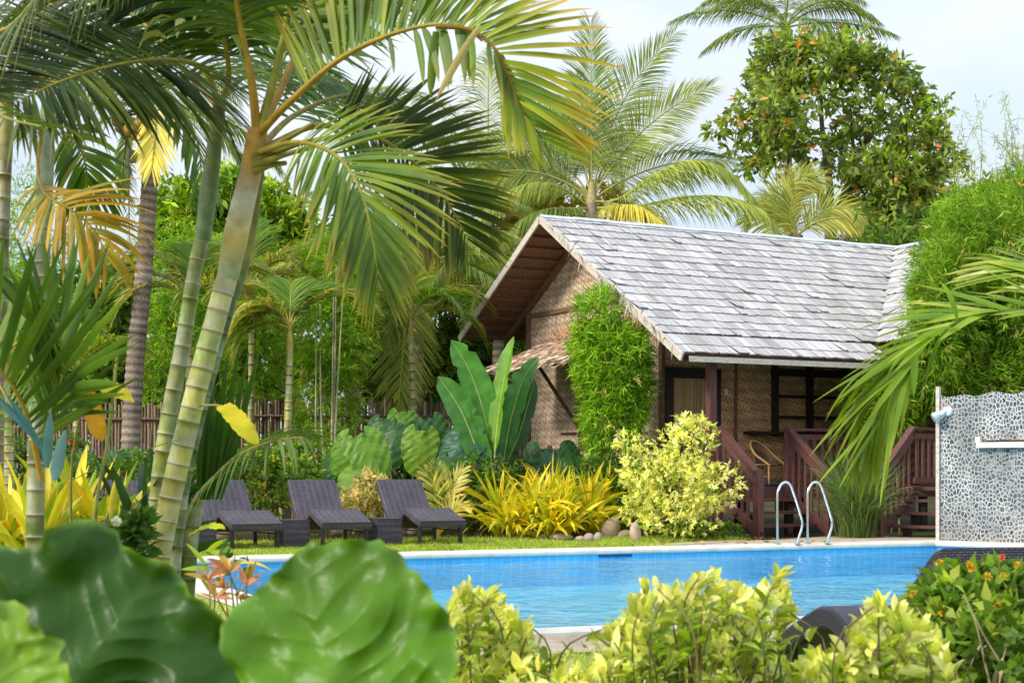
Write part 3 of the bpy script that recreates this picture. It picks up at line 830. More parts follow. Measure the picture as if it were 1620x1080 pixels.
m = Mesh(); obox(m, H((ap(1176) + ap(1345)) / 2, GB0 - .16, DK + 1.06), U * (ap(1345) - ap(1176)) / 2, V * .18, Z * .03); m.build('sill', M['wood_dark'], window, False)

# --- porch deck
PB = .5
m = Mesh()
nb = 12
for i in range(nb):
    b = PB + (GB0 - PB) * (i + .5) / nb
    obox(m, H((GA + A1) / 2, b, DK - .02), U * (A1 - GA) / 2, V * ((GB0 - PB) / nb / 2 - .004), Z * .02)
obox(m, H((GA + A1) / 2, PB + .03, DK - .13), U * (A1 - GA) / 2, V * .03, Z * .09)
deck = m.build('porch_deck', M['wood_red'], house, False)
for a in (1.2, 2.85, 4.5, 6.2):
    for b in (.6, 2.2):
        m = Mesh(); beam(m, H(a, b, 0), H(a, b, DK - .04), .13, .13, up=V); m.build('post', M['wood_dark'], deck, False)
def pa(px, b):
    k = (px - CX) / F; o = H(0, b); return (k * o[1] - o[0]) / (U[0] - k * U[1])
for px in (1125, 1420):
    m = Mesh(); a = pa(px, PB + .08); beam(m, H(a, PB + .08, DK), H(a, PB + .08, 3.32), .15, .15, up=U); m.build('porch_column', M['wood_red'], house, False)
def baluster(par, p, z0, z1, d=U, w=.085, t=.03):
    m = Mesh(); beam(m, p + Z * z0, p + Z * z1, w, t, up=np.cross(d, Z)); return m.build('baluster', M['wood_red'], par, False)
S0, S1 = 1.19, 2.775                 # stair between these
RT = DK + 1.08
def railing(a0, b0, a1, b1, n):
    m = Mesh(); p, q = H(a0, b0), H(a1, b1); d = nrm(q - p)
    beam(m, p + Z * RT, q + Z * RT, .13, .045); beam(m, p + Z * (RT - .14), q + Z * (RT - .14), .04, .10); beam(m, p + Z * (DK + .12), q + Z * (DK + .12), .04, .09)
    r = m.build('railing', M['wood_red'], house, False)
    for i in range(n): baluster(r, p + (q - p) * (i + .5) / n, DK + .1, RT - .1, d)
    return r
railing(S1 - .03, PB + .05, 5.6, PB + .05, 15)
railing(GA + .03, PB + .05, GA + .03, GB0 - .1, 9)
for a in (S0 - .02, S1 + .0):
    m = Mesh(); beam(m, H(a, PB + .02, 0.02), H(a, PB + .02, RT + .03), .12, .12, up=U); m.build('newel_post', M['wood_red'], house, False)

def staircase(top_l, across, down, width, rise, n, run, rails=(0, 1), top_extra=0):
    """top_l: left end of the top edge at deck height"""
    st = holder('staircase', house)
    for k in (0, 1):
        m = Mesh(); o = top_l + across * (width * k)
        p0 = o + down * -.05 + Z * -.16; p1 = o + down * (run * n + .12) + Z * (-rise * n - .28 + .2)
        p1[2] = max(p1[2], .06)
        beam(m, p0, p1, .05, .17, up=np.cross(across, down)); m.build('stringer', M['wood_red'], st, False)
    for i in range(1, n):
        m = Mesh(); c = top_l + down * (run * (i - .45)) + across * width / 2 - Z * (rise * i)
        obox(m, c - Z * .02, across * (width / 2 + .06), down * run * .56, Z * .024); m.build('tread', M['wood_red'], st, False)
        for f in (.24, .78):
            m = Mesh(); obox(m, c + across * width * (f - .5) - Z * (.045 + rise * .4), across * .07, down * .04, Z * rise * .42); m.build('tread_block', M['wood_dark'], st, False)
    for k in rails:
        o = top_l + across * (width * k)
        nb = o + down * (run * n + .05)
        m = Mesh(); beam(m, A(nb[0], nb[1], 0), A(nb[0], nb[1], 1.22), .13, .13, up=across); m.build('newel_post', M['wood_red'], st, False)
        tp = o + Z * (RT - DK); bt = A(nb[0], nb[1], 1.14)
        m = Mesh(); beam(m, tp + Z * .02, bt + Z * .0, .13, .05, up=np.cross(across, down)); beam(m, tp - Z * .14, bt - Z * .18, .04, .13, up=np.cross(across, down));
        r = m.build('handrail', M['wood_red'], st, False)
        for i in range(6):
            f = (i + .7) / 6.4
            q = tp + (bt - tp) * f
            baluster(st, A(q[0], q[1], 0), q[2] - 1.14, q[2] - .08, down, .055)
    return st
staircase(H(S0, PB, DK), U, -V, S1 - S0, DK / 4, 4, .28)
# --- second porch stair on the right wing
DN = nrm(A(-.70, -.715, 0)); AC = nrm(A(.715, -.70, 0)); 
nb2 = GX(1391, 27.2)
top2 = nb2 - DN * (.28 * 4 + .05); top2[2] = DK
staircase(top2, AC, DN, 1.25, DK / 4, 4, .28, rails=(0,))
m = Mesh()
q0 = top2 + AC * .0
obox(m, top2 + AC * 1.3 - DN * 1.3 - Z * .03, AC * 1.5, DN * 1.3, Z * .03)
for k in (0.05, 1.4, 2.7):
    beam(m, A(*(top2 + AC * k - DN * .1)[:2], 0), top2 + AC * k - DN * .1 - Z * .06, .12, .12)
dk2 = m.build('porch_deck', M['wood_red'], house, False)
m = Mesh(); p = top2 - DN * .05 - AC * .0
q = p - DN * 1.8
beam(m, p + Z * 1.08, q + Z * 1.08, .12, .05); beam(m, p + Z * .94, q + Z * .94, .04, .10); beam(m, p + Z * .12, q + Z * .12, .04, .1)
r = m.build('railing', M['wood_red'], house, False)
for i in range(8):
    s = p + (q - p) * (i + .5) / 8; baluster(r, A(s[0], s[1], 0), DK + .1, RT - .1, DN)
p2 = top2 - DN * 1.2 + AC * .9; q2 = p2 + AC * 1.6
m = Mesh(); beam(m, p2 + Z * 1.08, q2 + Z * 1.08, .12, .05); r = m.build('railing', M['wood_red'], house, False)
for i in range(9):
    s = p2 + (q2 - p2) * (i + .5) / 9; baluster(r, A(s[0], s[1], 0), DK + .05, RT - .1, AC)
# wing walls, dark under the roof
m = Mesh()
wl = [H(6.6, GB0, DK), H(6.6, -.6, DK), H(12.4, -.6, DK)]
for p, q in zip(wl[:-1], wl[1:]):
    m.add([p, q, q + Z * 2.6, p + Z * 2.6], BOXF, uv=[[0, 0], [3, 0], [3, 2.6], [0, 2.6]])
m.build('wing_wall', M['amakan_dark'], house, False)

# --- things on the porch
def rattan_chair(loc, rz):
    t = thing('rattan_chair', 'round-backed golden cane armchair on the porch by the window', 'chair', (0, 0, 0))
    m = Mesh(); ang = np.radians(np.linspace(-150, 150, 40) + 90 + 180)
    # front faces -y local; hoop over the back
    hoop = []
    for k in np.linspace(0, 1, 40):
        th = math.pi * (1 + k)          # from left arm round the back to right arm
        x = .32 * math.cos(th); y = -.29 * math.sin(th)
        z = .58 + .30 * max(0, math.sin(math.pi * k)) ** 1.1
        hoop.append(A(x, y, z))
    hoop = [A(-.29, -.27, .40)] + hoop + [A(.29, -.27, .40)]
    tube(m, catmull(hoop, 60), .019, 8); m.build('back_frame', M['cane'], t)
    m = Mesh(); g = []
    hp = np.array(hoop[4:-4])
    for h in np.linspace(0, 1, 6):
        bot = hp * A(.88, .88, 0) + A(0, 0, .42)
        g.append(bot + (hp - bot) * h)
    g = np.array(g); uv = np.stack([np.tile(np.linspace(0, 1.1, g.shape[1]), (6, 1)), np.tile(np.linspace(0, .4, 6)[:, None], (1, g.shape[1]))], -1)
    grid(m, g, uv=uv); m.build('backrest', M['cane_weave'], t)
    m = Mesh(); th = np.linspace(0, 2 * np.pi, 25)
    tube(m, np.stack([.30 * np.cos(th), .28 * np.sin(th), .41 + 0 * th], 1), .022, 8); 
    m.add(np.stack([.29 * np.cos(th[:-1]), .27 * np.sin(th[:-1]), .425 + 0 * th[:-1]], 1), [list(range(24))]); m.build('seat', M['cane_weave'], t)
    for x, y in ((-.25, -.22), (.25, -.22), (-.22, .22), (.22, .22)):
        m = Mesh(); tube(m, [A(x, y, .41), A(x * 1.1, y * 1.1, 0.0)], .018, 7); m.build('leg', M['cane'], t)
    m = Mesh(); tube(m, np.stack([.24 * np.cos(th), .22 * np.sin(th), .18 + 0 * th], 1), .011, 6); m.build('stretcher', M['cane'], t)
    t.location = loc; t.rotation_euler.z = rz
    return t
c = H(pa(1212, 1.25), 1.25, DK)
rattan_chair(c, math.radians(48))
# porch table with a red tray, a bottle
tl = H(4.35, 1.45, DK)
t = thing('porch_table', 'small dark wooden table behind the porch railing', 'table', tl)
m = Mesh(); obox(m, tl + Z * 1.0, U * .45, V * .3, Z * .022); m.build('tabletop', M['wood_dark'], t, False)
for x, y in ((-.4, -.25), (.4, -.25), (-.4, .25), (.4, .25)):
    m = Mesh(); beam(m, tl + U * x + V * y, tl + U * x + V * y + Z * .98, .05, .05, up=U); m.build('leg', M['wood_dark'], t, False)
m = Mesh(); q = tl + Z * 1.025 - U * .1; tube(m, [q, q + Z * .012, q + Z * .045], [.10, .15, .19], 16); tag(m.build('serving_tray', M['red'], None, True, q), 'shallow red dish on the porch table', 'dish')
m = Mesh(); q = tl + Z * 1.025 + U * .14 + V * .05; tube(m, [q, q + Z * .12, q + Z * .15, q + Z * .22], [.04, .04, .016, .016], 12); tag(m.build('glass_bottle', surf_mat('plum_glass', (.12, .06, .10), .2, .5, 4, .1, bump=0), None, True, q), 'dark plum bottle standing beside the red dish', 'bottle')
m = Mesh(); q = H(pa(1216, .62), .72, DK + .012)
obox(m, q, nrm(U + .2 * V) * .28, nrm(V - .2 * U) * .16, Z * .012); obox(m, q + U * .05 + Z * .02, nrm(U - .3 * V) * .2, nrm(V + .3 * U) * .1, Z * .012)
tag(m.build('floor_mat', M['cloth_blue'], None, False, q), 'folded navy cloth mat at the top of the porch stairs', 'mat')
# ------------------------------------------------------------------ sun loungers
def lounger_profile(n=60):
    pts = catmull([A(0, 0, 1.06), A(.20, 0, .82), A(.42, 0, .55), A(.58, 0, .405), A(.70, 0, .36), A(.86, 0, .43), A(1.04, 0, .56), A(1.18, 0, .595), A(1.40, 0, .52), A(1.80, 0, .405)], n)
    return pts
def make_lounger(label, mat, w=.41, th=.115, prof=None):
    t = thing('sun_lounger', label, 'sun lounger', (0, 0, 0))
    pr = lounger_profile() if prof is None else prof
    T = nrm(np.gradient(pr, axis=0)); Nn = np.stack([-T[:, 2], 0 * T[:, 0], T[:, 0]], 1)
    L = np.concatenate([[0], np.cumsum(np.linalg.norm(np.diff(pr, axis=0), axis=1))])
    m = Mesh(); k = len(pr); bev = .014
    loop = [(-w, -th + bev), (-w, -bev), (-w + bev, 0), (w - bev, 0), (w, -bev), (w, -th + bev), (w - bev, -th), (-w + bev, -th)]
    q = len(loop)
    for j in range(q):
        (y0, h0), (y1, h1) = loop[j], loop[(j + 1) % q]
        a = pr + Nn * h0 + A(0, y0, 0); b = pr + Nn * h1 + A(0, y1, 0)
        g = np.stack([a, b], 1); wl = math.hypot(y1 - y0, h1 - h0)
        uv = np.stack([np.stack([np.zeros(k), L], 1), np.stack([np.full(k, wl), L], 1)], 1)[:, :, ::-1]
        grid(m, g, uv=uv, flip=True)
    for i, fl in ((0, False), (-1, True)):
        vs = [pr[i] + Nn[i] * h + A(0, y, 0) for y, h in loop]
        m.add(vs if fl else vs[::-1], [list(range(q))], uv=[[y, h] for y, h in (loop if fl else loop[::-1])])
    m.build('woven_shell', mat, t, True)
    for x in (.66, 1.66):
        for y in (-w + .05, w - .05):
            zt = float(np.interp(x, pr[:, 0], pr[:, 2])) - th + .01
            m = Mesh(); beam(m, A(x, y, 0), A(x, y, zt), .05, .05, up=A(1, 0, 0)); m.build('leg', M['leg'], t, False)
    m = Mesh()
    for y in (-w + .05, w - .05):
        beam(m, A(.66, y, .24), A(1.66, y, .24), .022, .022)
    m.build('stretcher', M['leg'], t, False)
    return t
foot = [G(664, 863.5), G(517, 867), G(362, 871), G(214, 875)]
labs = ['dark rattan lounger nearest the yellow palm seedling, rightmost of the row', 'dark rattan lounger second from right, side tables on both sides',
        'dark rattan lounger half hidden by the arching palm frond beside the thick trunks', 'dark rattan lounger seen left of the thick palm trunks behind yellow leaves']
src = make_lounger(labs[0], M['rattan'])
ang = math.atan2(-V[1], -V[0])
src['group'] = 'loungers in a row on the far lawn'
def place(o, f):
    # local front-left leg (seen from the pool) is at x=1.66, y=-w+.05
    ca, sa = math.cos(ang), math.sin(ang); lx, ly = 1.66, -.36
    o.location = (f[0] - (ca * lx - sa * ly), f[1] - (sa * lx + ca * ly), 0); o.rotation_euler.z = ang
for i, f in enumerate(foot):
    o = src if i == 0 else copy_tree(src)
    o['label'] = labs[i]; place(o, f); o.rotation_euler.z += math.radians((0, -2.2, 1.6, -1)[i])

def side_table(label):
    t = thing('side_table', label, 'side table', (0, 0, 0), 'rattan side tables between the loungers')
    m = Mesh(); a = .215; h = .42
    for d in ((1, 0), (0, 1), (-1, 0), (0, -1)):
        n = A(d[0], d[1], 0); s = A(-d[1], d[0], 0)
        m.add([n * a - s * a, n * a + s * a, n * a + s * a + Z * h, n * a - s * a + Z * h], BOXF, uv=[[0, 0], [.43, 0], [.43, h], [0, h]])
    m.build('woven_body', M['rattan'], t, False)
    m = Mesh(); obox(m, Z * (h + .012), A(a + .008, 0, 0), A(0, a + .008, 0), Z * .014); m.build('tabletop', M['rattan'], t, False)
    return t
tl = ['dark rattan cube table between the two rightmost loungers', 'dark rattan cube table left of the second lounger from the right', 'dark rattan cube table hidden mostly behind the thick palm trunks']
s = side_table(tl[0])
for i in range(3):
    o = s if i == 0 else copy_tree(s)
    o['label'] = tl[i]
    c = (foot[i] + foot[i + 1]) / 2 + U * .36 + V * .42
    o.location = (c[0], c[1], 0); o.rotation_euler.z = ang

# ------------------------------------------------------------------ lounger on the near side, seen from behind
prn = catmull([A(0, 0, .845), A(.10, 0, .80), A(.34, 0, .59), A(.56, 0, .40), A(.72, 0, .34), A(.88, 0, .37), A(1.04, 0, .455), A(1.2, 0, .475), A(1.38, 0, .42), A(1.78, 0, .26)], 70)
near = make_lounger('plum rattan lounger standing on the near pool edge with its back towards the pebble wall', M['rattan_big'], .36, .12, prn)
near.location = (2.32, 7.09, 0); near.rotation_euler.z = math.radians(105)

# ------------------------------------------------------------------ rocks along the garden beds
def rock(p, r, label, rough=.18, tilt=0, col=(.42, .33, .25), seed=0):
    m = Mesh(); lb = lobes(10, rough, 3)
    th = np.linspace(0, np.pi, 11); ph = np.linspace(0, 2 * np.pi, 17)
    g = np.stack([np.sin(th)[:, None] * np.cos(ph), np.sin(th)[:, None] * np.sin(ph), np.cos(th)[:, None] + 0 * ph], -1)
    s = lb(g.reshape(-1, 3)).reshape(g.shape[:2]); g = g * s[..., None] * np.asarray(r)
    ct, st_ = math.cos(tilt), math.sin(tilt)
    g = np.stack([g[..., 0] * ct + g[..., 2] * st_, g[..., 1], -g[..., 0] * st_ + g[..., 2] * ct], -1)
    p = np.asarray(p, float) + Z * r[2] * .75
    grid(m, g + p, col)
    return tag(m.build('garden_rock', M['rock'], None, True, A(p[0], p[1], 0)), label, 'rock', 'rocks edging the garden bed')
RK = [  # px, base y, half width px, half height px, tilt, colour, label
    (966, 853, 15, 20, .45, (.47, .35, .27), 'tall leaning brown rock in the middle of the bed edge'),
    (1006, 858, 9, 19, -.05, (.50, .37, .28), 'upright narrow tan rock left of the cream shrub'),
    (988, 853, 13, 9, 0, (.46, .35, .25), 'low rounded tan rock between the two upright rocks'),
    (946, 857, 7, 9, .2, (.44, .34, .27), 'small round stone left of the leaning brown rock'),
    (932, 858, 8, 9, .3, (.40, .30, .24), 'small grey-brown stone, second left of the leaning rock'),
    (887, 854, 17, 6, 0, (.42, .33, .24), 'flat tan stone under the yellow clump'),
    (862, 853, 8, 6, .1, (.42, .30, .22), 'little reddish stone under the yellow clump'),
    (847, 852, 8, 6, .1, (.45, .34, .26), 'small pale stone under the yellow clump'),
    (822, 852, 12, 6, .1, (.44, .32, .23), 'flat reddish stone at the left foot of the yellow clump'),
    (795, 849, 13, 7, -.3, (.14, .14, .16), 'dark slate stone at the left end of the yellow clump'),
    (918, 856, 9, 5, .0, (.36, .31, .24), 'mossy flat stone right of the flat tan stone'),
    (634, 847, 10, 8, .1, (.43, .33, .26), 'left of the two pale stones under the rightmost lounger'),
    (651, 847, 9, 7, .1, (.46, .37, .29), 'right of the two pale stones under the rightmost lounger'),
    (482, 850, 11, 12, .3, (.40, .28, .2), 'brown wedge stone under the second lounger'),
    (540, 848, 16, 10, .0, (.44, .33, .22), 'broken tan stone pile piece behind the second lounger'),
    (327, 856, 13, 11, .2, (.45, .32, .24), 'left brown stone under the lounger by the trunks'),
    (347, 856, 14, 12, -.2, (.46, .34, .26), 'right brown stone under the lounger by the trunks'),
    (740, 838, 14, 16, .1, (.30, .2, .14), 'big brown stone behind the rightmost lounger foot'),
    (1106, 851, 7, 8, .4, (.46, .38, .30), 'small tan stone under the cream shrub'),
    (1118, 852, 9, 5, 0, (.44, .36, .28), 'flat pale stone under the cream shrub'),
    (1150, 847, 12, 7, 0, (.36, .32, .27), 'grey stone right under the cream shrub by the stairs'),
]
for px, by, hw, hh, tilt, col, lab in RK:
    p = G(px, by); k = p[1] / F
    rock(p, (hw * k, hw * k * .9, hh * k), lab, tilt=tilt, col=col)
# ------------------------------------------------------------------ palms
AP_DK = [((.030, .075, .010), 3), ((.045, .10, .012), 2), ((.07, .12, .014), 1)]
AP_DD = [((.022, .045, .005), 3), ((.034, .062, .007), 2), ((.06, .10, .010), 1.2), ((.11, .15, .012), .5)]  # backlit shade and yellow-green highlights put into the leaf colour
AP_MD = [((.065, .13, .012), 3), ((.10, .17, .015), 2), ((.045, .10, .012), 1)]
AP_YL = [((.16, .22, .015), 2), ((.24, .27, .02), 1), ((.09, .17, .014), 2)]
AP_OR = [((.42, .25, .03), 2), ((.34, .26, .03), 1), ((.24, .24, .03), 1)]
CO_GR = [((.10, .155, .035), 3), ((.15, .20, .05), 2), ((.07, .12, .03), 2), ((.24, .26, .07), 1)]
CO_YL = [((.26, .28, .06), 2), ((.34, .32, .09), 1), ((.15, .20, .04), 2)]
ORANGE = (.42, .235, .025)
def pp(*q): return np.array([P(*a) for a in q])

def areca_trunk(path, r0, r1, nring, cols, ring=(.50, .40, .31), name='trunk', parent=None, rpow=1.0, sub=6, seg=14):
    """ringed stem; cols = colour at base, colour at top; every ring is a narrow raised scar"""
    e = .045
    lt = [0.0]
    for i in range(1, nring):
        jit = RNG.normal() * .10
        lt += [(i - .75 + jit * .3) / nring, (i - .5) / nring, (i - .25) / nring, (i - e + jit) / nring, (i - e + jit + .002) / nring, (i + e + jit) / nring, (i + e + jit + .002) / nring]
    lt += [1.0]
    t = np.array(lt).clip(0, 1) ** (1 / rpow); k = len(t)
    c0 = catmull(path, 200); c = np.stack([np.interp(t, np.linspace(0, 1, 200), c0[:, j]) for j in range(3)], 1)
    rad = r0 + (r1 - r0) * t
    col = np.array(cols[0]) * (1 - t[:, None]) + np.array(cols[1]) * t[:, None]
    seg_i = np.minimum((np.arange(k) + 3) // 7, nring + 1)
    tint = 1 + .16 * RNG.normal(size=(nring + 2, 1)) ; hue = RNG.normal(size=(nring + 2, 1)) * A(.10, .02, .06) + 1
    col = col * tint[seg_i] * hue[seg_i]
    idx = np.arange(1, k - 1)
    for j in range(nring - 1):
        q = 1 + j * 7
        rr = np.array(ring) * (1 + .12 * RNG.normal())
        col[q + 4] = rr; col[q + 5] = rr
        rad[q + 4] *= 1.035; rad[q + 5] *= 1.035; rad[q + 3] *= 1.0; rad[q + 6] *= 1.03
        col[q + 3] *= .75; col[q + 6] *= .9
    keep = np.concatenate([[True], np.diff(t) > 1e-5])
    m = Mesh(); tube(m, c[keep], rad[keep], seg, col[keep].clip(.02, .8))
    return m.build(name, M['trunk_areca'], parent), c0

def shaft(path, rad, cols, parent, name='crownshaft', mat='stem'):
    m = Mesh(); c = catmull(path, 24); t = np.linspace(0, 1, 24)
    r = np.interp(t, np.linspace(0, 1, len(rad)), rad)
    cc = np.stack([np.interp(t, np.linspace(0, 1, len(cols)), np.array(cols)[:, j]) for j in range(3)], 1)
    tube(m, c, r, 14, cc); return m.build(name, M[mat], parent)

def fr(parent, path, mat='leaf', **kw):
    m = Mesh(); frond(m, path, **kw); return m.build('frond', [M[mat], M['stem']], parent)
CAMUP = A(0, -1, .25)

# === the thick palm in front (two big stems seen through its own fronds)
pal = thing('areca_palm', 'thickest ringed palm stem in front with orange crown base and wide arching fronds', 'palm tree', GX(222, 6.5), 'clump of tall ringed palms at left')
areca_trunk(pp((212, 1200, 6.5), (250, 890, 6.5), (300, 660, 6.5), (345, 490, 6.5), (362, 430, 6.5)), .051, .044, 27, [(.46, .36, .03), (.38, .42, .14)], parent=pal, rpow=.92)
shaft(pp((360, 440, 6.5), (378, 350, 6.5), (396, 275, 6.5), (400, 250, 6.5), (408, 205, 6.5)), [.045, .054, .050, .045, .042], [(.30, .38, .22), (.52, .40, .12), (.58, .56, .42), (.46, .26, .04), (.45, .24, .05)], pal)
for q in [((403, 248, 6.45), (450, 222, 6.35), (497, 195, 6.3)), ((405, 255, 6.45), (470, 228, 6.3), (533, 216, 6.3)), ((404, 262, 6.45), (450, 245, 6.3), (498, 232, 6.3)), ((405, 270, 6.45), (425, 262, 6.4), (452, 258, 6.35))]:
    m = Mesh(); tube(m, catmull(pp(*q), 8), [.020, .018, .016, .014, .012, .011, .011, .010], 8, (.22, .20, .03)); m.build('petiole_stub', M['stem'], pal)
# F1 the wide arching frond
fr(pal, pp((408, 215, 6.5), (455, 165, 6.3), (540, 92, 6.2), (640, 48, 6.1), (725, 40, 6.0), (775, 75, 5.95)), n=76, L=.62, W=.027, up=A(.1, -.8, .6), alpha=(82, 66), vee=14, droop=.25, rr=.017,
   pal=AP_YL + AP_MD, tip=(.40, .26, .03), rcol=ORANGE, base=.28, across=3, rows=7, sides=(-1,))
fr(pal, pp((408, 215, 6.5), (455, 165, 6.3), (540, 92, 6.2), (640, 48, 6.1), (725, 40, 6.0), (775, 75, 5.95)), n=9, L=.34, W=.036, up=A(.1, -.75, .65), alpha=(75, 40), vee=-25, droop=1.6, rr=.018,
   pal=AP_MD, tip=(.20, .20, .03), rcol=ORANGE, base=.62, across=3, rows=7, sides=(1,))
# its hanging end
fr(pal, pp((690, 42, 6.0), (745, 48, 5.95), (785, 80, 5.9), (808, 130, 5.9), (830, 180, 5.9), (862, 225, 5.95)), n=38, L=.48, W=.023, up=A(0, -1, .15), alpha=(72, 30), vee=12, droop=.30, rr=.010,
   pal=AP_YL, tip=(.50, .28, .03), tippow=3, rcol=ORANGE, base=.02, across=3, rows=7, sides=(-1,))
fr(pal, pp((690, 42, 6.0), (745, 48, 5.95), (785, 80, 5.9), (808, 130, 5.9), (830, 180, 5.9), (862, 225, 5.95)), n=12, L=.30, W=.030, up=A(0, -1, .15), alpha=(28, 12), vee=5, droop=.5, rr=.010,
   pal=AP_YL + AP_MD, tip=(.35, .32, .03), tippow=2, rcol=ORANGE, base=.3, across=3, rows=7, sides=(1,))
m = Mesh(); straps(m, pp((690, 50, 6.0), (700, 48, 6.0), (790, 85, 5.9), (800, 105, 5.9), (760, 40, 5.9)), A([-.1, 0, -1], [.15, 0, -1], [.45, 0, -1], [.4, 0, -1], [-.6, 0, -.9]).reshape(5, 3), A(.26, .22, .42, .40, .34), A(.04, .03, .05, .05, .03), A([.09, .16, .014], [.09, .16, .014], [.14, .2, .014], [.16, .22, .014], [.42, .36, .16]).reshape(5, 3), tip=A([.12, .18, .014], [.1, .17, .014], [.28, .32, .02], [.26, .3, .02], [.5, .36, .2]).reshape(5, 3), bend=.25, across=3, rows=7, fold=.2, side=A(1, .2, 0)[None], prof='strap'); m.build('leaflet', M['leaf'], pal)
# F3..F5 upright fronds going out of the top
fr(pal, pp((406, 205, 6.5), (398, 130, 6.45), (380, 40, 6.4), (362, -60, 6.3), (320, -170, 6.1)), n=58, L=.56, W=.027, up=CAMUP, alpha=(70, 35), vee=10, droop=.9, rr=.022, pal=AP_MD, rcol=ORANGE, base=.42, across=3, rows=6)
fr(pal, pp((412, 205, 6.5), (432, 130, 6.5), (452, 40, 6.5), (462, -70, 6.5), (470, -160, 6.4)), n=58, L=.56, W=.027, up=CAMUP, alpha=(70, 35), vee=10, droop=1.1, rr=.022, pal=AP_MD + AP_YL, rcol=(.33, .30, .04), base=.35, across=3, rows=6)
fr(pal, pp((412, 205, 6.5), (440, 150, 6.6), (475, 70, 6.8), (510, -10, 7.0), (600, -110, 7.2)), n=58, L=.56, W=.027, up=CAMUP, alpha=(70, 35), vee=10, droop=1.1, rr=.020, pal=AP_YL + AP_MD, rcol=ORANGE, base=.35, across=3, rows=6)
# F6 dark fan on the right
fr(pal, pp((415, 235, 6.5), (500, 200, 6.6), (590, 215, 6.7), (660, 262, 6.8), (708, 320, 6.85), (740, 380, 6.9)), n=60, L=.52, W=.023, up=A(.15, -.95, .25), alpha=(74, 30), vee=8, droop=.25, rr=.015, pal=AP_DD, tip=(.30, .19, .02), tippow=7, rcol=(.36, .22, .03), base=.30, across=3, rows=6)
# F7 frond hanging down
fr(pal, pp((412, 240, 6.4), (470, 225, 6.1), (530, 245, 5.9), (570, 300, 5.8), (590, 380, 5.75), (598, 440, 5.75)), n=54, L=.48, W=.023, up=A(.2, -.95, .1), alpha=(62, 16), vee=8, droop=.35, rr=.013, pal=AP_MD + AP_YL, tip=(.30, .22, .02), tippow=5, rcol=(.33, .25, .03), base=.32, across=3, rows=6)
fr(pal, pp((410, 235, 6.6), (470, 180, 7.0), (560, 150, 7.3), (650, 175, 7.6), (715, 235, 7.8)), n=40, L=.50, W=.036, up=A(.1, -.6, .8), alpha=(70, 30), vee=0, droop=.9, rr=.016, pal=AP_DK + AP_MD, tip=(.25, .18, .02), tippow=6, rcol=(.33, .24, .03), base=.25, across=3, rows=6)

# === second stem
pal = thing('areca_palm', 'slimmer grey-green ringed palm stem leaning behind the thickest one', 'palm tree', GX(228, 7.2), 'clump of tall ringed palms at left')
areca_trunk(pp((225, 1150, 7.2), (246, 830, 7.2), (262, 690, 7.2), (290, 540, 7.2), (310, 420, 7.2), (322, 370, 7.2)), .046, .034, 24, [(.38, .35, .05), (.26, .33, .11)], parent=pal, rpow=.9)
shaft(pp((321, 380, 7.2), (332, 290, 7.2), (343, 200, 7.2), (347, 165, 7.2)), [.037, .042, .036, .030], [(.20, .27, .15), (.22, .30, .17), (.17, .22, .09), (.10, .08, .03)], pal)
# F2 to the left
fr(pal, pp((346, 170, 7.2), (325, 112, 7.0), (270, 95, 6.7), (190, 102, 6.4), (100, 128, 6.1), (20, 165, 5.9)), n=92, L=.74, W=.028, up=A(-.1, -.95, .25), alpha=(80, 48), vee=4, droop=.30, rr=.016, pal=AP_DD, tip=(.10, .11, .015), tippow=6, rcol=(.40, .26, .03), base=.18, across=3, rows=6)
fr(pal, pp((346, 170, 7.2), (362, 120, 7.2), (350, 50, 7.1), (310, -30, 7.0), (230, -120, 6.8)), n=62, L=.60, W=.027, up=CAMUP, alpha=(70, 35), vee=5, droop=1.0, rr=.016, pal=AP_DD, rcol=(.36, .24, .03), base=.25, across=3, rows=6)
fr(pal, pp((346, 170, 7.2), (300, 120, 7.4), (230, 40, 7.6), (150, -10, 7.7), (60, -30, 7.8)), n=70, L=.66, W=.027, up=A(0, -.85, .5), alpha=(75, 40), vee=0, droop=1.0, rr=.018, pal=AP_DD, rcol=(.36, .24, .03), base=.2, across=3, rows=6)
fr(pal, pp((346, 170, 7.2), (365, 215, 7.3), (385, 265, 7.4)), n=2, L=.1, W=.02, up=CAMUP, rr=.012, pal=AP_DK, rcol=(.10, .12, .02), base=.95)
fr(pal, pp((346, 165, 7.2), (390, 120, 7.6), (470, 110, 8.0), (560, 140, 8.3), (640, 200, 8.5)), n=40, L=.58, W=.036, up=A(.1, -.7, .7), alpha=(72, 35), vee=-5, droop=.9, rr=.015, pal=AP_DK + AP_MD, tip=(.25, .18, .02), tippow=7, rcol=(.3, .22, .03), base=.25, across=3, rows=6)
# small dry fingers hanging near its crown
m = Mesh(); n = 5
straps(m, pp((262, 60, 6.6), (283, 42, 6.6), (305, 40, 6.6), (325, 50, 6.6), (290, 44, 6.6)), A([-.5, 0, .3], [-.3, 0, .4], [.1, 0, .3], [.2, 0, .2], [.0, -.2, .2]).reshape(5, 3), A(.22, .26, .24, .25, .2), .035, pick([((.34, .32, .16), 1), ((.25, .27, .10), 1)], n), bend=4, across=3, rows=7)
m.build('dry_sheath', M['leaf'], pal)
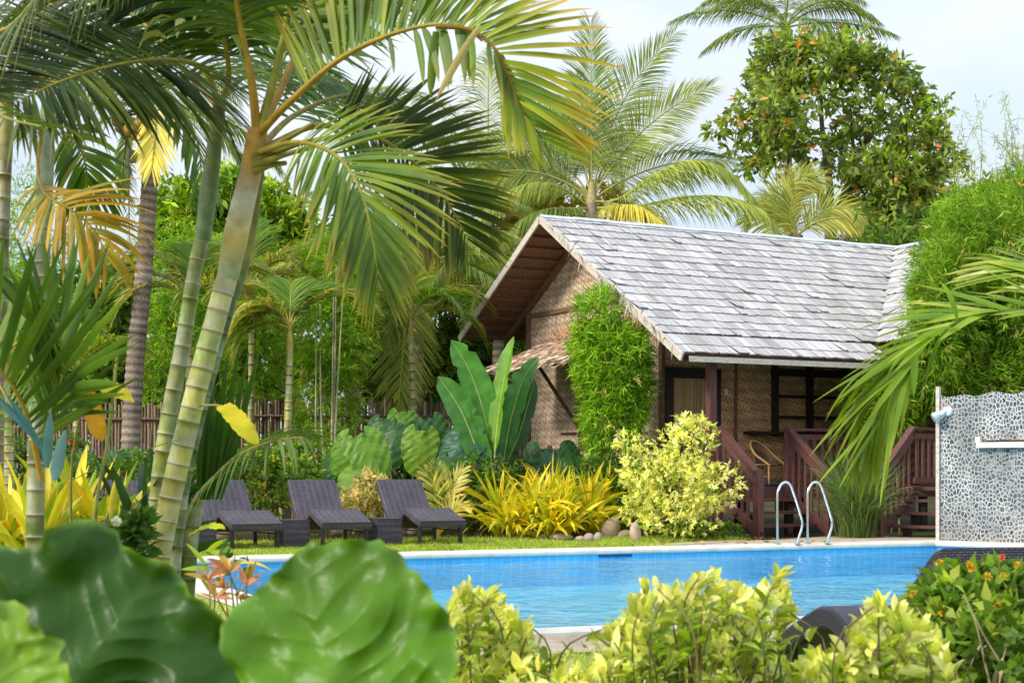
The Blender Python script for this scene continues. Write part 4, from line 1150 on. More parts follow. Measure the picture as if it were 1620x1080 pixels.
# === third stem
pal = thing('areca_palm', 'dark green ringed stem mostly hidden behind the thickest palm stem', 'palm tree', GX(272, 7.0), 'clump of tall ringed palms at left')
areca_trunk(pp((252, 1150, 6.9), (280, 830, 6.9), (306, 690, 6.9), (340, 560, 6.9), (366, 470, 6.9)), .040, .030, 22, [(.12, .15, .04), (.14, .22, .11)], parent=pal, ring=(.20, .18, .12))
shaft(pp((366, 470, 6.9), (386, 400, 6.9), (402, 320, 6.9), (415, 240, 6.9)), [.037, .038, .03, .02], [(.13, .2, .1), (.32, .30, .08), (.2, .2, .05), (.2, .18, .04)], pal)
fr(pal, pp((415, 240, 6.9), (425, 170, 7.1), (450, 90, 7.4), (500, 20, 7.7), (580, -40, 8.0)), n=36, L=.55, W=.034, up=CAMUP, alpha=(70, 35), vee=5, droop=1.0, rr=.014, pal=AP_MD, rcol=(.30, .24, .03), base=.25, across=3, rows=6)

# === palm at the far left: pale trunk, fronds above, orange hanging frond
pal = thing('areca_palm', 'pale straight palm stem at far left with an orange hanging frond', 'palm tree', GX(60, 9.0), 'clump of tall ringed palms at left')
areca_trunk(pp((48, 1060, 9), (58, 640, 9), (66, 430, 9), (70, 330, 9)), .048, .044, 26, [(.22, .2, .05), (.25, .30, .24)], parent=pal)
shaft(pp((70, 335, 9), (72, 250, 9), (76, 170, 9), (78, 140, 9)), [.046, .05, .044, .036], [(.2, .27, .19), (.36, .42, .33), (.34, .40, .30), (.3, .3, .1)], pal)
for az, e0, ln, dp, pl in ((170, 55, 2.0, 1.1, AP_DK), (215, 35, 1.9, 1.2, AP_DK), (120, 60, 1.9, 1.0, AP_DK), (20, 50, 2.0, 1.1, AP_DK), (60, 70, 1.8, 1, AP_MD), (340, 20, 1.5, 1.3, AP_MD), (190, 5, 1.5, 1.2, AP_DK)):
    c = P(78, 140, 9); pts = [c]; e = math.radians(e0); a = math.radians(az)
    for i in range(6):
        pts.append(pts[-1] + ln / 6 * A(math.cos(a) * math.cos(e), math.sin(a) * math.cos(e), math.sin(e))); e -= math.radians(16 * dp)
    fr(pal, pts, n=34, L=.55, W=.034, alpha=(70, 35), vee=0, droop=1.1, rr=.015, pal=pl, rcol=(.36, .22, .03), base=.15, rows=5)
fr(pal, pp((76, 165, 9), (60, 250, 8.9), (70, 305, 8.8), (110, 330, 8.7), (150, 365, 8.7), (170, 410, 8.7)), n=30, L=.52, W=.032, up=A(.1, -.9, .4), alpha=(65, 25), vee=0, droop=.9, rr=.014, pal=AP_OR, tip=(.45, .24, .03), rcol=(.45, .25, .04), base=.45, across=3, rows=6, sides=(1, -1))
fr(pal, pp((76, 165, 9), (110, 200, 9.2), (135, 260, 9.2), (140, 330, 9.3)), n=26, L=.42, W=.03, up=A(.1, -.9, .4), alpha=(65, 20), vee=0, droop=.8, rr=.012, pal=AP_YL + AP_MD, rcol=(.4, .25, .03), base=.3, rows=5)
# thin stem at the left border
pal = thing('areca_palm', 'thin brownish palm stem at the left border with dark fronds hanging overhead', 'palm tree', GX(-4, 8.2), 'clump of tall ringed palms at left')
areca_trunk(pp((-10, 1090, 8.2), (-4, 640, 8.2), (2, 420, 8.2), (8, 250, 8.2)), .04, .036, 26, [(.2, .15, .06), (.28, .24, .14)], parent=pal)
shaft(pp((8, 255, 8.2), (10, 190, 8.2), (12, 130, 8.2)), [.038, .04, .03], [(.3, .28, .12), (.36, .3, .1), (.3, .2, .05)], pal)
fr(pal, pp((12, 130, 8.2), (-10, 100, 7.4), (-20, 60, 6.6), (20, 40, 5.8), (70, -25, 5.2), (110, -120, 4.8)), n=52, L=.58, W=.027, up=CAMUP, alpha=(75, 45), vee=0, droop=.7, rr=.017, pal=AP_DD, tip=(.16, .11, .02), rcol=(.42, .24, .03), base=.25, across=3, rows=6)
fr(pal, pp((12, 130, 8.2), (-40, 90, 7.4), (-70, 110, 6.4), (-30, 165, 5.6), (20, 190, 5.2), (90, 205, 4.9)), n=34, L=.46, W=.032, up=A(.0, -.8, .6), alpha=(70, 30), vee=-10, droop=1.3, rr=.015, pal=AP_DK + AP_MD[:1], tip=(.14, .10, .03), tippow=2, rcol=(.30, .2, .04), base=.2, across=3, rows=6)
fr(pal, pp((12, 130, 8.2), (40, 60, 7.8), (80, 10, 7.2), (140, -30, 6.6), (220, -60, 6)), n=62, L=.62, W=.027, up=CAMUP, alpha=(72, 38), vee=0, droop=1.0, rr=.017, pal=AP_DD, rcol=(.36, .22, .03), base=.15, across=3, rows=6)

# === young palm at left: short yellow-green trunk, fan of upright dark leaflets
pal = thing('young_palm', 'young palm with stubby ringed stem and a dark fan of upright leaflets at left', 'palm tree', GX(52, 5.6))
areca_trunk(pp((48, 1200, 5.6), (55, 850, 5.6), (58, 740, 5.6), (62, 655, 5.6)), .040, .030, 14, [(.22, .19, .02), (.17, .20, .03)], parent=pal, ring=(.36, .33, .26))
fr(pal, pp((66, 760, 5.5), (40, 650, 5.4), (0, 585, 5.3), (-70, 520, 5.2)), n=24, L=.50, W=.027, up=A(.2, -.95, -.1), alpha=(62, 42), vee=10, droop=.05, rr=.012, pal=AP_DK + AP_MD, tip=(.05, .11, .015), rcol=(.42, .24, .03), base=.18, across=3, rows=6, sides=(1,), shape=(.8, 1.05, .9))
fr(pal, pp((62, 690, 5.6), (85, 640, 5.5), (100, 590, 5.4), (90, 520, 5.4), (60, 470, 5.4)), n=20, L=.5, W=.032, up=A(0, -1, .1), alpha=(40, 20), vee=5, droop=.15, rr=.009, pal=AP_DK + AP_MD, rcol=(.2, .2, .03), base=.1, across=3, rows=6)
fr(pal, pp((62, 690, 5.6), (20, 640, 5.8), (-40, 560, 6), (-120, 520, 6.2)), n=22, L=.55, W=.034, up=A(0, -.8, .6), alpha=(60, 30), vee=15, droop=.4, rr=.010, pal=AP_MD, rcol=(.3, .22, .03), base=.1, rows=6)
m = Mesh(); straps(m, pp((62, 700, 5.3), (70, 720, 5.3), (85, 760, 5.2), (75, 740, 5.2), (95, 770, 5.2)), A([-.75, 0, .9], [-.55, 0, 1], [.2, 0, 1], [.05, 0, 1], [.9, -.1, .45]).reshape(5, 3), A(.30, .26, .18, .20, .5), A(.03, .03, .045, .038, .010), A([.03, .10, .12], [.03, .10, .12], [.10, .20, .24], [.08, .18, .22], [.03, .06, .01]).reshape(5, 3), bend=.3, across=3, rows=6)
m.build('leaflet', M['leaf_gloss'], pal)

# === low palm frond arching beside the trunks, and its upright leaflets
pal = thing('young_palm', 'low palm behind the thick stems with upright broad leaflets and one frond arching right', 'palm tree', GX(300, 7.6))
areca_trunk(pp((285, 1120, 7.6), (300, 880, 7.6), (312, 790, 7.6)), .045, .035, 8, [(.14, .16, .03), (.12, .16, .03)], parent=pal, ring=(.2, .17, .1))
fr(pal, pp((305, 800, 7.6), (330, 765, 7.3), (375, 722, 7.0), (430, 698, 6.7), (490, 690, 6.5)), n=20, L=.44, W=.026, up=A(.2, -.75, .62), alpha=(62, 22), vee=5, droop=1.1, rr=.013, pal=[((.08, .14, .035), 2), ((.10, .15, .05), 1)], rcol=(.33, .20, .03), base=.25, across=3, rows=7)
for k, (x, y1, w) in enumerate(((318, 560, .05), (340, 545, .045), (360, 560, .05), (378, 552, .045), (395, 550, .04), (412, 545, .045), (330, 600, .05), (350, 610, .05), (385, 640, .045))):
    m = Mesh(); a, b = P(x * .35 + 330 * .65 - 10, 790, 7.4), P(x, y1, 7.3)
    straps(m, [a], [b - a], np.linalg.norm(b - a), w * .85, (.022, .065, .010), tip=(.05, .11, .015), bend=.02, side=A(1, .3, 0)[None], across=3, rows=8, fold=.3, prof='lance'); m.build('leaflet', M['leaf'], pal)

# === frond reaching in from the right border
pal = thing('coconut_palm', 'bright green palm frond reaching in from the right edge with hanging leaflets', 'palm tree', GX(1790, 7.6))
m = Mesh(); c = pp((1790, 1124, 7.6), (1795, 800, 7.6), (1790, 560, 7.5)); tube(m, catmull(c, 30), np.linspace(.16, .09, 30), 12, np.array([(.24, .2, .15) if i % 3 else (.12, .09, .06) for i in range(30)])); m.build('trunk', M['trunk_coco'], pal)
LP = [((.14, .25, .012), 3), ((.20, .29, .02), 2), ((.09, .18, .012), 1.2)]
RP = pp((1790, 560, 7.5), (1720, 505, 7.4), (1620, 492, 7.3), (1545, 500, 7.2), (1480, 530, 7.1), (1440, 580, 7.05), (1415, 640, 7.0))
RK_ = dict(pal=LP + [((.30, .36, .06), 1)], tip=(.24, .28, .02), rcol=(.24, .28, .03), across=3, rows=8, fold=.22)
fr(pal, RP, n=24, L=.60, W=.042, up=A(-.15, -.55, .8), alpha=(30, 16), vee=12, droop=.40, rr=.017, base=.2, shape=(.75, .95, .9), wild=.14, sides=(1,), **RK_)
fr(pal, RP, n=9, L=.55, W=.040, up=A(-.15, -.55, .8), alpha=(14, 10), vee=12, droop=.2, rr=.017, base=.25, shape=(.75, .95, .9), wild=.12, sides=(-1,), **RK_)
fr(pal, RP[4:] - A(.03, 0, 0), n=24, L=.54, W=.044, up=A(-.35, -.85, .35), alpha=(44, 10), vee=-10, droop=1.3, rr=.012, base=.03, shape=(.95, 1.1, .9), wild=.18, sides=(1,), **RK_)
fr(pal, RP[4:] - A(.03, 0, 0), n=15, L=.56, W=.044, up=A(-.35, -.85, .35), alpha=(12, 2), vee=-10, droop=1.2, rr=.012, base=.05, shape=(.9, 1.1, .8), wild=.10, sides=(-1,), **RK_)
fr(pal, pp((1790, 560, 7.5), (1730, 470, 7.7), (1680, 430, 7.9), (1600, 415, 8.1)), n=24, L=.66, W=.034, up=A(-.3, -.6, .7), alpha=(36, 14), vee=0, droop=.35, rr=.018, pal=LP + [((.35, .42, .2), 1)], tip=(.3, .3, .05), rcol=(.24, .28, .03), base=.3, across=3, rows=8, wild=.12)
m = Mesh(); straps(m, pp((1450, 555, 7.0), (1500, 520, 7.0), (1520, 520, 7.0), (1515, 505, 7.0)), A([-.1, 0, -1], [-.2, 0, -.3], [-.9, 0, -.05], [-.2, 0, 1]).reshape(4, 3), A(.22, .30, .42, .2), .036, pick(LP, 4), bend=1.5, across=3, rows=6); m.build('leaflet', M['leaf'], pal)

for az, e0 in ((0, 50), (40, 30), (310, 35), (80, 65), (340, 10)):
    c = P(1790, 560, 7.5); pts = [c]; e = math.radians(e0); a = math.radians(az)
    for i in range(6):
        pts.append(pts[-1] + .34 * A(math.cos(a) * math.cos(e), math.sin(a) * math.cos(e), math.sin(e))); e -= math.radians(18)
    fr(pal, pts, n=26, L=.6, W=.04, alpha=(55, 22), vee=5, droop=.9, rr=.018, base=.12, pal=LP, rcol=(.24, .28, .03), rows=5)
# ------------------------------------------------------------------ coconut palms behind
def coco_trunk(path, r0, r1, parent, n=60, col=((.34, .28, .23), (.16, .11, .08))):
    c = catmull(path, n); t = np.linspace(0, 1, n)
    rr = (r0 + (r1 - r0) * t) * (1 + .05 * np.where(np.arange(n) % 2 == 0, 1, -1))
    cc = np.array([col[i % 2] for i in range(n)]) * (1 + .2 * RNG.normal(size=(n, 1)))
    m = Mesh(); tube(m, c, rr, 12, cc); return m.build('trunk', M['trunk_coco'], parent)
def coco_fr(parent, c, az, e0, ln, bend, pal=CO_GR, L=.95, W=.05, n=60, vee=8, droop=.7, alpha=(64, 24), up=None, tip=None, curl=0, rcol=(.33, .30, .08), rows=4, mat='leaf_far', sk=0.0, rr=.035):
    c = np.asarray(c, float); pts = [c]; e = math.radians(e0); a = math.radians(az); k = 8
    for i in range(k):
        pts.append(pts[-1] + ln / k * A(math.cos(a) * math.cos(e), math.sin(a) * math.cos(e), math.sin(e))); e -= math.radians(bend) / k; a += math.radians(curl) / k
    m = Mesh(); frond(m, pts, n=int(n * 2.0), L=L * 1.3, W=W * .56, alpha=alpha, vee=vee, droop=droop * 1.45, rr=rr, pal=pal, tip=tip, rcol=rcol, base=.16, rows=rows, up=up, shape=(.6, 1, .35), skip=sk)
    return m.build('frond', [M[mat], M['stem']], parent)

# centre coconut palm behind the roof
Y0 = 41.0; c = P(936, 318, Y0)
pal = thing('coconut_palm', 'coconut palm with tall upright feathery fronds just behind the cottage ridge', 'palm tree', GX(940, Y0))
coco_trunk([GX(940, Y0), P(938, 500, Y0), c], .17, .15, pal)
shaft([c - Z * .6, c, c + Z * .5], [.15, .15, .07], [(.3, .24, .16), (.42, .30, .14), (.35, .3, .1)], pal, 'crown_base', 'stem')
TOCAM = A(0, -1, .15)
CO_YG = [((.17, .22, .05), 2), ((.24, .27, .06), 1.2), ((.12, .17, .035), 1)]
for az, e0, ln, bd, cu, pl, L in ((92, 89, 5.0, 10, 0, CO_GR, 1.05), (10, 80, 5.3, 38, 0, CO_GR, .95), (0, 62, 4.6, 42, 0, CO_YG, .95), (8, 36, 4.3, 45, 0, CO_GR, .9), 
                               (170, 60, 4.3, 95, 0, CO_GR, .95), (182, 38, 4.4, 85, 0, CO_GR, 1.0), (150, 78, 4.4, 70, 0, CO_GR, .9), (60, 60, 4.4, 60, 0, CO_GR, .9),
                               (100, 75, 4.6, 30, 0, CO_GR, .9), (175, 50, 4.0, 120, 0, [((.12, .15, .07), 1), ((.07, .1, .05), 1)], .9), (-40, -10, 3.0, 40, 0, CO_YG, .8)):
    coco_fr(pal, c, az, e0, ln, bd, pl, L=L, W=.055, n=64, up=TOCAM if e0 > 20 else None, droop=.45 if e0 > 50 else 1.1)
for q, pl in (([(940, 324, 41), (985, 312, 40.5), (1040, 275, 40), (1095, 256, 39.6), (1148, 268, 39.3), (1186, 305, 39)], CO_YG), ([(945, 330, 41), (1010, 326, 40.3), (1080, 312, 39.7), (1150, 312, 39.2), (1205, 332, 38.8), (1238, 372, 38.6)], CO_YG),
          ([(930, 326, 41), (890, 298, 40.4), (845, 290, 40), (800, 305, 39.6), (765, 335, 39.4), (742, 372, 39.2)], CO_YG), ([(930, 330, 41), (900, 330, 40.3), (860, 332, 39.8), (820, 352, 39.4), (790, 390, 39.2)], CO_GR + CO_YG), ([(942, 330, 41), (985, 325, 40), (1015, 328, 39.4), (1050, 352, 39)], [((.42, .36, .07), 1), ((.3, .3, .06), 1)])):
    fr(pal, pp(*q), mat='leaf_far', n=120, L=1.45, W=.034, alpha=(58, 22), vee=-8, droop=1.7, rr=.04, pal=pl, rcol=(.40, .36, .08), base=.15, rows=5, shape=(.6, 1, .4))
# coconut palm left of it, partly hidden, with long hanging fronds
Y0 = 36.5; c = P(668, 420, Y0)
pal = thing('coconut_palm', 'coconut palm with long hanging fronds left of the cottage gable', 'palm tree', GX(660, Y0))
coco_trunk([GX(655, Y0), P(660, 560, Y0), c], .16, .15, pal)
for az, e0, ln, bd, cu, pl, L in ((262, 30, 4.0, 118, 0, CO_GR, .85), (255, -10, 3.6, 75, 0, CO_GR, .9), (300, 50, 3.4, 110, 0, CO_YG, .8), (0, 45, 3.2, 90, 0, CO_GR, .9), (350, 20, 3.4, 80, 0, CO_YG, .9), (20, 70, 3.4, 90, 0, CO_GR, .8),
                               (180, 45, 3.6, 95, 0, CO_GR, .85), (165, 72, 3.6, 85, 0, CO_GR, .8), (195, 15, 3.4, 80, 0, CO_YG, .85), (90, 80, 3.4, 40, 0, CO_GR, .8), (235, 45, 3.4, 110, 0, CO_GR, .8), (330, 5, 3.2, 70, 0, CO_GR, .8)):
    coco_fr(pal, c, az, e0, ln, bd, pl, L=L, W=.05, n=58, droop=.9)
fr(pal, pp((668, 430, 35.8), (650, 470, 35.2), (640, 530, 34.9), (634, 600, 34.8), (630, 655, 34.8)), mat='leaf_far', n=80, L=1.3, W=.045, up=A(0, -1, .1), alpha=(62, 25), vee=0, droop=.35, rr=.045, pal=CO_YG, rcol=(.52, .44, .09), base=.12, rows=4)
Y0 = 39.5; c = P(790, 452, Y0)
pal = thing('coconut_palm', 'coconut palm whose drooping fronds fill the gap right beside the cottage gable', 'palm tree', GX(786, Y0))
coco_trunk([GX(784, Y0), P(788, 560, Y0), c], .16, .14, pal)
for az, e0, ln, bd, pl, L in ((180, 50, 3.4, 120, CO_GR, .8), (170, 25, 3.2, 100, CO_YG, .8), (200, 65, 3.4, 120, CO_YG, .8), (230, 45, 3.2, 120, CO_GR, .8), (270, 35, 3.2, 120, CO_YG, .8), (310, 50, 3.2, 110, CO_GR, .8), (0, 60, 3.2, 110, CO_YG, .8), (150, 75, 3.4, 90, CO_GR, .8), (190, 0, 3.0, 70, CO_YG, .8), (250, 5, 2.8, 80, CO_GR, .8)):
    coco_fr(pal, c, az, e0, ln, bd, pl, L=L, W=.055, n=46, droop=.9)
Y0 = 38.5; c = P(560, 468, Y0)
pal = thing('coconut_palm', 'small coconut palm with golden arching fronds behind the tall bamboo clump', 'palm tree', GX(556, Y0))
coco_trunk([GX(556, Y0), P(558, 580, Y0), c], .14, .12, pal)
for az, e0, ln, bd, pl, L in ((180, 55, 3.0, 110, CO_YL, .7), (160, 30, 2.8, 90, CO_YG, .7), (0, 50, 3.0, 110, CO_YL, .7), (15, 75, 3.2, 90, CO_YG, .7), (240, 50, 2.8, 120, CO_YG, .7), (300, 40, 2.8, 110, CO_YL, .7), (90, 80, 3.0, 60, CO_YG, .7), (200, 10, 2.6, 80, CO_YG, .7), (340, 10, 2.6, 80, CO_YG, .7)):
    coco_fr(pal, c, az, e0, ln, bd, pl, L=L, W=.05, n=44, droop=.9)
# another one between, upper
Y0 = 46.0; c = P(772, 250, Y0)
pal = thing('coconut_palm', 'pale hazy coconut palm between the dark fan frond and the upright palm', 'palm tree', GX(775, Y0))
coco_trunk([GX(780, Y0), P(776, 430, Y0), c], .16, .14, pal)
for az, e0, ln, bd in ((0, 20, 4.2, 60), (170, 30, 4.6, 70), (10, 55, 4.2, 80), (185, 60, 4.4, 70), (90, 80, 4, 30), (200, 5, 4, 60), (-20, -5, 4, 50), (40, 40, 4, 70), (140, 45, 4, 70), (270, 30, 3.5, 90), (300, -20, 3.2, 50), (240, -15, 3.2, 50)):
    coco_fr(pal, c, az, e0, ln, bd, CO_YG + CO_GR, L=1.0, W=.05, n=54, droop=.9)
# one low behind the roof at right
Y0 = 43.0; c = P(1262, 372, Y0)
pal = thing('coconut_palm', 'low coconut palm whose yellowish fronds rise behind the middle of the roof ridge', 'palm tree', GX(1262, Y0))
coco_trunk([GX(1262, Y0), P(1262, 560, Y0), c], .16, .15, pal)
for q in ([(1262, 372, 43), (1236, 345, 43), (1238, 305, 43), (1285, 268, 43)], [(1262, 372, 43), (1250, 340, 43), (1262, 300, 43), (1300, 280, 43)], [(1262, 372, 43), (1290, 352, 42.8), (1335, 345, 42.6), (1390, 362, 42.4)], [(1262, 372, 43), (1300, 335, 42.8), (1340, 330, 42.6), (1372, 350, 42.4)],
          [(1262, 372, 43), (1225, 352, 43), (1200, 340, 43), (1180, 352, 43)], [(1262, 372, 43), (1255, 352, 43.4), (1220, 318, 43.6), (1192, 320, 43.8)]):
    fr(pal, pp(*q), mat='leaf_far', n=60, L=1.0, W=.045, up=A(.2, -1, .3), alpha=(55, 22), vee=0, droop=.9, rr=.035, pal=CO_YL, rcol=(.42, .36, .06), base=.1, rows=4)
# top right palm behind the broadleaf tree
Y0 = 54.0; c = P(1243, 44, Y0)
pal = thing('coconut_palm', 'tallest coconut palm whose crown shows above the broadleaf tree', 'palm tree', GX(1250, Y0))
coco_trunk([GX(1255, Y0), P(1250, 500, Y0), c], .18, .15, pal)
for az, e0, ln, bd in ((178, 28, 4.2, 55), (172, 60, 3.6, 100), (185, 5, 3.2, 50), (2, 12, 4.0, 35), (8, 40, 3.8, 80), (15, 60, 3.6, 90), (90, 85, 3.4, 60), (270, 70, 3.4, 80), (200, 50, 3.4, 100), (-20, 50, 3.4, 110), (130, 60, 3.4, 90), (250, 20, 3.0, 100), (300, 15, 3.0, 110)):
    coco_fr(pal, c, az, e0, ln, bd, CO_GR, L=.9, W=.055, n=50, droop=1.3)
# coconut palm with fruit at left
Y0 = 30.0; c = P(232, 172, Y0)
pal = thing('coconut_palm', 'coconut palm with ringed brown trunk and a bunch of coconuts at left', 'palm tree', GX(205, Y0))
coco_trunk([GX(202, Y0), P(212, 600, Y0), P(226, 450, Y0), P(236, 300, Y0), P(238, 235, Y0), c], .20, .155, pal, n=110)
for az, e0, ln, bd, pl in ((180, 40, 3.6, 90, CO_GR), (190, 10, 3.4, 70, CO_GR), (170, 65, 3.6, 80, CO_GR), (200, -15, 3.0, 60, CO_GR), (0, 45, 3.4, 85, CO_GR), (10, 70, 3.6, 70, CO_GR), (90, 80, 3.4, 40, CO_GR), (350, -5, 2.8, 70, CO_GR), (20, 10, 3.0, 70, CO_GR), (140, 40, 3.4, 80, CO_GR), (60, 50, 3.2, 80, CO_GR)):
    coco_fr(pal, c, az, e0, ln, bd, pl, L=.8, W=.048, n=50, droop=1.0)
fr(pal, pp((236, 165, 29.6), (246, 175, 29.3), (246, 205, 29.2), (243, 240, 29.2), (240, 270, 29.2)), mat='leaf_far', n=34, L=.85, W=.055, up=A(0, -1, .05), alpha=(50, 18), vee=0, droop=.25, rr=.035, pal=[((.50, .45, .14), 2), ((.42, .40, .12), 1)], rcol=(.55, .36, .05), base=.1, rows=4)
fr(pal, pp((225, 180, 29.7), (205, 205, 29.6), (196, 250, 29.6), (193, 310, 29.6)), mat='leaf_far', n=30, L=.5, W=.05, up=A(0, -1, .05), alpha=(35, 15), vee=0, droop=.4, rr=.03, pal=CO_GR, rcol=(.1, .09, .04), base=.2, rows=4)
fr(pal, pp((225, 180, 29.7), (206, 230, 29.6), (204, 300, 29.6), (205, 390, 29.6)), mat='leaf_far', n=30, L=.3, W=.02, up=A(0, -1, .05), alpha=(55, 25), vee=0, droop=.6, rr=.03, pal=[((.2, .19, .17), 1)], rcol=(.14, .12, .1), base=.2, rows=4)
for k, (x, y) in enumerate(((186, 192), (197, 188), (207, 195), (192, 202), (204, 206), (214, 201), (200, 212), (216, 214), (222, 196), (211, 248))):
    m = Mesh(); q = P(x, y, 29.7 - .1 * (k % 3)); th = np.linspace(0, np.pi, 8)
    tube(m, [q + Z * .13 * math.cos(a) for a in th], [.115 * math.sin(a) + .003 for a in th], 9, pick([((.38, .22, .04), 2), ((.26, .16, .04), 1), ((.2, .17, .04), 1)], 1)[0]); m.build('coconut', M['coconut'], pal)
m = Mesh(); n = 26; straps(m, np.repeat([P(222, 180, 29.8)], n, 0), RNG.normal(size=(n, 3)) * A(1, .6, .7), RNG.uniform(.3, .8, n), .05, pick([((.12, .08, .05), 1), ((.22, .15, .07), 1)], n), bend=2.2, rows=5); m.build('dry_sheath', M['thatch'], pal)

# small areca palms in the middle distance
def small_areca(px, Y, ytop, label, lst, yb=None, r=.075, trunkcol=((.34, .30, .08), (.40, .36, .10)), L=.62, W=.062, n=42):
    b = GX(px[0], Y); c = P(px[1], ytop, Y)
    t = thing('areca_palm', label, 'palm tree', b, 'small areca palms by the fence')
    sh = P(px[1] * .97 + px[0] * .03, ytop + .55 * F / Y, Y)
    areca_trunk([b, (b + sh) / 2 + A(.03, 0, 0), sh], r * 1.25, r * .8, 20, trunkcol, parent=t, ring=(.5, .45, .25), sub=3, seg=9)
    shaft([sh, (sh + c) / 2, c], [r * .8, r * .95, r * .5], [(.36, .36, .12), (.44, .34, .05), (.30, .30, .05)], t)
    for az, e0, ln, bd, pl in lst:
        coco_fr(t, c, az, e0, ln, bd, pl, L=L, W=W, n=n, droop=.55, vee=18, tip=None, rcol=(.40, .30, .05), rr=.022)
    return t
AY = [((.14, .19, .04), 2), ((.24, .25, .05), 1.5), ((.36, .27, .10), 1)]
small_areca((444, 459), 29.5, 520, 'small areca palm with yellow stem and four curling fronds in front of the bamboo fence',
            [(10, 62, 2.0, 110, AY), (165, 75, 2.2, 120, AY), (178, 55, 1.6, 150, AY), (95, 85, 1.2, 60, AP_MD), (30, 80, 1.4, 90, AP_MD), (200, 20, 1.4, 110, AP_MD + AY), (215, 60, 1.6, 140, AY), (140, 60, 1.5, 120, AP_MD)])
small_areca((290, 300), 30.5, 470, 'small areca palm whose straw-coloured fronds curl out behind the leaning stems',
            [(176, 50, 1.9, 110, AY), (10, 55, 2.2, 110, AY), (25, 70, 2.0, 120, AP_MD), (170, 75, 2.0, 110, AY), (200, 30, 1.8, 110, AY), (95, 80, 1.5, 60, AP_MD), (-20, 40, 1.9, 130, AY)])
small_areca((10, 8), 24.0, 560, 'small areca palm with short grey-yellow stem at the far left in front of the fence',
            [(10, 60, 1.8, 110, AP_YL), (30, 75, 1.6, 110, AP_MD), (170, 60, 1.6, 100, AP_MD), (-15, 40, 1.7, 120, AP_YL), (100, 80, 1.4, 70, AP_MD), (0, 80, 1.7, 120, AP_YL)], r=.1)
small_areca((118, 120), 31.0, 590, 'bright yellow-green areca palm low against the fence behind the dark fan leaf',
            [(5, 60, 1.9, 110, AP_YL), (20, 40, 1.8, 120, AP_YL), (170, 60, 1.7, 110, AP_YL), (190, 30, 1.7, 110, AP_MD), (95, 80, 1.4, 60, AP_YL), (-15, 65, 1.9, 120, AP_YL), (210, 70, 1.6, 120, AP_YL)], n=36, W=.05, L=.6)

small_areca((392, 398), 33.0, 452, 'areca palm with golden arching fronds just right of the thickest palm stem',
            [(10, 65, 2.3, 115, AY), (170, 60, 2.2, 115, AY), (30, 40, 2.0, 120, AY), (190, 30, 2.0, 110, AP_MD + AY), (95, 85, 1.8, 50, AP_MD), (-30, 55, 2.1, 130, AY), (215, 55, 2.1, 130, AY), (140, 75, 2.0, 100, AP_YL)], n=46, W=.06)
small_areca((655, 650), 33.6, 505, 'areca palm with tan drooping fronds by the fence left of the banana plant',
            [(10, 60, 2.2, 120, AY), (165, 65, 2.2, 120, AY), (180, 35, 2.0, 120, AY), (0, 30, 2.0, 110, AP_MD + AY), (95, 85, 1.8, 50, AP_YL), (-40, 55, 2.0, 130, AP_MD), (220, 60, 2.0, 130, AY)], n=46, W=.06)
# yellow coconut seedling beside the right lounger
b = G(693, 853); c = b + Z * .22
pal = thing('palm_seedling', 'golden palm seedling with orange stalks beside the rightmost lounger', 'palm seedling', b)
YS = [((.55, .46, .08), 2), ((.42, .40, .06), 1.5), ((.60, .53, .22), 1)]
Yb = b[1]
for pth, pl in (([(694, 830), (692, 800), (686, 770), (672, 745)], YS + AP_YL), ([(700, 830), (706, 800), (716, 770), (732, 742)], [((.60, .52, .22), 2), ((.52, .45, .12), 1)]), ([(697, 835), (696, 800), (693, 765), (690, 735)], AP_YL), ([(702, 835), (712, 812), (724, 800), (736, 800)], YS)):
    q = [c * .3 + b * .7] + [P(x, y, Yb - .05 * i) for i, (x, y) in enumerate(pth)]
    m = Mesh(); frond(m, q, n=20, L=.42, W=.035, up=TOCAM, alpha=(55, 15), vee=5, droop=.5, rr=.02, pal=pl, rcol=(.55, .33, .04), base=.35, rows=5, tip=(.58, .48, .14)); m.build('frond', [M['leaf'], M['stem']], pal)
m = Mesh(); tube(m, [b - Z * .02, b + Z * .2, b + Z * .5], [.05, .04, .02], 8, (.55, .30, .04)); m.build('stem', M['stem'], pal)
# ------------------------------------------------------------------ bamboo, trees, shrubs
BAM = [((.13, .26, .012), 3), ((.18, .32, .018), 2), ((.085, .18, .012), 2), ((.26, .33, .04), .6), ((.40, .33, .15), .12)]
BAMR = [((.105, .20, .014), 3), ((.14, .25, .018), 2), ((.07, .145, .012), 2), ((.22, .27, .04), .6), ((.42, .33, .15), .12)]
BAMD = [((.06, .13, .015), 3), ((.09, .18, .018), 2), ((.045, .10, .012), 2), ((.15, .2, .03), .5)]
BAMM = [((.13, .25, .016), 3), ((.18, .31, .02), 2), ((.09, .18, .015), 1.5), ((.26, .30, .05), .7), ((.38, .30, .13), .15)]
def bpx(m, px, py, Y, rx, rz, n, per=6, L=.19, W=.026, pal=BAM, ry=None, **kw):
    k = Y / F
    return bush(m, P(px, py, Y), (rx * k, (rx if ry is None else ry) * k, rz * k), n, per, L, W, pal, **kw)
def stems(par, base, tops, r=.02, col=(.30, .27, .10), name='stem', mat='stem', rt=.4):
    m = Mesh()
    for t in tops:
        b = base + A(RNG.normal() * .15, RNG.normal() * .12, 0) if len(tops) > 1 else base
        mid = (b + t) / 2 + RNG.normal(size=3) * .04
        n = 12; q = catmull([b, mid, t], n)
        cc = np.array([np.array(col) * (1.0 if i % 3 else .6) for i in range(n)])
        tube(m, q, np.linspace(r, r * rt, n), 6, cc)
    return m.build(name, M[mat], par)
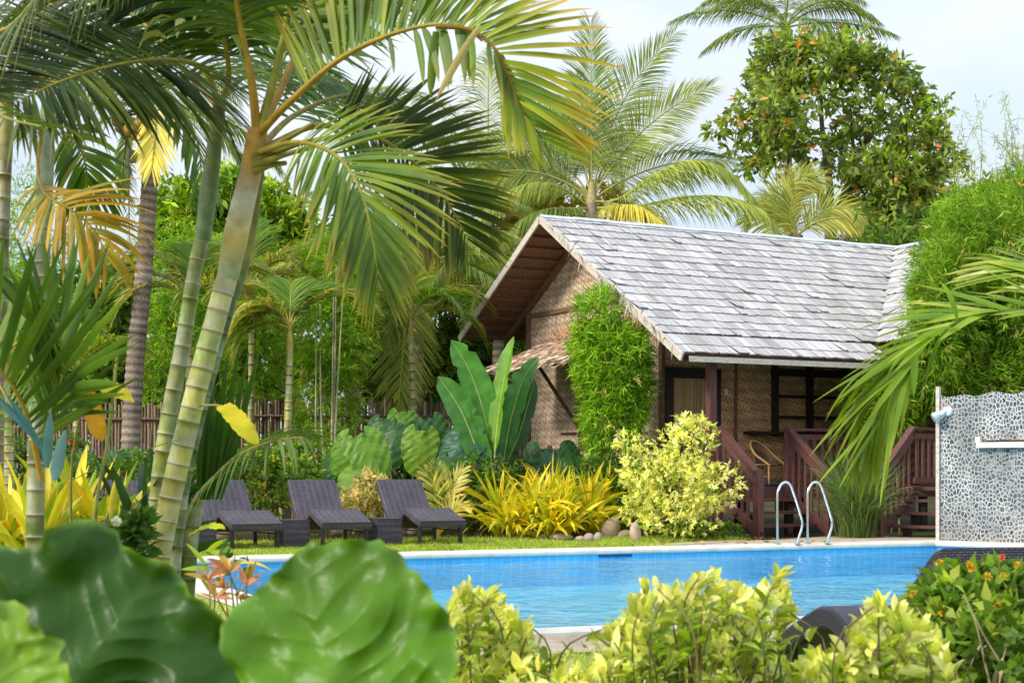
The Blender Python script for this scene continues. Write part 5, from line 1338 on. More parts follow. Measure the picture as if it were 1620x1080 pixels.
def bamboo(label, base, lumps, n, group=None, pal=BAM, stem_tops=None, sr=.02, scol=(.30, .27, .10), sY=0, **kw):
    t = thing('bamboo_clump', label, 'bamboo', base, group)
    tot = sum(a[3] * a[4] for a in lumps); m = Mesh()
    for (px, py, Y, rx, rz) in lumps:
        bpx(m, px, py, Y, rx, rz, int(n * rx * rz / tot), pal=pal, **kw)
    m.build('foliage', M['leaf_far'], t)
    if stem_tops:
        stems(t, np.asarray(base, float) + A(0, sY, 0), stem_tops, sr, scol)
    return t
BKW = dict(shell=.55, spread=.75, updir=.3, grav=.55, amp=.4)
bamboo('bright green bamboo clump growing against the corner of the cottage', GX(968, 28.6), [(948, 510, 28.7, 34, 52), (965, 580, 28.6, 54, 76), (968, 670, 28.5, 48, 92), (932, 550, 28.7, 28, 44), (996, 560, 28.6, 30, 46), (1000, 620, 28.5, 28, 56)], 2300,
       stem_tops=[P(x, y, 28.7) for x, y in ((950, 500), (930, 520), (990, 540), (965, 480), (1005, 590))], **BKW)
# loose shoots of that clump
t = bamboo('tall bamboo clump with yellow stems between the small areca palm and the fence', GX(520, 32.0), [(528, 425, 32.2, 56, 62), (522, 540, 32, 60, 90), (505, 620, 32.1, 50, 90), (560, 500, 32.3, 34, 90)], 2600, pal=BAMM,
           stem_tops=[P(x, y, 31.3) for x, y in ((532, 420), (528, 450), (506, 480), (545, 430), (500, 520))], sr=.03, scol=(.46, .42, .24), sY=-1.1, **BKW)
BIGR = [(1580, 405, 31.5, 100, 108), (1645, 385, 32.5, 110, 125), (1510, 455, 31.2, 62, 110), (1548, 345, 32, 52, 54), (1560, 520, 30.9, 100, 110), (1640, 520, 31.5, 80, 120), (1500, 575, 31.2, 52, 90), (1490, 620, 31.2, 50, 50), (1600, 450, 29.6, 90, 120), (1530, 420, 29.8, 60, 90), (1500, 520, 29.8, 44, 80), (1650, 560, 29.6, 90, 100), (1500, 600, 29.4, 50, 60), (1560, 600, 29.4, 60, 60), (1502, 470, 29.0, 54, 90), (1480, 545, 28.8, 34, 70), (1476, 610, 29.4, 34, 44)]
t = bamboo('largest bamboo thicket rising at the right behind the pebble wall', GX(1560, 32.0), BIGR, 20500, pal=BAMR, L=.19, W=.026,
           stem_tops=[P(x, y, 32) for x, y in ((1540, 300), (1580, 280), (1620, 230), (1500, 420))], **BKW)
m = Mesh()      # thin wispy shoots above it
for k in range(30):
    x = RNG.uniform(1490, 1660); y0 = 300; y1 = RNG.uniform(130, 270) + max(0, 1560 - x) * .35
    q = catmull([P(x + RNG.normal() * 20, y0 + 40, 33), P(x, (y0 + y1) / 2, 33), P(x + RNG.normal() * 14 - 6, y1, 33)], 24)
    tube(m, q, np.linspace(.010, .003, 24), 4, (.22, .24, .09))
    n = 46; i = RNG.integers(5, 24, n)
    rhombs(m, q[i], nrm(RNG.normal(size=(n, 3)) - A(0, 0, .25)), RNG.uniform(.1, .24, n), .020, pick([((.25, .32, .07), 2), ((.17, .27, .03), 2), ((.38, .33, .16), .7)], n))
m.build('top_shoots', M['leaf_far'], t)
bamboo('shorter dark bamboo clump between the two porch staircases', GX(1412, 29.2), [(1385, 640, 29.5, 48, 60), (1425, 612, 29.7, 40, 56)], 1300, pal=BAMM, stem_tops=[P(1400, 640, 29.4), P(1420, 640, 29.4)], **BKW)
bamboo('feathery bamboo clump right of the ringed coconut trunk', GX(280, 34.0), [(275, 440, 35.6, 50, 90), (300, 500, 35.6, 50, 100), (260, 580, 35.2, 46, 90), (330, 420, 36.2, 44, 60)], 2500, pal=BAMM, stem_tops=[P(270, 480, 35.5), P(300, 480, 35.5)], **BKW)
bamboo('pale feathery bamboo clump at the left edge beyond the fence', GX(20, 37.0), [(30, 400, 38, 60, 120), (-20, 500, 38, 70, 130), (70, 500, 38, 50, 110)], 2200, pal=BAM, **BKW)
bamboo('bamboo clump beyond the fence left of the thick palm crown shaft', GX(345, 39), [(340, 470, 38, 60, 90), (400, 520, 38, 60, 110)], 2200, pal=BAMM, **BKW)

# ---------------------------------- broadleaf trees
def tree(label, base, lumps, n, pal, L, W, trunk, limbs, per=4, group=None, tr=.18, name='broadleaf_tree', mat='leaf_far', kw=None):
    t = thing(name, label, 'tree', base, group)
    m = Mesh(); tot = sum(a[3] * a[4] for a in lumps)
    k2 = dict(shell=.25, spread=.85, updir=.25, grav=.45, amp=.7); k2.update(kw or {})
    for (px, py, Y, rx, rz) in lumps:
        bpx(m, px, py, Y, rx, rz, max(12, int(n * rx * rz / tot)), per=per, L=L, W=W, pal=pal, **k2)
    m.build('crown', M[mat], t)
    m = Mesh(); q = catmull(trunk, 16); tube(m, q, np.linspace(tr, tr * .6, 16), 9, (.20, .14, .10))
    for l in limbs:
        q = catmull(l, 12); tube(m, q, np.linspace(tr * .55, tr * .12, 12), 7, (.22, .15, .11))
    m.build('trunk', M['bark'], t)
    return t
Y0 = 46.0
TL = [(1290, 95, Y0, 70, 42), (1228, 112, Y0 + .6, 54, 44), (1350, 92, Y0 - .6, 60, 40), (1395, 130, Y0, 58, 44), (1450, 160, Y0, 48, 40), (1185, 205, Y0, 40, 34), (1225, 185, Y0 - .8, 52, 42),
      (1300, 160, Y0 - 1, 64, 46), (1360, 195, Y0 - .6, 60, 44), (1440, 215, Y0 - .2, 60, 48), (1485, 225, Y0, 30, 44), (1262, 232, Y0 - .3, 58, 32), (1330, 250, Y0 + .6, 50, 34), (1400, 265, Y0 - .4, 66, 40), (1465, 290, Y0, 46, 46),
      (1195, 245, Y0, 30, 26), (1405, 325, Y0, 56, 40), (1450, 350, Y0, 60, 36), (1365, 345, Y0, 30, 26), (1215, 262, Y0, 26, 20), (1380, 370, Y0 + .5, 60, 30)]
TPAL = [((.13, .185, .05), 4), ((.18, .24, .06), 3), ((.085, .13, .035), 2), ((.22, .31, .025), 1.3), ((.46, .17, .07), .10), ((.30, .2, .08), .5)]
TL = [(x + RNG.normal() * 8, y + RNG.normal() * 6, Y + RNG.normal() * .5, a * RNG.uniform(.6, .9), b * RNG.uniform(.6, .9)) for x, y, Y, a, b in TL] + [(x, y, Y0, 14, 11) for x, y in ((1165, 232), (1160, 185), (1180, 150), (1210, 85), (1322, 62), (1420, 105), (1490, 165), (1505, 255), (1188, 268), (1130, 205), (1390, 88))] + [(1240, 108, Y0, 40, 34), (1262, 80, Y0, 36, 24), (1232, 150, Y0 - .5, 36, 30), (1410, 300, Y0 - .5, 52, 36), (1455, 330, Y0, 50, 40), (1400, 360, Y0, 56, 30)]
tp = P(1312, 345, Y0)
tree('large glossy broadleaf tree dotted with orange leaves behind the roof at right', GX(1318, Y0), TL, 4400, TPAL, .25, .125, [GX(1318, Y0), P(1316, 480, Y0), tp],
     [[tp, P(1295, 300, Y0), P(1270, 240, Y0), P(1235, 150, Y0)], [tp, P(1312, 290, Y0), P(1300, 200, Y0), P(1300, 110, Y0)], [P(1314, 380, Y0), P(1335, 310, Y0), P(1350, 260, Y0), P(1345, 170, Y0)],
      [P(1335, 310, Y0), P(1375, 260, Y0), P(1430, 200, Y0), P(1455, 170, Y0)], [P(1295, 300, Y0), P(1250, 240, Y0), P(1190, 215, Y0)], [P(1316, 400, Y0), P(1370, 350, Y0), P(1430, 330, Y0)], [P(1350, 260, Y0), P(1390, 190, Y0), P(1400, 140, Y0)]], tr=.26, per=4)
BR = [((.15, .24, .012), 2), ((.24, .32, .02), 2), ((.08, .15, .012), 2), ((.05, .1, .012), 1)]
DKG = [((.06, .115, .018), 3), ((.085, .155, .022), 2), ((.04, .08, .014), 1.5), ((.17, .23, .04), 1.0)]
Y0 = 44.0
tree('yellow-green leafy tree seen between the two leaning palm stems and beyond', GX(385, Y0), [(300, 330, Y0, 56, 44), (360, 315, Y0, 60, 40), (430, 350, Y0, 66, 56), (280, 380, Y0, 46, 44), (470, 400, Y0, 50, 46), (340, 380, Y0, 66, 50), (400, 410, Y0, 70, 40)], 2600, BR, .30, .12,
     [GX(385, Y0), P(380, 500, Y0), P(370, 400, Y0)], [[P(370, 400, Y0), P(330, 350, Y0), P(300, 320, Y0)], [P(370, 400, Y0), P(420, 360, Y0), P(440, 330, Y0)]], per=5)
Y0 = 47.0
tree('small bronze-leaved tree showing between palm fronds left of the upright coconut palm', GX(830, Y0), [(822, 305, Y0, 34, 36), (850, 330, Y0, 40, 40), (960, 320, Y0, 30, 30), (800, 360, Y0, 40, 40), (900, 350, Y0, 40, 30)], 900, [((.22, .19, .04), 2), ((.16, .18, .03), 2), ((.33, .20, .06), 1)], .26, .11,
     [GX(830, Y0), P(830, 420, Y0)], [[P(830, 420, Y0), P(820, 350, Y0), P(815, 310, Y0)], [P(830, 420, Y0), P(890, 370, Y0), P(950, 325, Y0)]], per=5)
DT = [('dark leafy tree beyond the fence left of the ringed coconut trunk', 165, 38.5, [(150, 520, 38.5, 64, 80), (190, 590, 38.3, 60, 60), (120, 590, 38.4, 60, 60), (200, 470, 38.6, 44, 60), (160, 640, 38.2, 70, 50)]),
      ('dark leafy tree behind the leaning stems and straw-coloured palm', 330, 41, [(330, 560, 41, 80, 80), (400, 590, 41, 70, 70), (270, 600, 41, 60, 60), (380, 480, 41, 60, 60)]),
      ('dark tree behind the tall bamboo clump and the hanging coconut fronds', 600, 40.5, [(590, 560, 40.5, 66, 90), (650, 600, 40.5, 60, 70), (560, 460, 40.5, 50, 70), (620, 480, 40.6, 60, 60)]),
      ('dark tree beside the gable under the cottage eave', 745, 40.5, [(730, 580, 40.5, 60, 80), (790, 600, 40.5, 60, 70), (700, 500, 40.5, 60, 70), (760, 490, 40.6, 50, 60), (800, 530, 40.5, 50, 60)]),
      ('dark tree filling the gap at far left behind the young palm fan', 40, 40, [(30, 600, 40, 70, 70), (-30, 560, 40, 70, 80), (80, 640, 40, 60, 50)]),
      ('dim tree behind the long hanging fronds above the fence', 655, 45, [(640, 440, 45, 60, 60), (700, 420, 45, 60, 60), (560, 400, 45, 50, 50), (760, 420, 45, 50, 50)]),
      ('shaded tree behind the right bamboo thicket and wing roof', 1440, 41, [(1420, 400, 41, 60, 50), (1500, 420, 41, 80, 70), (1400, 440, 41, 60, 50), (1540, 380, 41, 70, 80)])]
for lab, px, Y0, lm in DT:
    tree(lab, GX(px, Y0), lm, 1500, DKG, .28, .10, [GX(px, Y0), P(px, 640, Y0), P(px + 4, 520, Y0)], [[P(px, 640, Y0), P(px + 30, 560, Y0), P(px + 50, 500, Y0)], [P(px, 620, Y0), P(px - 30, 560, Y0), P(px - 40, 520, Y0)]], per=5, group='trees beyond the fence', kw=dict(spread=.9))

# far-off wood closing the view
m = Mesh()
for k in range(46):
    x = -500 + k * 58 + RNG.normal() * 20; Y = 62 + RNG.uniform(-4, 8); y = 560 + RNG.normal() * 30
    bpx(m, x, y + 40, Y, 75, 120, 130, per=5, L=.55, W=.24, pal=DKG, shell=.5, spread=.9)
tag(m.build('distant_wood', M['leaf_far']), 'continuous belt of dark green woodland closing the view far behind the fence', 'woodland', kind='stuff')

# ---------------------------------- hedge plants and flower bushes behind the loungers
def flowers(par, pts, pal, r=.03, n=7, name='flower'):
    for q in pts:
        m = Mesh(); d = nrm(RNG.normal(size=(n, 3)) + A(0, -.5, .4))
        straps(m, np.repeat([q], n, 0) + d * r * .4, d, r, r * .9, pick(pal, n, .12), bend=.5, rows=4, prof='ell'); m.build(name, M['petal'], par)
def shrub(label, base, lumps, n, pal, L, W, per=5, group=None, name='shrub', cat='shrub', fl=None, mat='leaf', kw=None, stem_n=6, flr=.03):
    t = thing(name, label, cat, base, group)
    m = Mesh(); tot = sum(a[3] * a[4] for a in lumps)
    k2 = dict(shell=.45, spread=.8, updir=.35, grav=.15, amp=.35); k2.update(kw or {})
    pts = []
    for (px, py, Y, rx, rz) in lumps:
        pts.append(bpx(m, px, py, Y, rx, rz, int(n * rx * rz / tot) + 4, per=per, L=L, W=W, pal=pal, **k2))
    m.build('foliage', M[mat], t)
    pts = np.concatenate(pts)
    stems(t, np.asarray(base, float), [pts[i] for i in RNG.integers(0, len(pts), stem_n)], .018, (.16, .12, .06))
    if fl:
        k, fp = fl
        front = pts[np.argsort(pts[:, 1])[:len(pts) // 2]]
        flowers(t, [front[i] - A(0, .06, 0) for i in RNG.choice(len(front), k, replace=False)], fp, r=flr)
    return t
GRN = [((.07, .15, .015), 3), ((.11, .2, .02), 2), ((.05, .10, .015), 1)]
YEL = [((.70, .48, .02), 2), ((.75, .60, .03), 1)]
LIME = [((.20, .29, .025), 2), ((.13, .22, .02), 2), ((.30, .34, .04), 1)]
gb = 'flowering bushes behind the loungers'
shrub('lime bush with yellow blossoms between the second and third loungers', GX(425, 26.3), [(425, 770, 26.3, 40, 42), (405, 735, 26.6, 40, 32), (450, 745, 26.8, 44, 32)], 700, LIME + GRN, .09, .045, fl=(34, YEL), group=gb, flr=.05)
shrub('green bush with yellow blossoms behind the third lounger', GX(350, 26.6), [(350, 740, 26.8, 50, 34), (300, 760, 26.8, 46, 34)], 600, LIME + GRN, .09, .045, fl=(22, YEL + [((.6, .25, .04), 1)]), group=gb, flr=.045)
shrub('clipped green hedge bush with one cream patch behind the leftmost lounger', GX(190, 27.5), [(190, 745, 27.5, 60, 22), (240, 740, 27.6, 40, 24), (120, 745, 27.6, 60, 24)], 900, GRN, .06, .035, group=gb, per=6)
shrub('green bush with a few orange blossoms behind the second lounger', GX(500, 28.3), [(500, 740, 28.3, 46, 40), (460, 725, 28.4, 40, 30), (545, 750, 28.2, 30, 34)], 600, LIME + GRN, .09, .045, fl=(16, YEL + [((.65, .2, .04), 1)]), group=gb, flr=.05)
shrub('dry cream and pink bush between the two rightmost loungers', GX(566, 26.0), [(566, 797, 26.0, 30, 26), (592, 780, 26.2, 26, 36), (548, 812, 25.9, 22, 16)], 420, [((.55, .44, .25), 2), ((.42, .33, .18), 1), ((.30, .30, .08), 1.3)], .10, .04)
RED = [((.5, .05, .03), 2), ((.6, .12, .05), 1)]
shrub('green plant with red flower spikes left of the banana plant base', GX(742, 27.6), [(748, 775, 27.6, 40, 48), (720, 800, 27.4, 30, 30), (780, 790, 27.8, 36, 50)], 520, GRN + DKG, .13, .05, fl=(12, RED), flr=.06, name='flowering_plant', cat='plant')
shrub('green bed plant with red flower spikes at far left by the fence', GX(60, 29.5), [(40, 725, 29.5, 60, 34), (110, 725, 29.3, 40, 34), (-20, 730, 29.5, 40, 34)], 600, GRN, .12, .05, fl=(18, RED), flr=.07, name='flowering_plant', cat='plant')
shrub('low dark green plants along the foot of the fence behind the lounger row', GX(600, 30.0), [(610, 765, 29.6, 60, 34), (540, 765, 29.6, 50, 30), (680, 770, 29.2, 50, 34), (730, 750, 30.5, 60, 34), (470, 760, 29.6, 50, 26)], 900, DKG, .16, .06, name='bed_plant', cat='plant')
shrub('low plants along the cottage wall behind the yellow strap-leaf clump', GX(880, 29.6), [(850, 745, 29.8, 40, 30), (900, 750, 29.4, 50, 34), (960, 760, 28.0, 50, 40), (1010, 780, 27.6, 40, 40), (830, 775, 28.8, 50, 40)], 900, DKG + GRN, .13, .05, name='bed_plant', cat='plant')
shrub('small green weeds under the cream shrub by the porch stair', GX(1120, 26.2), [(1115, 838, 26.2, 30, 14), (1150, 842, 26.4, 24, 10), (1080, 842, 26.0, 24, 10)], 260, GRN + LIME, .08, .04, name='weed_patch', cat='weeds')
# cream variegated shrub by the stairs
CRM = [((.62, .58, .21), 3), ((.70, .67, .36), 2.4), ((.40, .44, .09), 1.6), ((.18, .27, .03), .7)]
shrub('big cream-leaved rounded shrub in front of the porch stairs', GX(1070, 26.2), [(1062, 775, 26.2, 78, 58), (1085, 710, 26.3, 50, 44), (1120, 770, 26.1, 44, 52), (1020, 745, 26.3, 50, 34), (990, 697, 26.4, 30, 14), (1098, 672, 26.3, 26, 20), (1015, 800, 26.2, 40, 40), (1080, 820, 26.0, 60, 28)], 1500, CRM, .085, .042, per=6, kw=dict(amp=.5))

# fallen leaves under the beds and along the lawn
m = Mesh(); n = 2600
a = RNG.uniform(-3, 15, n); b = 22.6 + np.abs(RNG.normal(size=n)) * 1.6; b[:500] = RNG.uniform(20.8, 22.6, 500)
p = a[:, None] * PU + b[:, None] * PV + Z * RNG.uniform(.008, .03, (n, 1))
rhombs(m, p, nrm(RNG.normal(size=(n, 3)) * A(1, 1, .15)), RNG.uniform(.05, .14, n), RNG.uniform(.02, .05, n), pick([((.26, .16, .07), 3), ((.36, .25, .10), 2), ((.42, .33, .10), 1), ((.14, .09, .05), 2)], n, .2), fold=.5)
tag(m.build('leaf_litter', M['leaf']), 'dry brown fallen leaves scattered over the garden beds and lawn edge', 'leaf litter', kind='stuff')

# ---------------------------------- elephant ears (mid distance)
def ear(par, c, r, nrml, updir, col, ribs=8, wav=.05, name='leaf', vein=(1.4, 1.4, 1.3), mat='ear', stalk_to=None, na=96, nr=20):
    """one heart-shaped leaf: c centre, r half length, nrml facing, updir = towards the base lobes"""
    c = np.asarray(c, float); n = nrm(nrml); up = nrm(updir - n * (np.asarray(updir) @ n)); rt = np.cross(up, n)
    th = np.linspace(0, 2 * np.pi, na + 1)
    # theta 0 = base notch (up), pi = tip
    R = .78 + .12 * np.cos(2 * th) * 0 + np.where(np.abs(np.cos(th / 2)) > .985, -.36, 0) + .30 * np.clip(-np.cos(th), 0, 1) ** 5 * 1.25 - .10 * np.abs(np.sin(th)) ** 2 + .12 * np.clip(np.cos(th), 0, 1)
    f1, f2, f3 = RNG.uniform(0, 6, 3)
    R = R * (1 + .014 * np.sin(th * 11 + f1) + .010 * np.sin(th * 23 + f2))
    q = np.linspace(0.02, 1, nr)
    rr = q[:, None] * R[None]
    x = np.sin(th)[None] * rr; y = np.cos(th)[None] * rr
    s_ = -y + .25; lv = (s_ - .75 * np.abs(x) + .25 * x * x) * ribs * .62
    fr_ = np.abs((lv % 1.0) - .5) * 2              # 1 on a vein
    rib = np.maximum(np.clip((fr_ - .80) / .2, 0, 1) * .6, np.exp(-(x / .035) ** 2) * (y < .3))
    zz = -.20 * rr ** 2 - .10 * np.abs(x) + .030 * (1 - fr_ ** 2) * q[:, None] + .02 * q[:, None] * (np.sin(x * 13 + f1 + 3 * y) + np.sin((x - y) * 17 + f3)) + .03 * q[:, None] ** 4 * np.sin(th * 6 + f2)[None]
    Pn = c + r * (x[..., None] * rt + y[..., None] * up + zz[..., None] * n)
    col = np.array(col); v = (rib * (1 - q[:, None] * .5))[..., None]
    cc = col * (1 - v * .35) + col * np.array(vein) * v * .35 + 0 * Pn
    edge = (q > .97)[:, None, None]; cc = np.where(edge, cc * 1.25, cc)
    m = Mesh(); grid(m, Pn, cc.clip(0, .8))
    if stalk_to is not None:
        s = np.asarray(stalk_to, float); tube(m, catmull([c + up * r * .05 - n * .01, c * .6 + s * .4 - n * .05 + up * r * .25, s], 14), np.linspace(.012, .022, 14) * (r / .5 + .4), 7, (.12, .18, .05), 1)
    return m.build(name, [M[mat], M['stem']], par)
EDK, EBR, EBL = (.035, .105, .022), (.12, .25, .02), (.04, .12, .06)
def ears(label, base, lst):
    t = thing('elephant_ear_plant', label, 'elephant ear', base, 'elephant ear plants under the fence')
    for px, py, Y, rp, nr_, upd, col in lst:
        ear(t, P(px, py, Y), rp * Y / F, nr_, upd, col, stalk_to=base + A(RNG.normal() * .06, RNG.normal() * .06, 0))
    return t
ears('bright elephant ear plant directly behind the second lounger from the right', GX(545, 27.3), [(580, 708, 27.2, 50, (.1, -1, .45), (-.5, 0, 1), EBR), (545, 708, 27.3, 40, (-.5, -1, .3), (.4, 0, 1), EBR), (556, 752, 27.0, 34, (-.2, -.8, .7), (.3, 0, 1), (.16, .28, .03)), (524, 730, 27.6, 34, (-.6, -.8, .4), (.2, 0, 1), EDK)])
ears('elephant ear plant with one round yellow-green veined leaf beside dark ones', GX(640, 28.6), [(664, 703, 28.3, 44, (.0, -1, .25), (.1, 0, 1), (.15, .26, .02)), (625, 690, 28.7, 48, (-.2, -1, .5), (.2, 0, 1), EDK), (684, 680, 28.9, 44, (.2, -1, .5), (-.2, 0, 1), EDK), (600, 680, 29.0, 38, (-.3, -1, .4), (.2, 0, 1), EDK), (640, 668, 29.4, 38, (.3, -1, .5), (0, 0, 1), EBR)])
ears('blue-green crinkled elephant ear plant at the foot of the banana plant', GX(740, 28.4), [(728, 702, 28.2, 52, (-.3, -1, .5), (.6, 0, 1), EBL), (765, 712, 28.2, 44, (.2, -1, .5), (-.1, 0, 1), EBL), (705, 735, 28.0, 34, (-.3, -1, .6), (.2, 0, 1), EDK)])
ears('crinkled blue-green elephant ear plant under the cottage side window', GX(872, 28.9), [(866, 735, 28.7, 40, (-.1, -1, .6), (-.5, 0, 1), EBL), (903, 726, 28.8, 30, (.3, -1, .3), (0, 0, -1), (.05, .15, .04)), (915, 745, 28.5, 36, (.4, -1, .5), (-.4, 0, 1), EDK), (840, 725, 29.0, 26, (-.5, -1, .2), (.1, 0, -1), EDK)])
ears('small elephant ear plant near the fence seen left of the leaning stems', GX(196, 28.6), [(180, 725, 28.6, 26, (-.2, -1, .4), (.2, 0, 1), EDK), (205, 722, 28.7, 26, (.2, -1, .4), (0, 0, 1), EBR), (130, 725, 28.7, 24, (-.2, -1, .4), (.1, 0, 1), EDK)])

# ---------------------------------- banana-like plant in front of the gable
def blade(par, path, W, up, col, rib=(.42, .46, .14), wave=.02, fold=.36, tear=0.0, name='leaf', mat='leaf_banana', start=.25, n=46, rr=.026):
    c = catmull(path, n); T = nrm(np.gradient(c, axis=0)); S = nrm(np.cross(T, np.asarray(up, float))); Nn = np.cross(S, T)
    t = np.linspace(0, 1, n); tt = ((t - start) / (1 - start)).clip(0, 1)
    w = W * np.interp(tt, [0, .05, .2, .5, .8, .93, 1], [0.05, .55, .85, 1, .85, .5, .04]); w[t < start] = .012
    k = np.array([-1, -.66, -.33, 0, .33, .66, 1.])
    wob = 1 + (.04 if mat == 'leaf_banana' else .012) * np.sin(t * 40 + RNG.random() * 6)[:, None]
    wl = w[:, None] * np.ones((1, 7))
    for q in range(RNG.integers(3, 7) if mat == 'leaf_banana' else 0):
        i0 = RNG.integers(int(n * (start + .12)), n - 4); sd_ = RNG.integers(0, 2)
        wl[i0, (slice(0, 3) if sd_ else slice(4, 7))] *= RNG.uniform(.55, .85)
    off = k[None] * (wl / 2) * wob
    h = np.abs(k)[None] * fold * w[:, None] / 2 + wave * W * np.sin(t[:, None] * 23 + k * 2 + RNG.random() * 6) * np.abs(k)[None] + wave * W * np.sin(t[:, None] * 51 + k * 5) * k[None] ** 2
    Pn = c[:, None] + off[..., None] * S[:, None] + h[..., None] * Nn[:, None]
    cc = np.array(col)[None, None] * (1 + .03 * np.sin(t * 90))[:, None, None] + 0 * Pn
    m = Mesh(); uv = np.stack([np.tile(k, (n, 1)), np.tile(t[:, None], (1, 7))], -1)
    grid(m, Pn, cc, uv=uv)
    tube(m, c - Nn * .004, np.linspace(rr, rr * .25, n), 6, rib, 1)
    return m.build(name, [M[mat], M['stem']], par)
b = GX(788, 28.4)
t = thing('banana_plant', 'banana-like plant with upright paddle leaves in front of the gable wall', 'banana plant', b)
def bl(pts, wpx, Y, up, col, **kw): return blade(t, [b + A(RNG.normal() * .04, 0, 0)] + [P(x, y, Y - .02 * i) for i, (x, y) in enumerate(pts)], wpx * Y / F, up, col, **kw)
bl([(782, 740), (766, 655), (742, 585), (714, 538)], 50, 28.3, (.25, -1, 0), (.06, .20, .022), start=.42)
bl([(768, 755), (752, 705), (727, 645), (693, 595)], 48, 28.2, (.2, -1, .1), (.055, .18, .028), start=.36)
bl([(782, 750), (788, 660), (800, 585), (813, 532)], 34, 28.2, (-.75, -.7, 0), (.11, .25, .02), start=.42)
bl([(795, 745), (808, 665), (828, 600), (852, 565)], 40, 28.5, (-.35, -1, .1), (.045, .15, .03), start=.40)
bl([(800, 745), (820, 690), (835, 640), (846, 600)], 28, 28.7, (.5, -.8, 0), (.02, .07, .02), start=.42)

# ---------------------------------- yellow strap-leaved clump (ten plants)
YC = [((.58, .46, .014), 3), ((.50, .46, .018), 2.4), ((.31, .39, .018), 2.2), ((.62, .53, .05), 1.2), ((.15, .26, .014), .9)]
yl = [(790, 27.0, 'leftmost golden strap-leaved plant of the clump beside the slate stone'), (825, 27.5, 'tall golden strap-leaved plant, second from the left in the clump'), (850, 26.8, 'golden strap-leaved plant above the little reddish stone'), (872, 27.6, 'tallest golden strap-leaved plant in the middle rear of the clump'),
      (892, 26.8, 'golden strap-leaved plant above the flat tan stone'), (912, 27.5, 'golden strap-leaved plant at the rear right of the clump'), (932, 27.0, 'greener strap-leaved plant just left of the leaning rock'), (958, 27.7, 'rightmost golden strap-leaved plant behind the leaning rock'), (808, 26.7, 'low drooping golden strap-leaved plant at the front left of the clump'), (870, 26.5, 'low drooping golden strap-leaved plant at the front middle of the clump')]
for px, Y, lab in yl:
    b = GX(px, Y); t = thing('strap_leaf_plant', lab, 'strap plant', b, 'golden strap-leaved plants in a clump')
    n = 74; m = Mesh(); az = RNG.uniform(0, 2 * np.pi, n); el = np.radians(RNG.uniform(38, 88, n))
    d = np.stack([np.cos(az) * np.cos(el), np.sin(az) * np.cos(el), np.sin(el)], 1)
    low = Y < 26.75
    hh = RNG.uniform(.0, .45 if not low else .2, n)
    L = RNG.uniform(.55, 1.0, n) * (.72 if low else 1.0) * (1.28 if 'tall' in lab else 1.08)
    bd = RNG.uniform(.4, 2.1, n) * (1.3 if low else 1)
    c = pick(YC, n, .12); tip = c * .6 + np.array((.52, .36, .02)) * .4
    straps(m, b + A(0, 0, .02) + Z * hh[:, None] + d * A(.08, .08, 0), d, L, RNG.uniform(.05, .085, n), c, tip=tip, bend=bd, across=3, rows=7, fold=.25, prof='strap')
    m.build('foliage', M['leaf'], t)
    m = Mesh()
    for k in range(4): tube(m, [b + A(RNG.normal() * .05, RNG.normal() * .05, -.01), b + A(RNG.normal() * .05, RNG.normal() * .05, .45)], .014, 6, (.22, .2, .05))
    m.build('stem', M['stem'], t)
b = GX(985, 27.3); t = thing('broad_leaf_plant', 'bright green broad-leaved plant between the golden clump and the cream shrub', 'plant', b)
n = 26; m = Mesh(); az = RNG.uniform(0, 2 * np.pi, n); el = np.radians(RNG.uniform(35, 85, n)); d = np.stack([np.cos(az) * np.cos(el), np.sin(az) * np.cos(el), np.sin(el)], 1)
straps(m, b + d * .12, d, RNG.uniform(.45, .85, n), RNG.uniform(.10, .16, n), pick([((.15, .27, .02), 2), ((.09, .19, .02), 1), ((.24, .32, .03), 1)], n), bend=RNG.uniform(.4, 1.4, n), across=3, rows=8, fold=.2, prof='ell'); m.build('foliage', M['leaf'], t)
# ornamental grass between the stairs
b = GX(1356, 27.0); t = thing('ornamental_grass', 'tall tuft of arching fine grass beside the porch stair newel', 'ornamental grass', b)
n = 1100; m = Mesh(); az = RNG.uniform(0, 2 * np.pi, n); el = np.radians(RNG.uniform(68, 89, n)); d = np.stack([np.cos(az) * np.cos(el), np.sin(az) * np.cos(el), np.sin(el)], 1)
straps(m, b + np.stack([RNG.normal(size=n) * .13, RNG.normal(size=n) * .10, 0 * az], 1), d, RNG.uniform(.8, 1.8, n), .011, pick([((.09, .16, .04), 3), ((.14, .21, .07), 2), ((.24, .24, .11), .6), ((.06, .11, .03), 2)], n), bend=RNG.uniform(.8, 2.6, n), rows=8, prof='strap'); m.build('foliage', M['grassblade'], t)
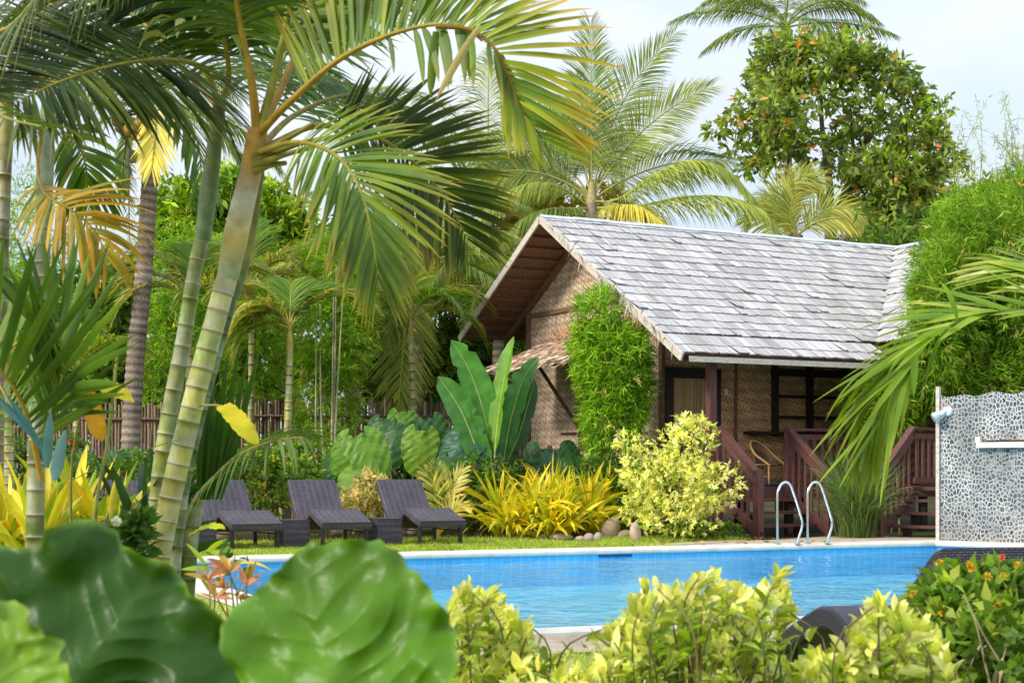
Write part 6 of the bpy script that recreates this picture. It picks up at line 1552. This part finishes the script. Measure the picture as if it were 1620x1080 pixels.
# ------------------------------------------------------------------ foreground plants
def outline_leaf(par, out, c, Y, tilt, col, ecol, ribs, name='leaf', amp=.017, seed=1, tip=None, rimw=.05):
    """a very near leaf: its rim is given as points at its own distance; the blade is a real crinkled surface"""
    k = Y / F; out = np.array(out, float); c = np.array(c, float)
    cl = np.concatenate([out, out[:1]])
    cc3 = catmull(np.concatenate([cl, np.zeros((len(cl), 1))], 1), 220)[:, :2]
    rn = np.random.default_rng(seed + 40); ww = np.linspace(0, 2 * np.pi, len(cc3)); wob = sum(rn.uniform(.3, 1) * np.sin(ww * f + rn.uniform(0, 6)) for f in (11, 17, 23, 31, 43)) * .010
    wob[0] = wob[-1]; cc3 = c + (cc3 - c) * (1 + wob[:, None])
    na = len(cc3); nr = 56; q = np.linspace(0, 1, nr)
    px = c + (cc3 - c)[None] * q[:, None, None]
    th = np.arctan2((cc3 - c)[:, 1], (cc3 - c)[:, 0])
    rr = np.linalg.norm(px - c, axis=-1)
    # midrib and side veins, with the blade quilted between them
    dxx, dyy = px[..., 0] - c[0], px[..., 1] - c[1]
    ca, sa = np.cos(ribs), np.sin(ribs)
    s_ = dxx * ca + dyy * sa; t_ = -dxx * sa + dyy * ca
    sp = 46.0
    lv = (s_ - .72 * np.abs(t_) + 12 * np.sin(t_ * .03 + seed) + 10 * np.sin(s_ * .035 + t_ * .012 + seed)) / sp
    fv = np.abs((lv % 1.0) - .5) * 2
    rib = np.maximum(np.clip((fv - .86) / .14, 0, 1) * .5, np.exp(-(t_ / 7.0) ** 2) * .8) * (q[:, None] > .02)
    r2 = np.random.default_rng(seed)
    h = np.zeros((nr, na))
    for i in range(46):
        a = r2.normal() * .55 + (0.5 if i % 2 else 2.4); f = r2.uniform(.02, .085); p = r2.uniform(0, 6.3)
        wx = px[..., 0] + 22 * np.sin(px[..., 1] * .021 + i); wy = px[..., 1] + 22 * np.sin(px[..., 0] * .019 + 2 * i)
        h += np.sin((wx * np.cos(a) + wy * np.sin(a)) * f + p) * (.03 / f) ** .8 / 8
    ruff = np.sin(th * 9 + seed)[None] * q[:, None] ** 12 * .9 + np.sin(th * 21 + 2 * seed)[None] * q[:, None] ** 16 * .6
    h = h * 1.05 + (.26 * (1 - fv ** 2) - .10 * rib) * np.clip(q[:, None] * 3, 0, 1) * (.6 + .4 * np.sin(s_ * .013 + t_ * .02)) + ruff
    dx, dy = px[..., 0] - c[0], px[..., 1] - c[1]
    Yd = Y + k * (tilt[0] * dx + tilt[1] * dy) + amp * h + .00035 * 0
    base = np.stack([(px[..., 0] - CX) / F * Y, Yd, CH - (px[..., 1] - HY) / F * Y], -1)
    colr = np.array(col) + 0 * base
    v = rib[..., None] * .2; colr = colr * (1 - v) + np.array(ecol) * .7 * v
    e = np.clip((q - (1 - rimw)) / rimw, 0, 1)[:, None, None]; colr = colr * (1 - e * .75) + np.array(ecol) * e * .75  # yellowish rim: light shining through the leaf edge, put into the colour
    m = Mesh(); grid(m, base, colr, flip=True)
    cp = base[0, 0]
    g = GX(c[0] + 20, Y + .35); tube(m, catmull([cp + A(0, .01, 0), cp * .5 + g * .5 + A(0, .12, .05), g], 16), np.linspace(.010, .018, 16), 8, (.14, .22, .04), 1)
    return m.build(name, [M['ear'], M['stem']], par)
t = thing('elephant_ear_plant', 'huge dark green crinkled leaf filling the lower left foreground', 'elephant ear', GX(130, 2.65))
outline_leaf(t, [(58, 842), (92, 827), (128, 829), (152, 842), (165, 866), (200, 880), (240, 898), (285, 938), (322, 965), (345, 990), (352, 1030), (378, 1066), (402, 1110), (410, 1190), (200, 1260), (-90, 1230), (-140, 1010), (-95, 880), (-30, 866), (10, 872), (40, 862)], (130, 1060), 2.3,
             (.15, -.45), (.025, .08, .004), (.16, .28, .03), -1.0, seed=3)
t = thing('elephant_ear_plant', 'rounded mid-green crinkled leaf in the bottom foreground left of the pool', 'elephant ear', GX(550, 2.45))
outline_leaf(t, [(341, 985), (365, 960), (405, 930), (432, 900), (452, 876), (490, 866), (530, 858), (575, 858), (612, 872), (650, 905), (685, 945), (712, 985), (722, 1030), (716, 1085), (700, 1160), (600, 1240), (450, 1230), (398, 1115), (362, 1062), (346, 1025)], (520, 1075), 2.1,
             (-.1, -.5), (.078, .19, .006), (.15, .29, .03), -1.85, seed=5)
t = thing('elephant_ear_plant', 'bright yellow-green leaf cut by the lower left corner of the photo', 'elephant ear', GX(-20, 1.95))
outline_leaf(t, [(-70, 955), (-20, 962), (10, 976), (45, 1003), (82, 1042), (108, 1078), (128, 1150), (60, 1260), (-160, 1240), (-190, 1020)], (-30, 1110), 1.6, (.1, -.7), (.16, .29, .02), (.30, .40, .05), -1.2, seed=8)

# ---------------------------------- variegated shrubs along the bottom edge
VAR = [((.50, .50, .11), 3), ((.66, .62, .30), 3), ((.38, .44, .07), 1.2)]
VGR = [((.12, .21, .015), 2), ((.20, .29, .02), 2), ((.28, .35, .03), 1.3)]
def var_shrub(label, base, tips, L=.062):
    t = thing('variegated_shrub', label, 'shrub', base, 'cream and green variegated shrubs in the foreground')
    m = Mesh(); ms = Mesh()
    for tip in tips:
        tip = np.asarray(tip, float)
        b = base + A(RNG.normal() * .05, RNG.normal() * .05, 0); b = b + (tip - b) * A(.25, .25, 0); lean = A(RNG.normal() * .05, RNG.normal() * .05, 0)
        q = catmull([b, b * .45 + tip * .55 + RNG.normal(size=3) * .02 - lean, tip - lean - Z * .10, tip], 24)
        tube(ms, q, np.linspace(.006, .0022, 24), 5, (.17, .13, .05))
        T = nrm(q[-1] - q[-6]); n = RNG.integers(15, 23)
        s = RNG.random(n) ** 1.3 * .20         # distance below the tip
        p = tip - T * s[:, None]
        rad = nrm(np.cross(T, RNG.normal(size=(n, 3))))
        op = np.interp(s, [0, .03, .10, .22], [.25, .65, 1.05, 1.2])[:, None]
        d = nrm(T * np.cos(op) + rad * np.sin(op) + RNG.normal(size=(n, 3)) * .12)
        f = np.interp(s + RNG.normal(size=n) * .03, [0, .05, .16], [0, .35, 1]).clip(0, 1)[:, None]
        c = pick(VAR, n, .12) * (1 - f) + pick(VGR, n, .15) * f
        ln = L * RNG.uniform(.6, 1.15, n) * np.interp(s, [0, .03], [.75, 1])
        straps(m, p, d, ln, ln * RNG.uniform(.36, .48, n), c, tip=c * A(1.12, 1.06, 1.2), bend=RNG.uniform(0, .7, n), side=np.cross(d, T + .3 * RNG.normal(size=(n, 3))), across=3, rows=6, fold=.28, prof='ell')
    m.build('foliage', M['leaf'], t); ms.build('stem', M['stem'], t)
    return t
def tips_under(xs, ys, n, Y0, Y1, depth=110):
    out = []
    for i in range(n):
        x = RNG.uniform(xs[0], xs[-1]); top = np.interp(x, xs, ys)
        y = top + abs(RNG.random()) ** 1.3 * depth if i > n * .3 else top + RNG.random() * 22
        out.append(P(x, y + 12, RNG.uniform(Y0, Y1)))
    return out
var_shrub('variegated shrub standing before the near left corner of the pool', GX(765, 4.2), tips_under([702, 725, 745, 790, 815, 845], [960, 925, 912, 930, 965, 985], 50, 3.9, 4.6, 150))
var_shrub('low variegated shrub filling the bottom edge between the two taller ones', GX(900, 3.9), tips_under([780, 840, 900, 960, 1000], [1015, 1032, 1055, 1035, 1010], 38, 3.6, 4.3, 110))
var_shrub('largest variegated shrub in front of the middle of the pool', GX(1110, 4.2), tips_under([960, 1000, 1020, 1065, 1110, 1160, 1185, 1230, 1252], [1000, 955, 915, 918, 892, 905, 940, 888, 960], 100, 3.8, 4.7, 170))
var_shrub('variegated shrub hiding the foot of the near plum lounger', GX(1390, 3.9), tips_under([1265, 1290, 1335, 1365, 1392, 1430, 1470, 1500], [1040, 1015, 1035, 975, 928, 955, 985, 1030], 84, 3.5, 4.3, 140))
b = GX(1225, 4.6); t = thing('strap_leaf_plant', 'single green strap-leaved sprout standing between the two larger variegated shrubs', 'strap plant', b)
m = Mesh(); straps(m, pp((1235, 1090, 4.5), (1240, 1090, 4.5), (1238, 1090, 4.5)), A([.25, 0, 1], [.45, 0, .7], [-.05, 0, 1]).reshape(3, 3), A(.18, .13, .1), A(.028, .022, .02), pick([((.12, .22, .02), 1)], 3), bend=.7, across=3, rows=8, prof='ell'); m.build('foliage', M['leaf'], t)
m = Mesh(); tube(m, [b, P(1238, 1085, 4.5)], .006, 6, (.14, .2, .03)); m.build('stem', M['stem'], t)

# ---------------------------------- lantana at the lower right
b = GX(1570, 5.0)
t = thing('lantana_bush', 'lantana bush with small orange flower heads in the lower right corner', 'lantana', b)
LG = [((.10, .18, .022), 3), ((.15, .25, .03), 2.4), ((.065, .12, .016), 1), ((.25, .30, .04), 1.2)]
m = Mesh(); k = 5.1 / F
for px, py, rx, rz, Y in ((1560, 985, 86, 56, 5.1), (1640, 1000, 86, 74, 5.2), (1502, 985, 40, 50, 5.0), (1520, 1040, 80, 60, 4.8), (1610, 1060, 100, 70, 4.7), (1545, 934, 60, 18, 5.2), (1620, 942, 60, 20, 5.3)):
    kk = Y / F
    bush(m, P(px, py, Y), (rx * kk, rx * kk, rz * kk), 105, 7, .062, .034, LG, shell=.35, spread=.8, updir=.35, grav=.1, amp=.4, fold=.35)
m.build('foliage', M['leaf'], t)
stems(t, b, [P(x, y, 5.1) for x, y in ((1480, 920), (1530, 900), (1580, 890), (1620, 900), (1500, 1000), (1600, 980), (1470, 960), (1560, 1000))], .008, (.13, .14, .05))
OR = [((.72, .40, .015), 2), ((.78, .54, .03), 2)]
for x, y in ((1533, 893), (1563, 911), (1486, 890), (1608, 893), (1587, 910), (1585, 882), (1613, 1048), (1598, 1076), (1507, 1060), (1490, 970), (1517, 984), (1537, 900), (1578, 958), (1445, 940), (1404, 1010), (1389, 1003)):
    q = P(x, y, 4.72 if x > 1450 else 4.6); n = 26; d = nrm(RNG.normal(size=(n, 3)) + A(0, -.5, .5))
    m = Mesh(); straps(m, q + d * .0045, d, .010, .008, pick(OR if x != 1585 else [((.75, .2, .06), 1)], n, .12), bend=.8, rows=4, prof='ell'); m.build('flower_head', M['petal'], t)
m = Mesh()
for a in (((1450, 960), (1480, 1010), (1500, 1090)), ((1530, 950), (1560, 1010), (1610, 1090)), ((1525, 940), (1545, 990), (1570, 1100)), ((1600, 1000), (1585, 1050), (1580, 1100)), ((1455, 1000), (1495, 1050), (1530, 1100))):
    tube(m, catmull(pp(*[(x, y, 4.6) for x, y in a]), 16), np.linspace(.0022, .004, 16), 5, (.40, .32, .18))
n = 7; straps(m, pp((1548, 1010, 4.6), (1560, 1020, 4.6), (1570, 1050, 4.6), (1575, 1060, 4.6), (1555, 1015, 4.6), (1530, 1070, 4.6), (1585, 1040, 4.6)), RNG.normal(size=(n, 3)) * A(.5, .3, .3) - A(0, 0, .9), RNG.uniform(.05, .13, n), .014, (.46, .38, .24), bend=.5, across=3, rows=6)
m.build('dry_stalk', M['stem'], t)

# ---------------------------------- yellow strap-leaved plants at left
YF = [((.48, .43, .025), 3), ((.56, .52, .08), 2), ((.32, .40, .03), 2.4), ((.20, .33, .02), 1.4), ((.52, .34, .02), .5)]
def yplant(label, base, n, L, W, z0=.35, pal=YF, el=(45, 85), bend=(.4, 1.8), group='yellow strap-leaved plants at left', zr=.3):
    t = thing('strap_leaf_plant', label, 'strap plant', base, group)
    m = Mesh(); az = RNG.uniform(0, 2 * np.pi, n); e = np.radians(RNG.uniform(*el, n)); d = np.stack([np.cos(az) * np.cos(e), np.sin(az) * np.cos(e), np.sin(e)], 1)
    p = base + Z * (z0 + RNG.random((n, 1)) * zr) + d * A(.04, .04, 0)
    c = pick(pal, n, .1)
    straps(m, p, d, L * RNG.uniform(.6, 1.1, n), W * RNG.uniform(.7, 1.2, n), c, tip=c * A(1, .85, .7), bend=RNG.uniform(*bend, n), across=3, rows=9, fold=.25, prof='strap')
    m.build('foliage', M['leaf'], t)
    m = Mesh(); 
    for k in range(3): tube(m, [base + A(RNG.normal() * .03, RNG.normal() * .03, 0), base + A(RNG.normal() * .03, RNG.normal() * .03, z0 + zr)], .016, 7, (.24, .2, .06))
    m.build('stem', M['stem'], t)
    return t
yplant('yellow strap-leaved plant at the very left edge', GX(8, 7.6), 70, .54, .060, .52)
yplant('yellow strap-leaved plant right of the stubby young palm stem', GX(112, 7.8), 76, .56, .060, .52)
yplant('yellow strap-leaved plant with one tall golden leaf before the leftmost lounger', GX(166, 7.4), 50, .52, .058, .54)
yplant('low yellow-green strap-leaved plant in front of the stubby young palm', GX(62, 7.0), 52, .48, .055, .52)
yplant('dark green strap-leaved plant at the left foot of the thick leaning stems', GX(232, 7.6), 22, .62, .05, .62, [((.025, .07, .02), 2), ((.02, .06, .035), 1)], (40, 88), (.3, 1.4), None)
t = yplant('bright lime strap-leaved plant half hidden behind the big dark leaf', GX(-20, 6.0), 22, .42, .06, .35, [((.3, .38, .03), 2), ((.5, .45, .04), 1)], (40, 85), (.5, 1.6))
# weeds with a white flower
b = GX(186, 6.2); t = thing('weed_plant', 'leafy weed with one white pompom flower left of the thick stems', 'weeds', b)
m = Mesh()
for x, y, rx, rz in ((192, 865, 30, 22), (215, 850, 18, 26), (165, 868, 22, 20)):
    kk = 6.2 / F; bush(m, P(x, y, 6.2), (rx * kk, rx * kk, rz * kk), 36, 5, .07, .03, [((.045, .10, .02), 2), ((.09, .17, .02), 1)], shell=.3, fold=.3)
m.build('foliage', M['leaf'], t); stems(t, b, [P(186, 815, 6.1), P(210, 800, 6.2), P(165, 840, 6.2)], .006, (.12, .16, .04))
m = Mesh(); q = P(184, 824, 6.0); n = 60; d = nrm(RNG.normal(size=(n, 3))); straps(m, q + d * .006, d, .018, .010, (.8, .78, .7), bend=.3, rows=4, prof='ell'); m.build('flower_head', M['petal'], t)
# thin pale stalk
b = GX(135, 6.4); m = Mesh(); tube(m, catmull([b, P(150, 830, 6.4), P(170, 700, 6.4), P(186, 560, 6.4)], 30), np.linspace(.010, .007, 30), 8, (.24, .27, .07))
o = m.build('plant_stalk', M['stem'], None, True, b); tag(o, 'bare thin pale green stalk standing in front of the fence at left', 'plant stalk')
# loose single leaves on a shrub at left of the trunks
def leafy_twig(label, base, leaves, twig, name='broad_leaf_plant'):
    t = thing(name, label, 'plant', base)
    m = Mesh(); tube(m, catmull([base] + [P(*q) for q in twig], 26), np.linspace(.010, .004, 26), 7, (.26, .22, .06)); m.build('stem', M['stem'], t)
    for a, c_, wpx, col, up in leaves:
        path = [P(*q) for q in a]; kk = path[0][1] / F
        blade(t, path, wpx * kk, up, col, rib=np.array(col) * .9, wave=.05, fold=.15, start=.02, n=30, rr=.003, mat='leaf')
    return t
leafy_twig('sapling with one orange hanging leaf and one yellow leaf in front of the fence', GX(120, 6.8), [([(142, 612, 6.4), (165, 612, 6.35), (190, 622, 6.3), (212, 636, 6.3)], 0, 30, (.50, .42, .03), (0, -.6, .8)), ([(140, 614, 6.4), (145, 640, 6.4), (152, 668, 6.4), (162, 698, 6.4)], 0, 30, (.52, .26, .02), (.3, -1, 0))],
           [(112, 800, 6.7), (120, 690, 6.6), (140, 612, 6.4)])
leafy_twig('sapling behind the thick stem bearing one large yellow leaf tilted down right', GX(235, 6.8), [([(347, 641, 5.9), (362, 650, 5.85), (385, 676, 5.8), (408, 702, 5.8)], 0, 34, (.52, .44, .02), (.4, -.9, .4)), ([(300, 846, 6.3), (318, 836, 6.2), (336, 832, 6.1), (356, 836, 6.0)], 0, 18, (.36, .40, .02), (0, -.7, .7))],
           [(262, 850, 6.75), (287, 720, 6.75), (312, 648, 6.6), (330, 641, 6.2), (347, 641, 5.9)])
# pink-orange croton between the two big leaves
b = GX(362, 4.6); t = thing('croton_plant', 'small croton with salmon pink leaves in the gap between the two big leaves', 'croton', b)
n = 60; m = Mesh(); az = RNG.uniform(0, 2 * np.pi, n); e = np.radians(RNG.uniform(5, 85, n)); d = np.stack([np.cos(az) * np.cos(e), np.sin(az) * np.cos(e), np.sin(e)], 1)
c0 = np.array([P(x, y, 4.5) for x, y in ((355, 930), (340, 945), (375, 945), (362, 905), (330, 920), (390, 925))])[RNG.integers(0, 6, n)]
straps(m, c0, d, RNG.uniform(.04, .085, n), RNG.uniform(.012, .02, n), pick([((.44, .20, .13), 3), ((.50, .30, .20), 1), ((.45, .28, .06), 1), ((.20, .22, .04), 1)], n), bend=.6, across=3, rows=6, fold=.25, prof='ell'); m.build('foliage', M['leaf'], t)
stems(t, b, [P(x, y, 4.5) for x, y in ((355, 930), (340, 945), (375, 945), (362, 905), (330, 920), (390, 925))], .006, (.2, .13, .06))
b = GX(352, 5.0); t = thing('broad_leaf_plant', 'small plant with dark leaves and one curved orange-yellow leaf at the pool corner', 'plant', b)
n = 16; m = Mesh(); straps(m, np.repeat([P(362, 885, 4.9)], n, 0) + RNG.normal(size=(n, 3)) * .03, RNG.normal(size=(n, 3)) + A(0, -.3, .5), RNG.uniform(.03, .055, n), .028, pick([((.04, .10, .02), 2), ((.07, .14, .03), 1)], n), bend=.5, across=3, rows=6, prof='ell')
straps(m, pp((372, 893, 4.8), (330, 905, 4.9), (335, 900, 4.9), (322, 880, 4.9)), A([.9, 0, .2], [-.5, 0, .9], [-.9, 0, .15], [.6, 0, .8]).reshape(4, 3), A(.12, .12, .1, .1), A(.022, .02, .02, .022), A([.55, .40, .03], [.25, .36, .02], [.2, .3, .02], [.35, .4, .03]).reshape(4, 3), bend=A(.9, .6, .4, .9), across=3, rows=8, prof='ell'); m.build('foliage', M['leaf'], t)
stems(t, b, [P(362, 885, 4.9), P(330, 905, 4.9)], .006, (.14, .16, .05))
# ------------------------------------------------------------------ camera, light, sky
cam = bpy.data.cameras.new('Camera'); co = bpy.data.objects.new('Camera', cam); COL.objects.link(co)
co.location = (0, 0, CH); co.rotation_euler = (math.radians(90), 0, 0)
cam.sensor_width = 36.0; cam.lens = F / 1620 * 36
cam.shift_y = (HY - 540) / 1620
cam.clip_end = 3000; cam.clip_start = .05
cam.dof.use_dof = True; cam.dof.focus_distance = 25.0; cam.dof.aperture_fstop = 9.0
SC.camera = co
SUN_EL, SUN_AZ = math.radians(36), math.radians(238)     # azimuth clockwise from +Y
sd = A(math.sin(SUN_AZ) * math.cos(SUN_EL), math.cos(SUN_AZ) * math.cos(SUN_EL), math.sin(SUN_EL))
sun = bpy.data.lights.new('Sun', 'SUN'); so = bpy.data.objects.new('Sun', sun); COL.objects.link(so)
sun.energy = 1.4; sun.angle = math.radians(10); sun.color = (1.0, .93, .80)
so.rotation_euler = Vector(sd).to_track_quat('Z', 'Y').to_euler()
wd = bpy.data.worlds.new('World'); SC.world = wd; wd.use_nodes = True
nt = wd.node_tree; nt.nodes.clear(); N = NT(nt)
sky = N('TexSky'); sky.sky_type = 'NISHITA'; sky.sun_disc = False; sky.sun_elevation = SUN_EL; sky.sun_rotation = SUN_AZ
sky.air_density = 1.0; sky.dust_density = 1.5
tc = N('TexCoord').outputs['Generated']
mp = N('Mapping', {'Vector': tc, 'Scale': (1.4, 1.4, 2.6)}).outputs[0]
n1 = N('TexNoise', {'Vector': mp, 'Scale': 2.6, 'Detail': 6.0, 'Roughness': .55, 'Distortion': .3}).outputs['Fac']
fac = ramp(N, n1, [(.34, .55), (.62, 1.0)])
cl = ramp(N, N('TexNoise', {'Vector': mp, 'Scale': 1.3, 'Detail': 4.0}).outputs['Fac'], [(.35, (3.3, 3.75, 4.3)), (.65, (4.6, 4.75, 5.0))])
cl = N('VectorMath', {0: ramp(N, N('TexNoise', {'Vector': mp, 'Scale': 1.3, 'Detail': 4.0}).outputs['Fac'], [(.38, (.74, .87, 1.06)), (.62, (1.0, 1.05, 1.12))]), 'Scale': N('MapRange', {'Value': N('SeparateXYZ', {0: tc}).outputs[2], 'From Min': .05, 'From Max': 1.0, 'To Min': 3.25, 'To Max': 8.4}).outputs[0]}, operation='SCALE').outputs[0]
c = mixc(N, fac, sky.outputs[0], cl)
bg = N('Background', {'Color': c, 'Strength': .1})
ow = nt.nodes.new('ShaderNodeOutputWorld'); nt.links.new(bg.outputs[0], ow.inputs[0])
vs = SC.view_settings
SC.display_settings.display_device = 'sRGB'
vs.view_transform = 'Standard'; vs.look = 'None'; vs.gamma = 1.0; vs.use_curve_mapping = False
vs.exposure = 1.22
SC.cycles.use_denoising = True
SC.cycles.max_bounces = 9; SC.cycles.diffuse_bounces = 6; SC.cycles.glossy_bounces = 3; SC.cycles.transmission_bounces = 3; SC.cycles.transparent_max_bounces = 8
SC.cycles.caustics_reflective = False; SC.cycles.caustics_refractive = False
SC.render.use_persistent_data = False
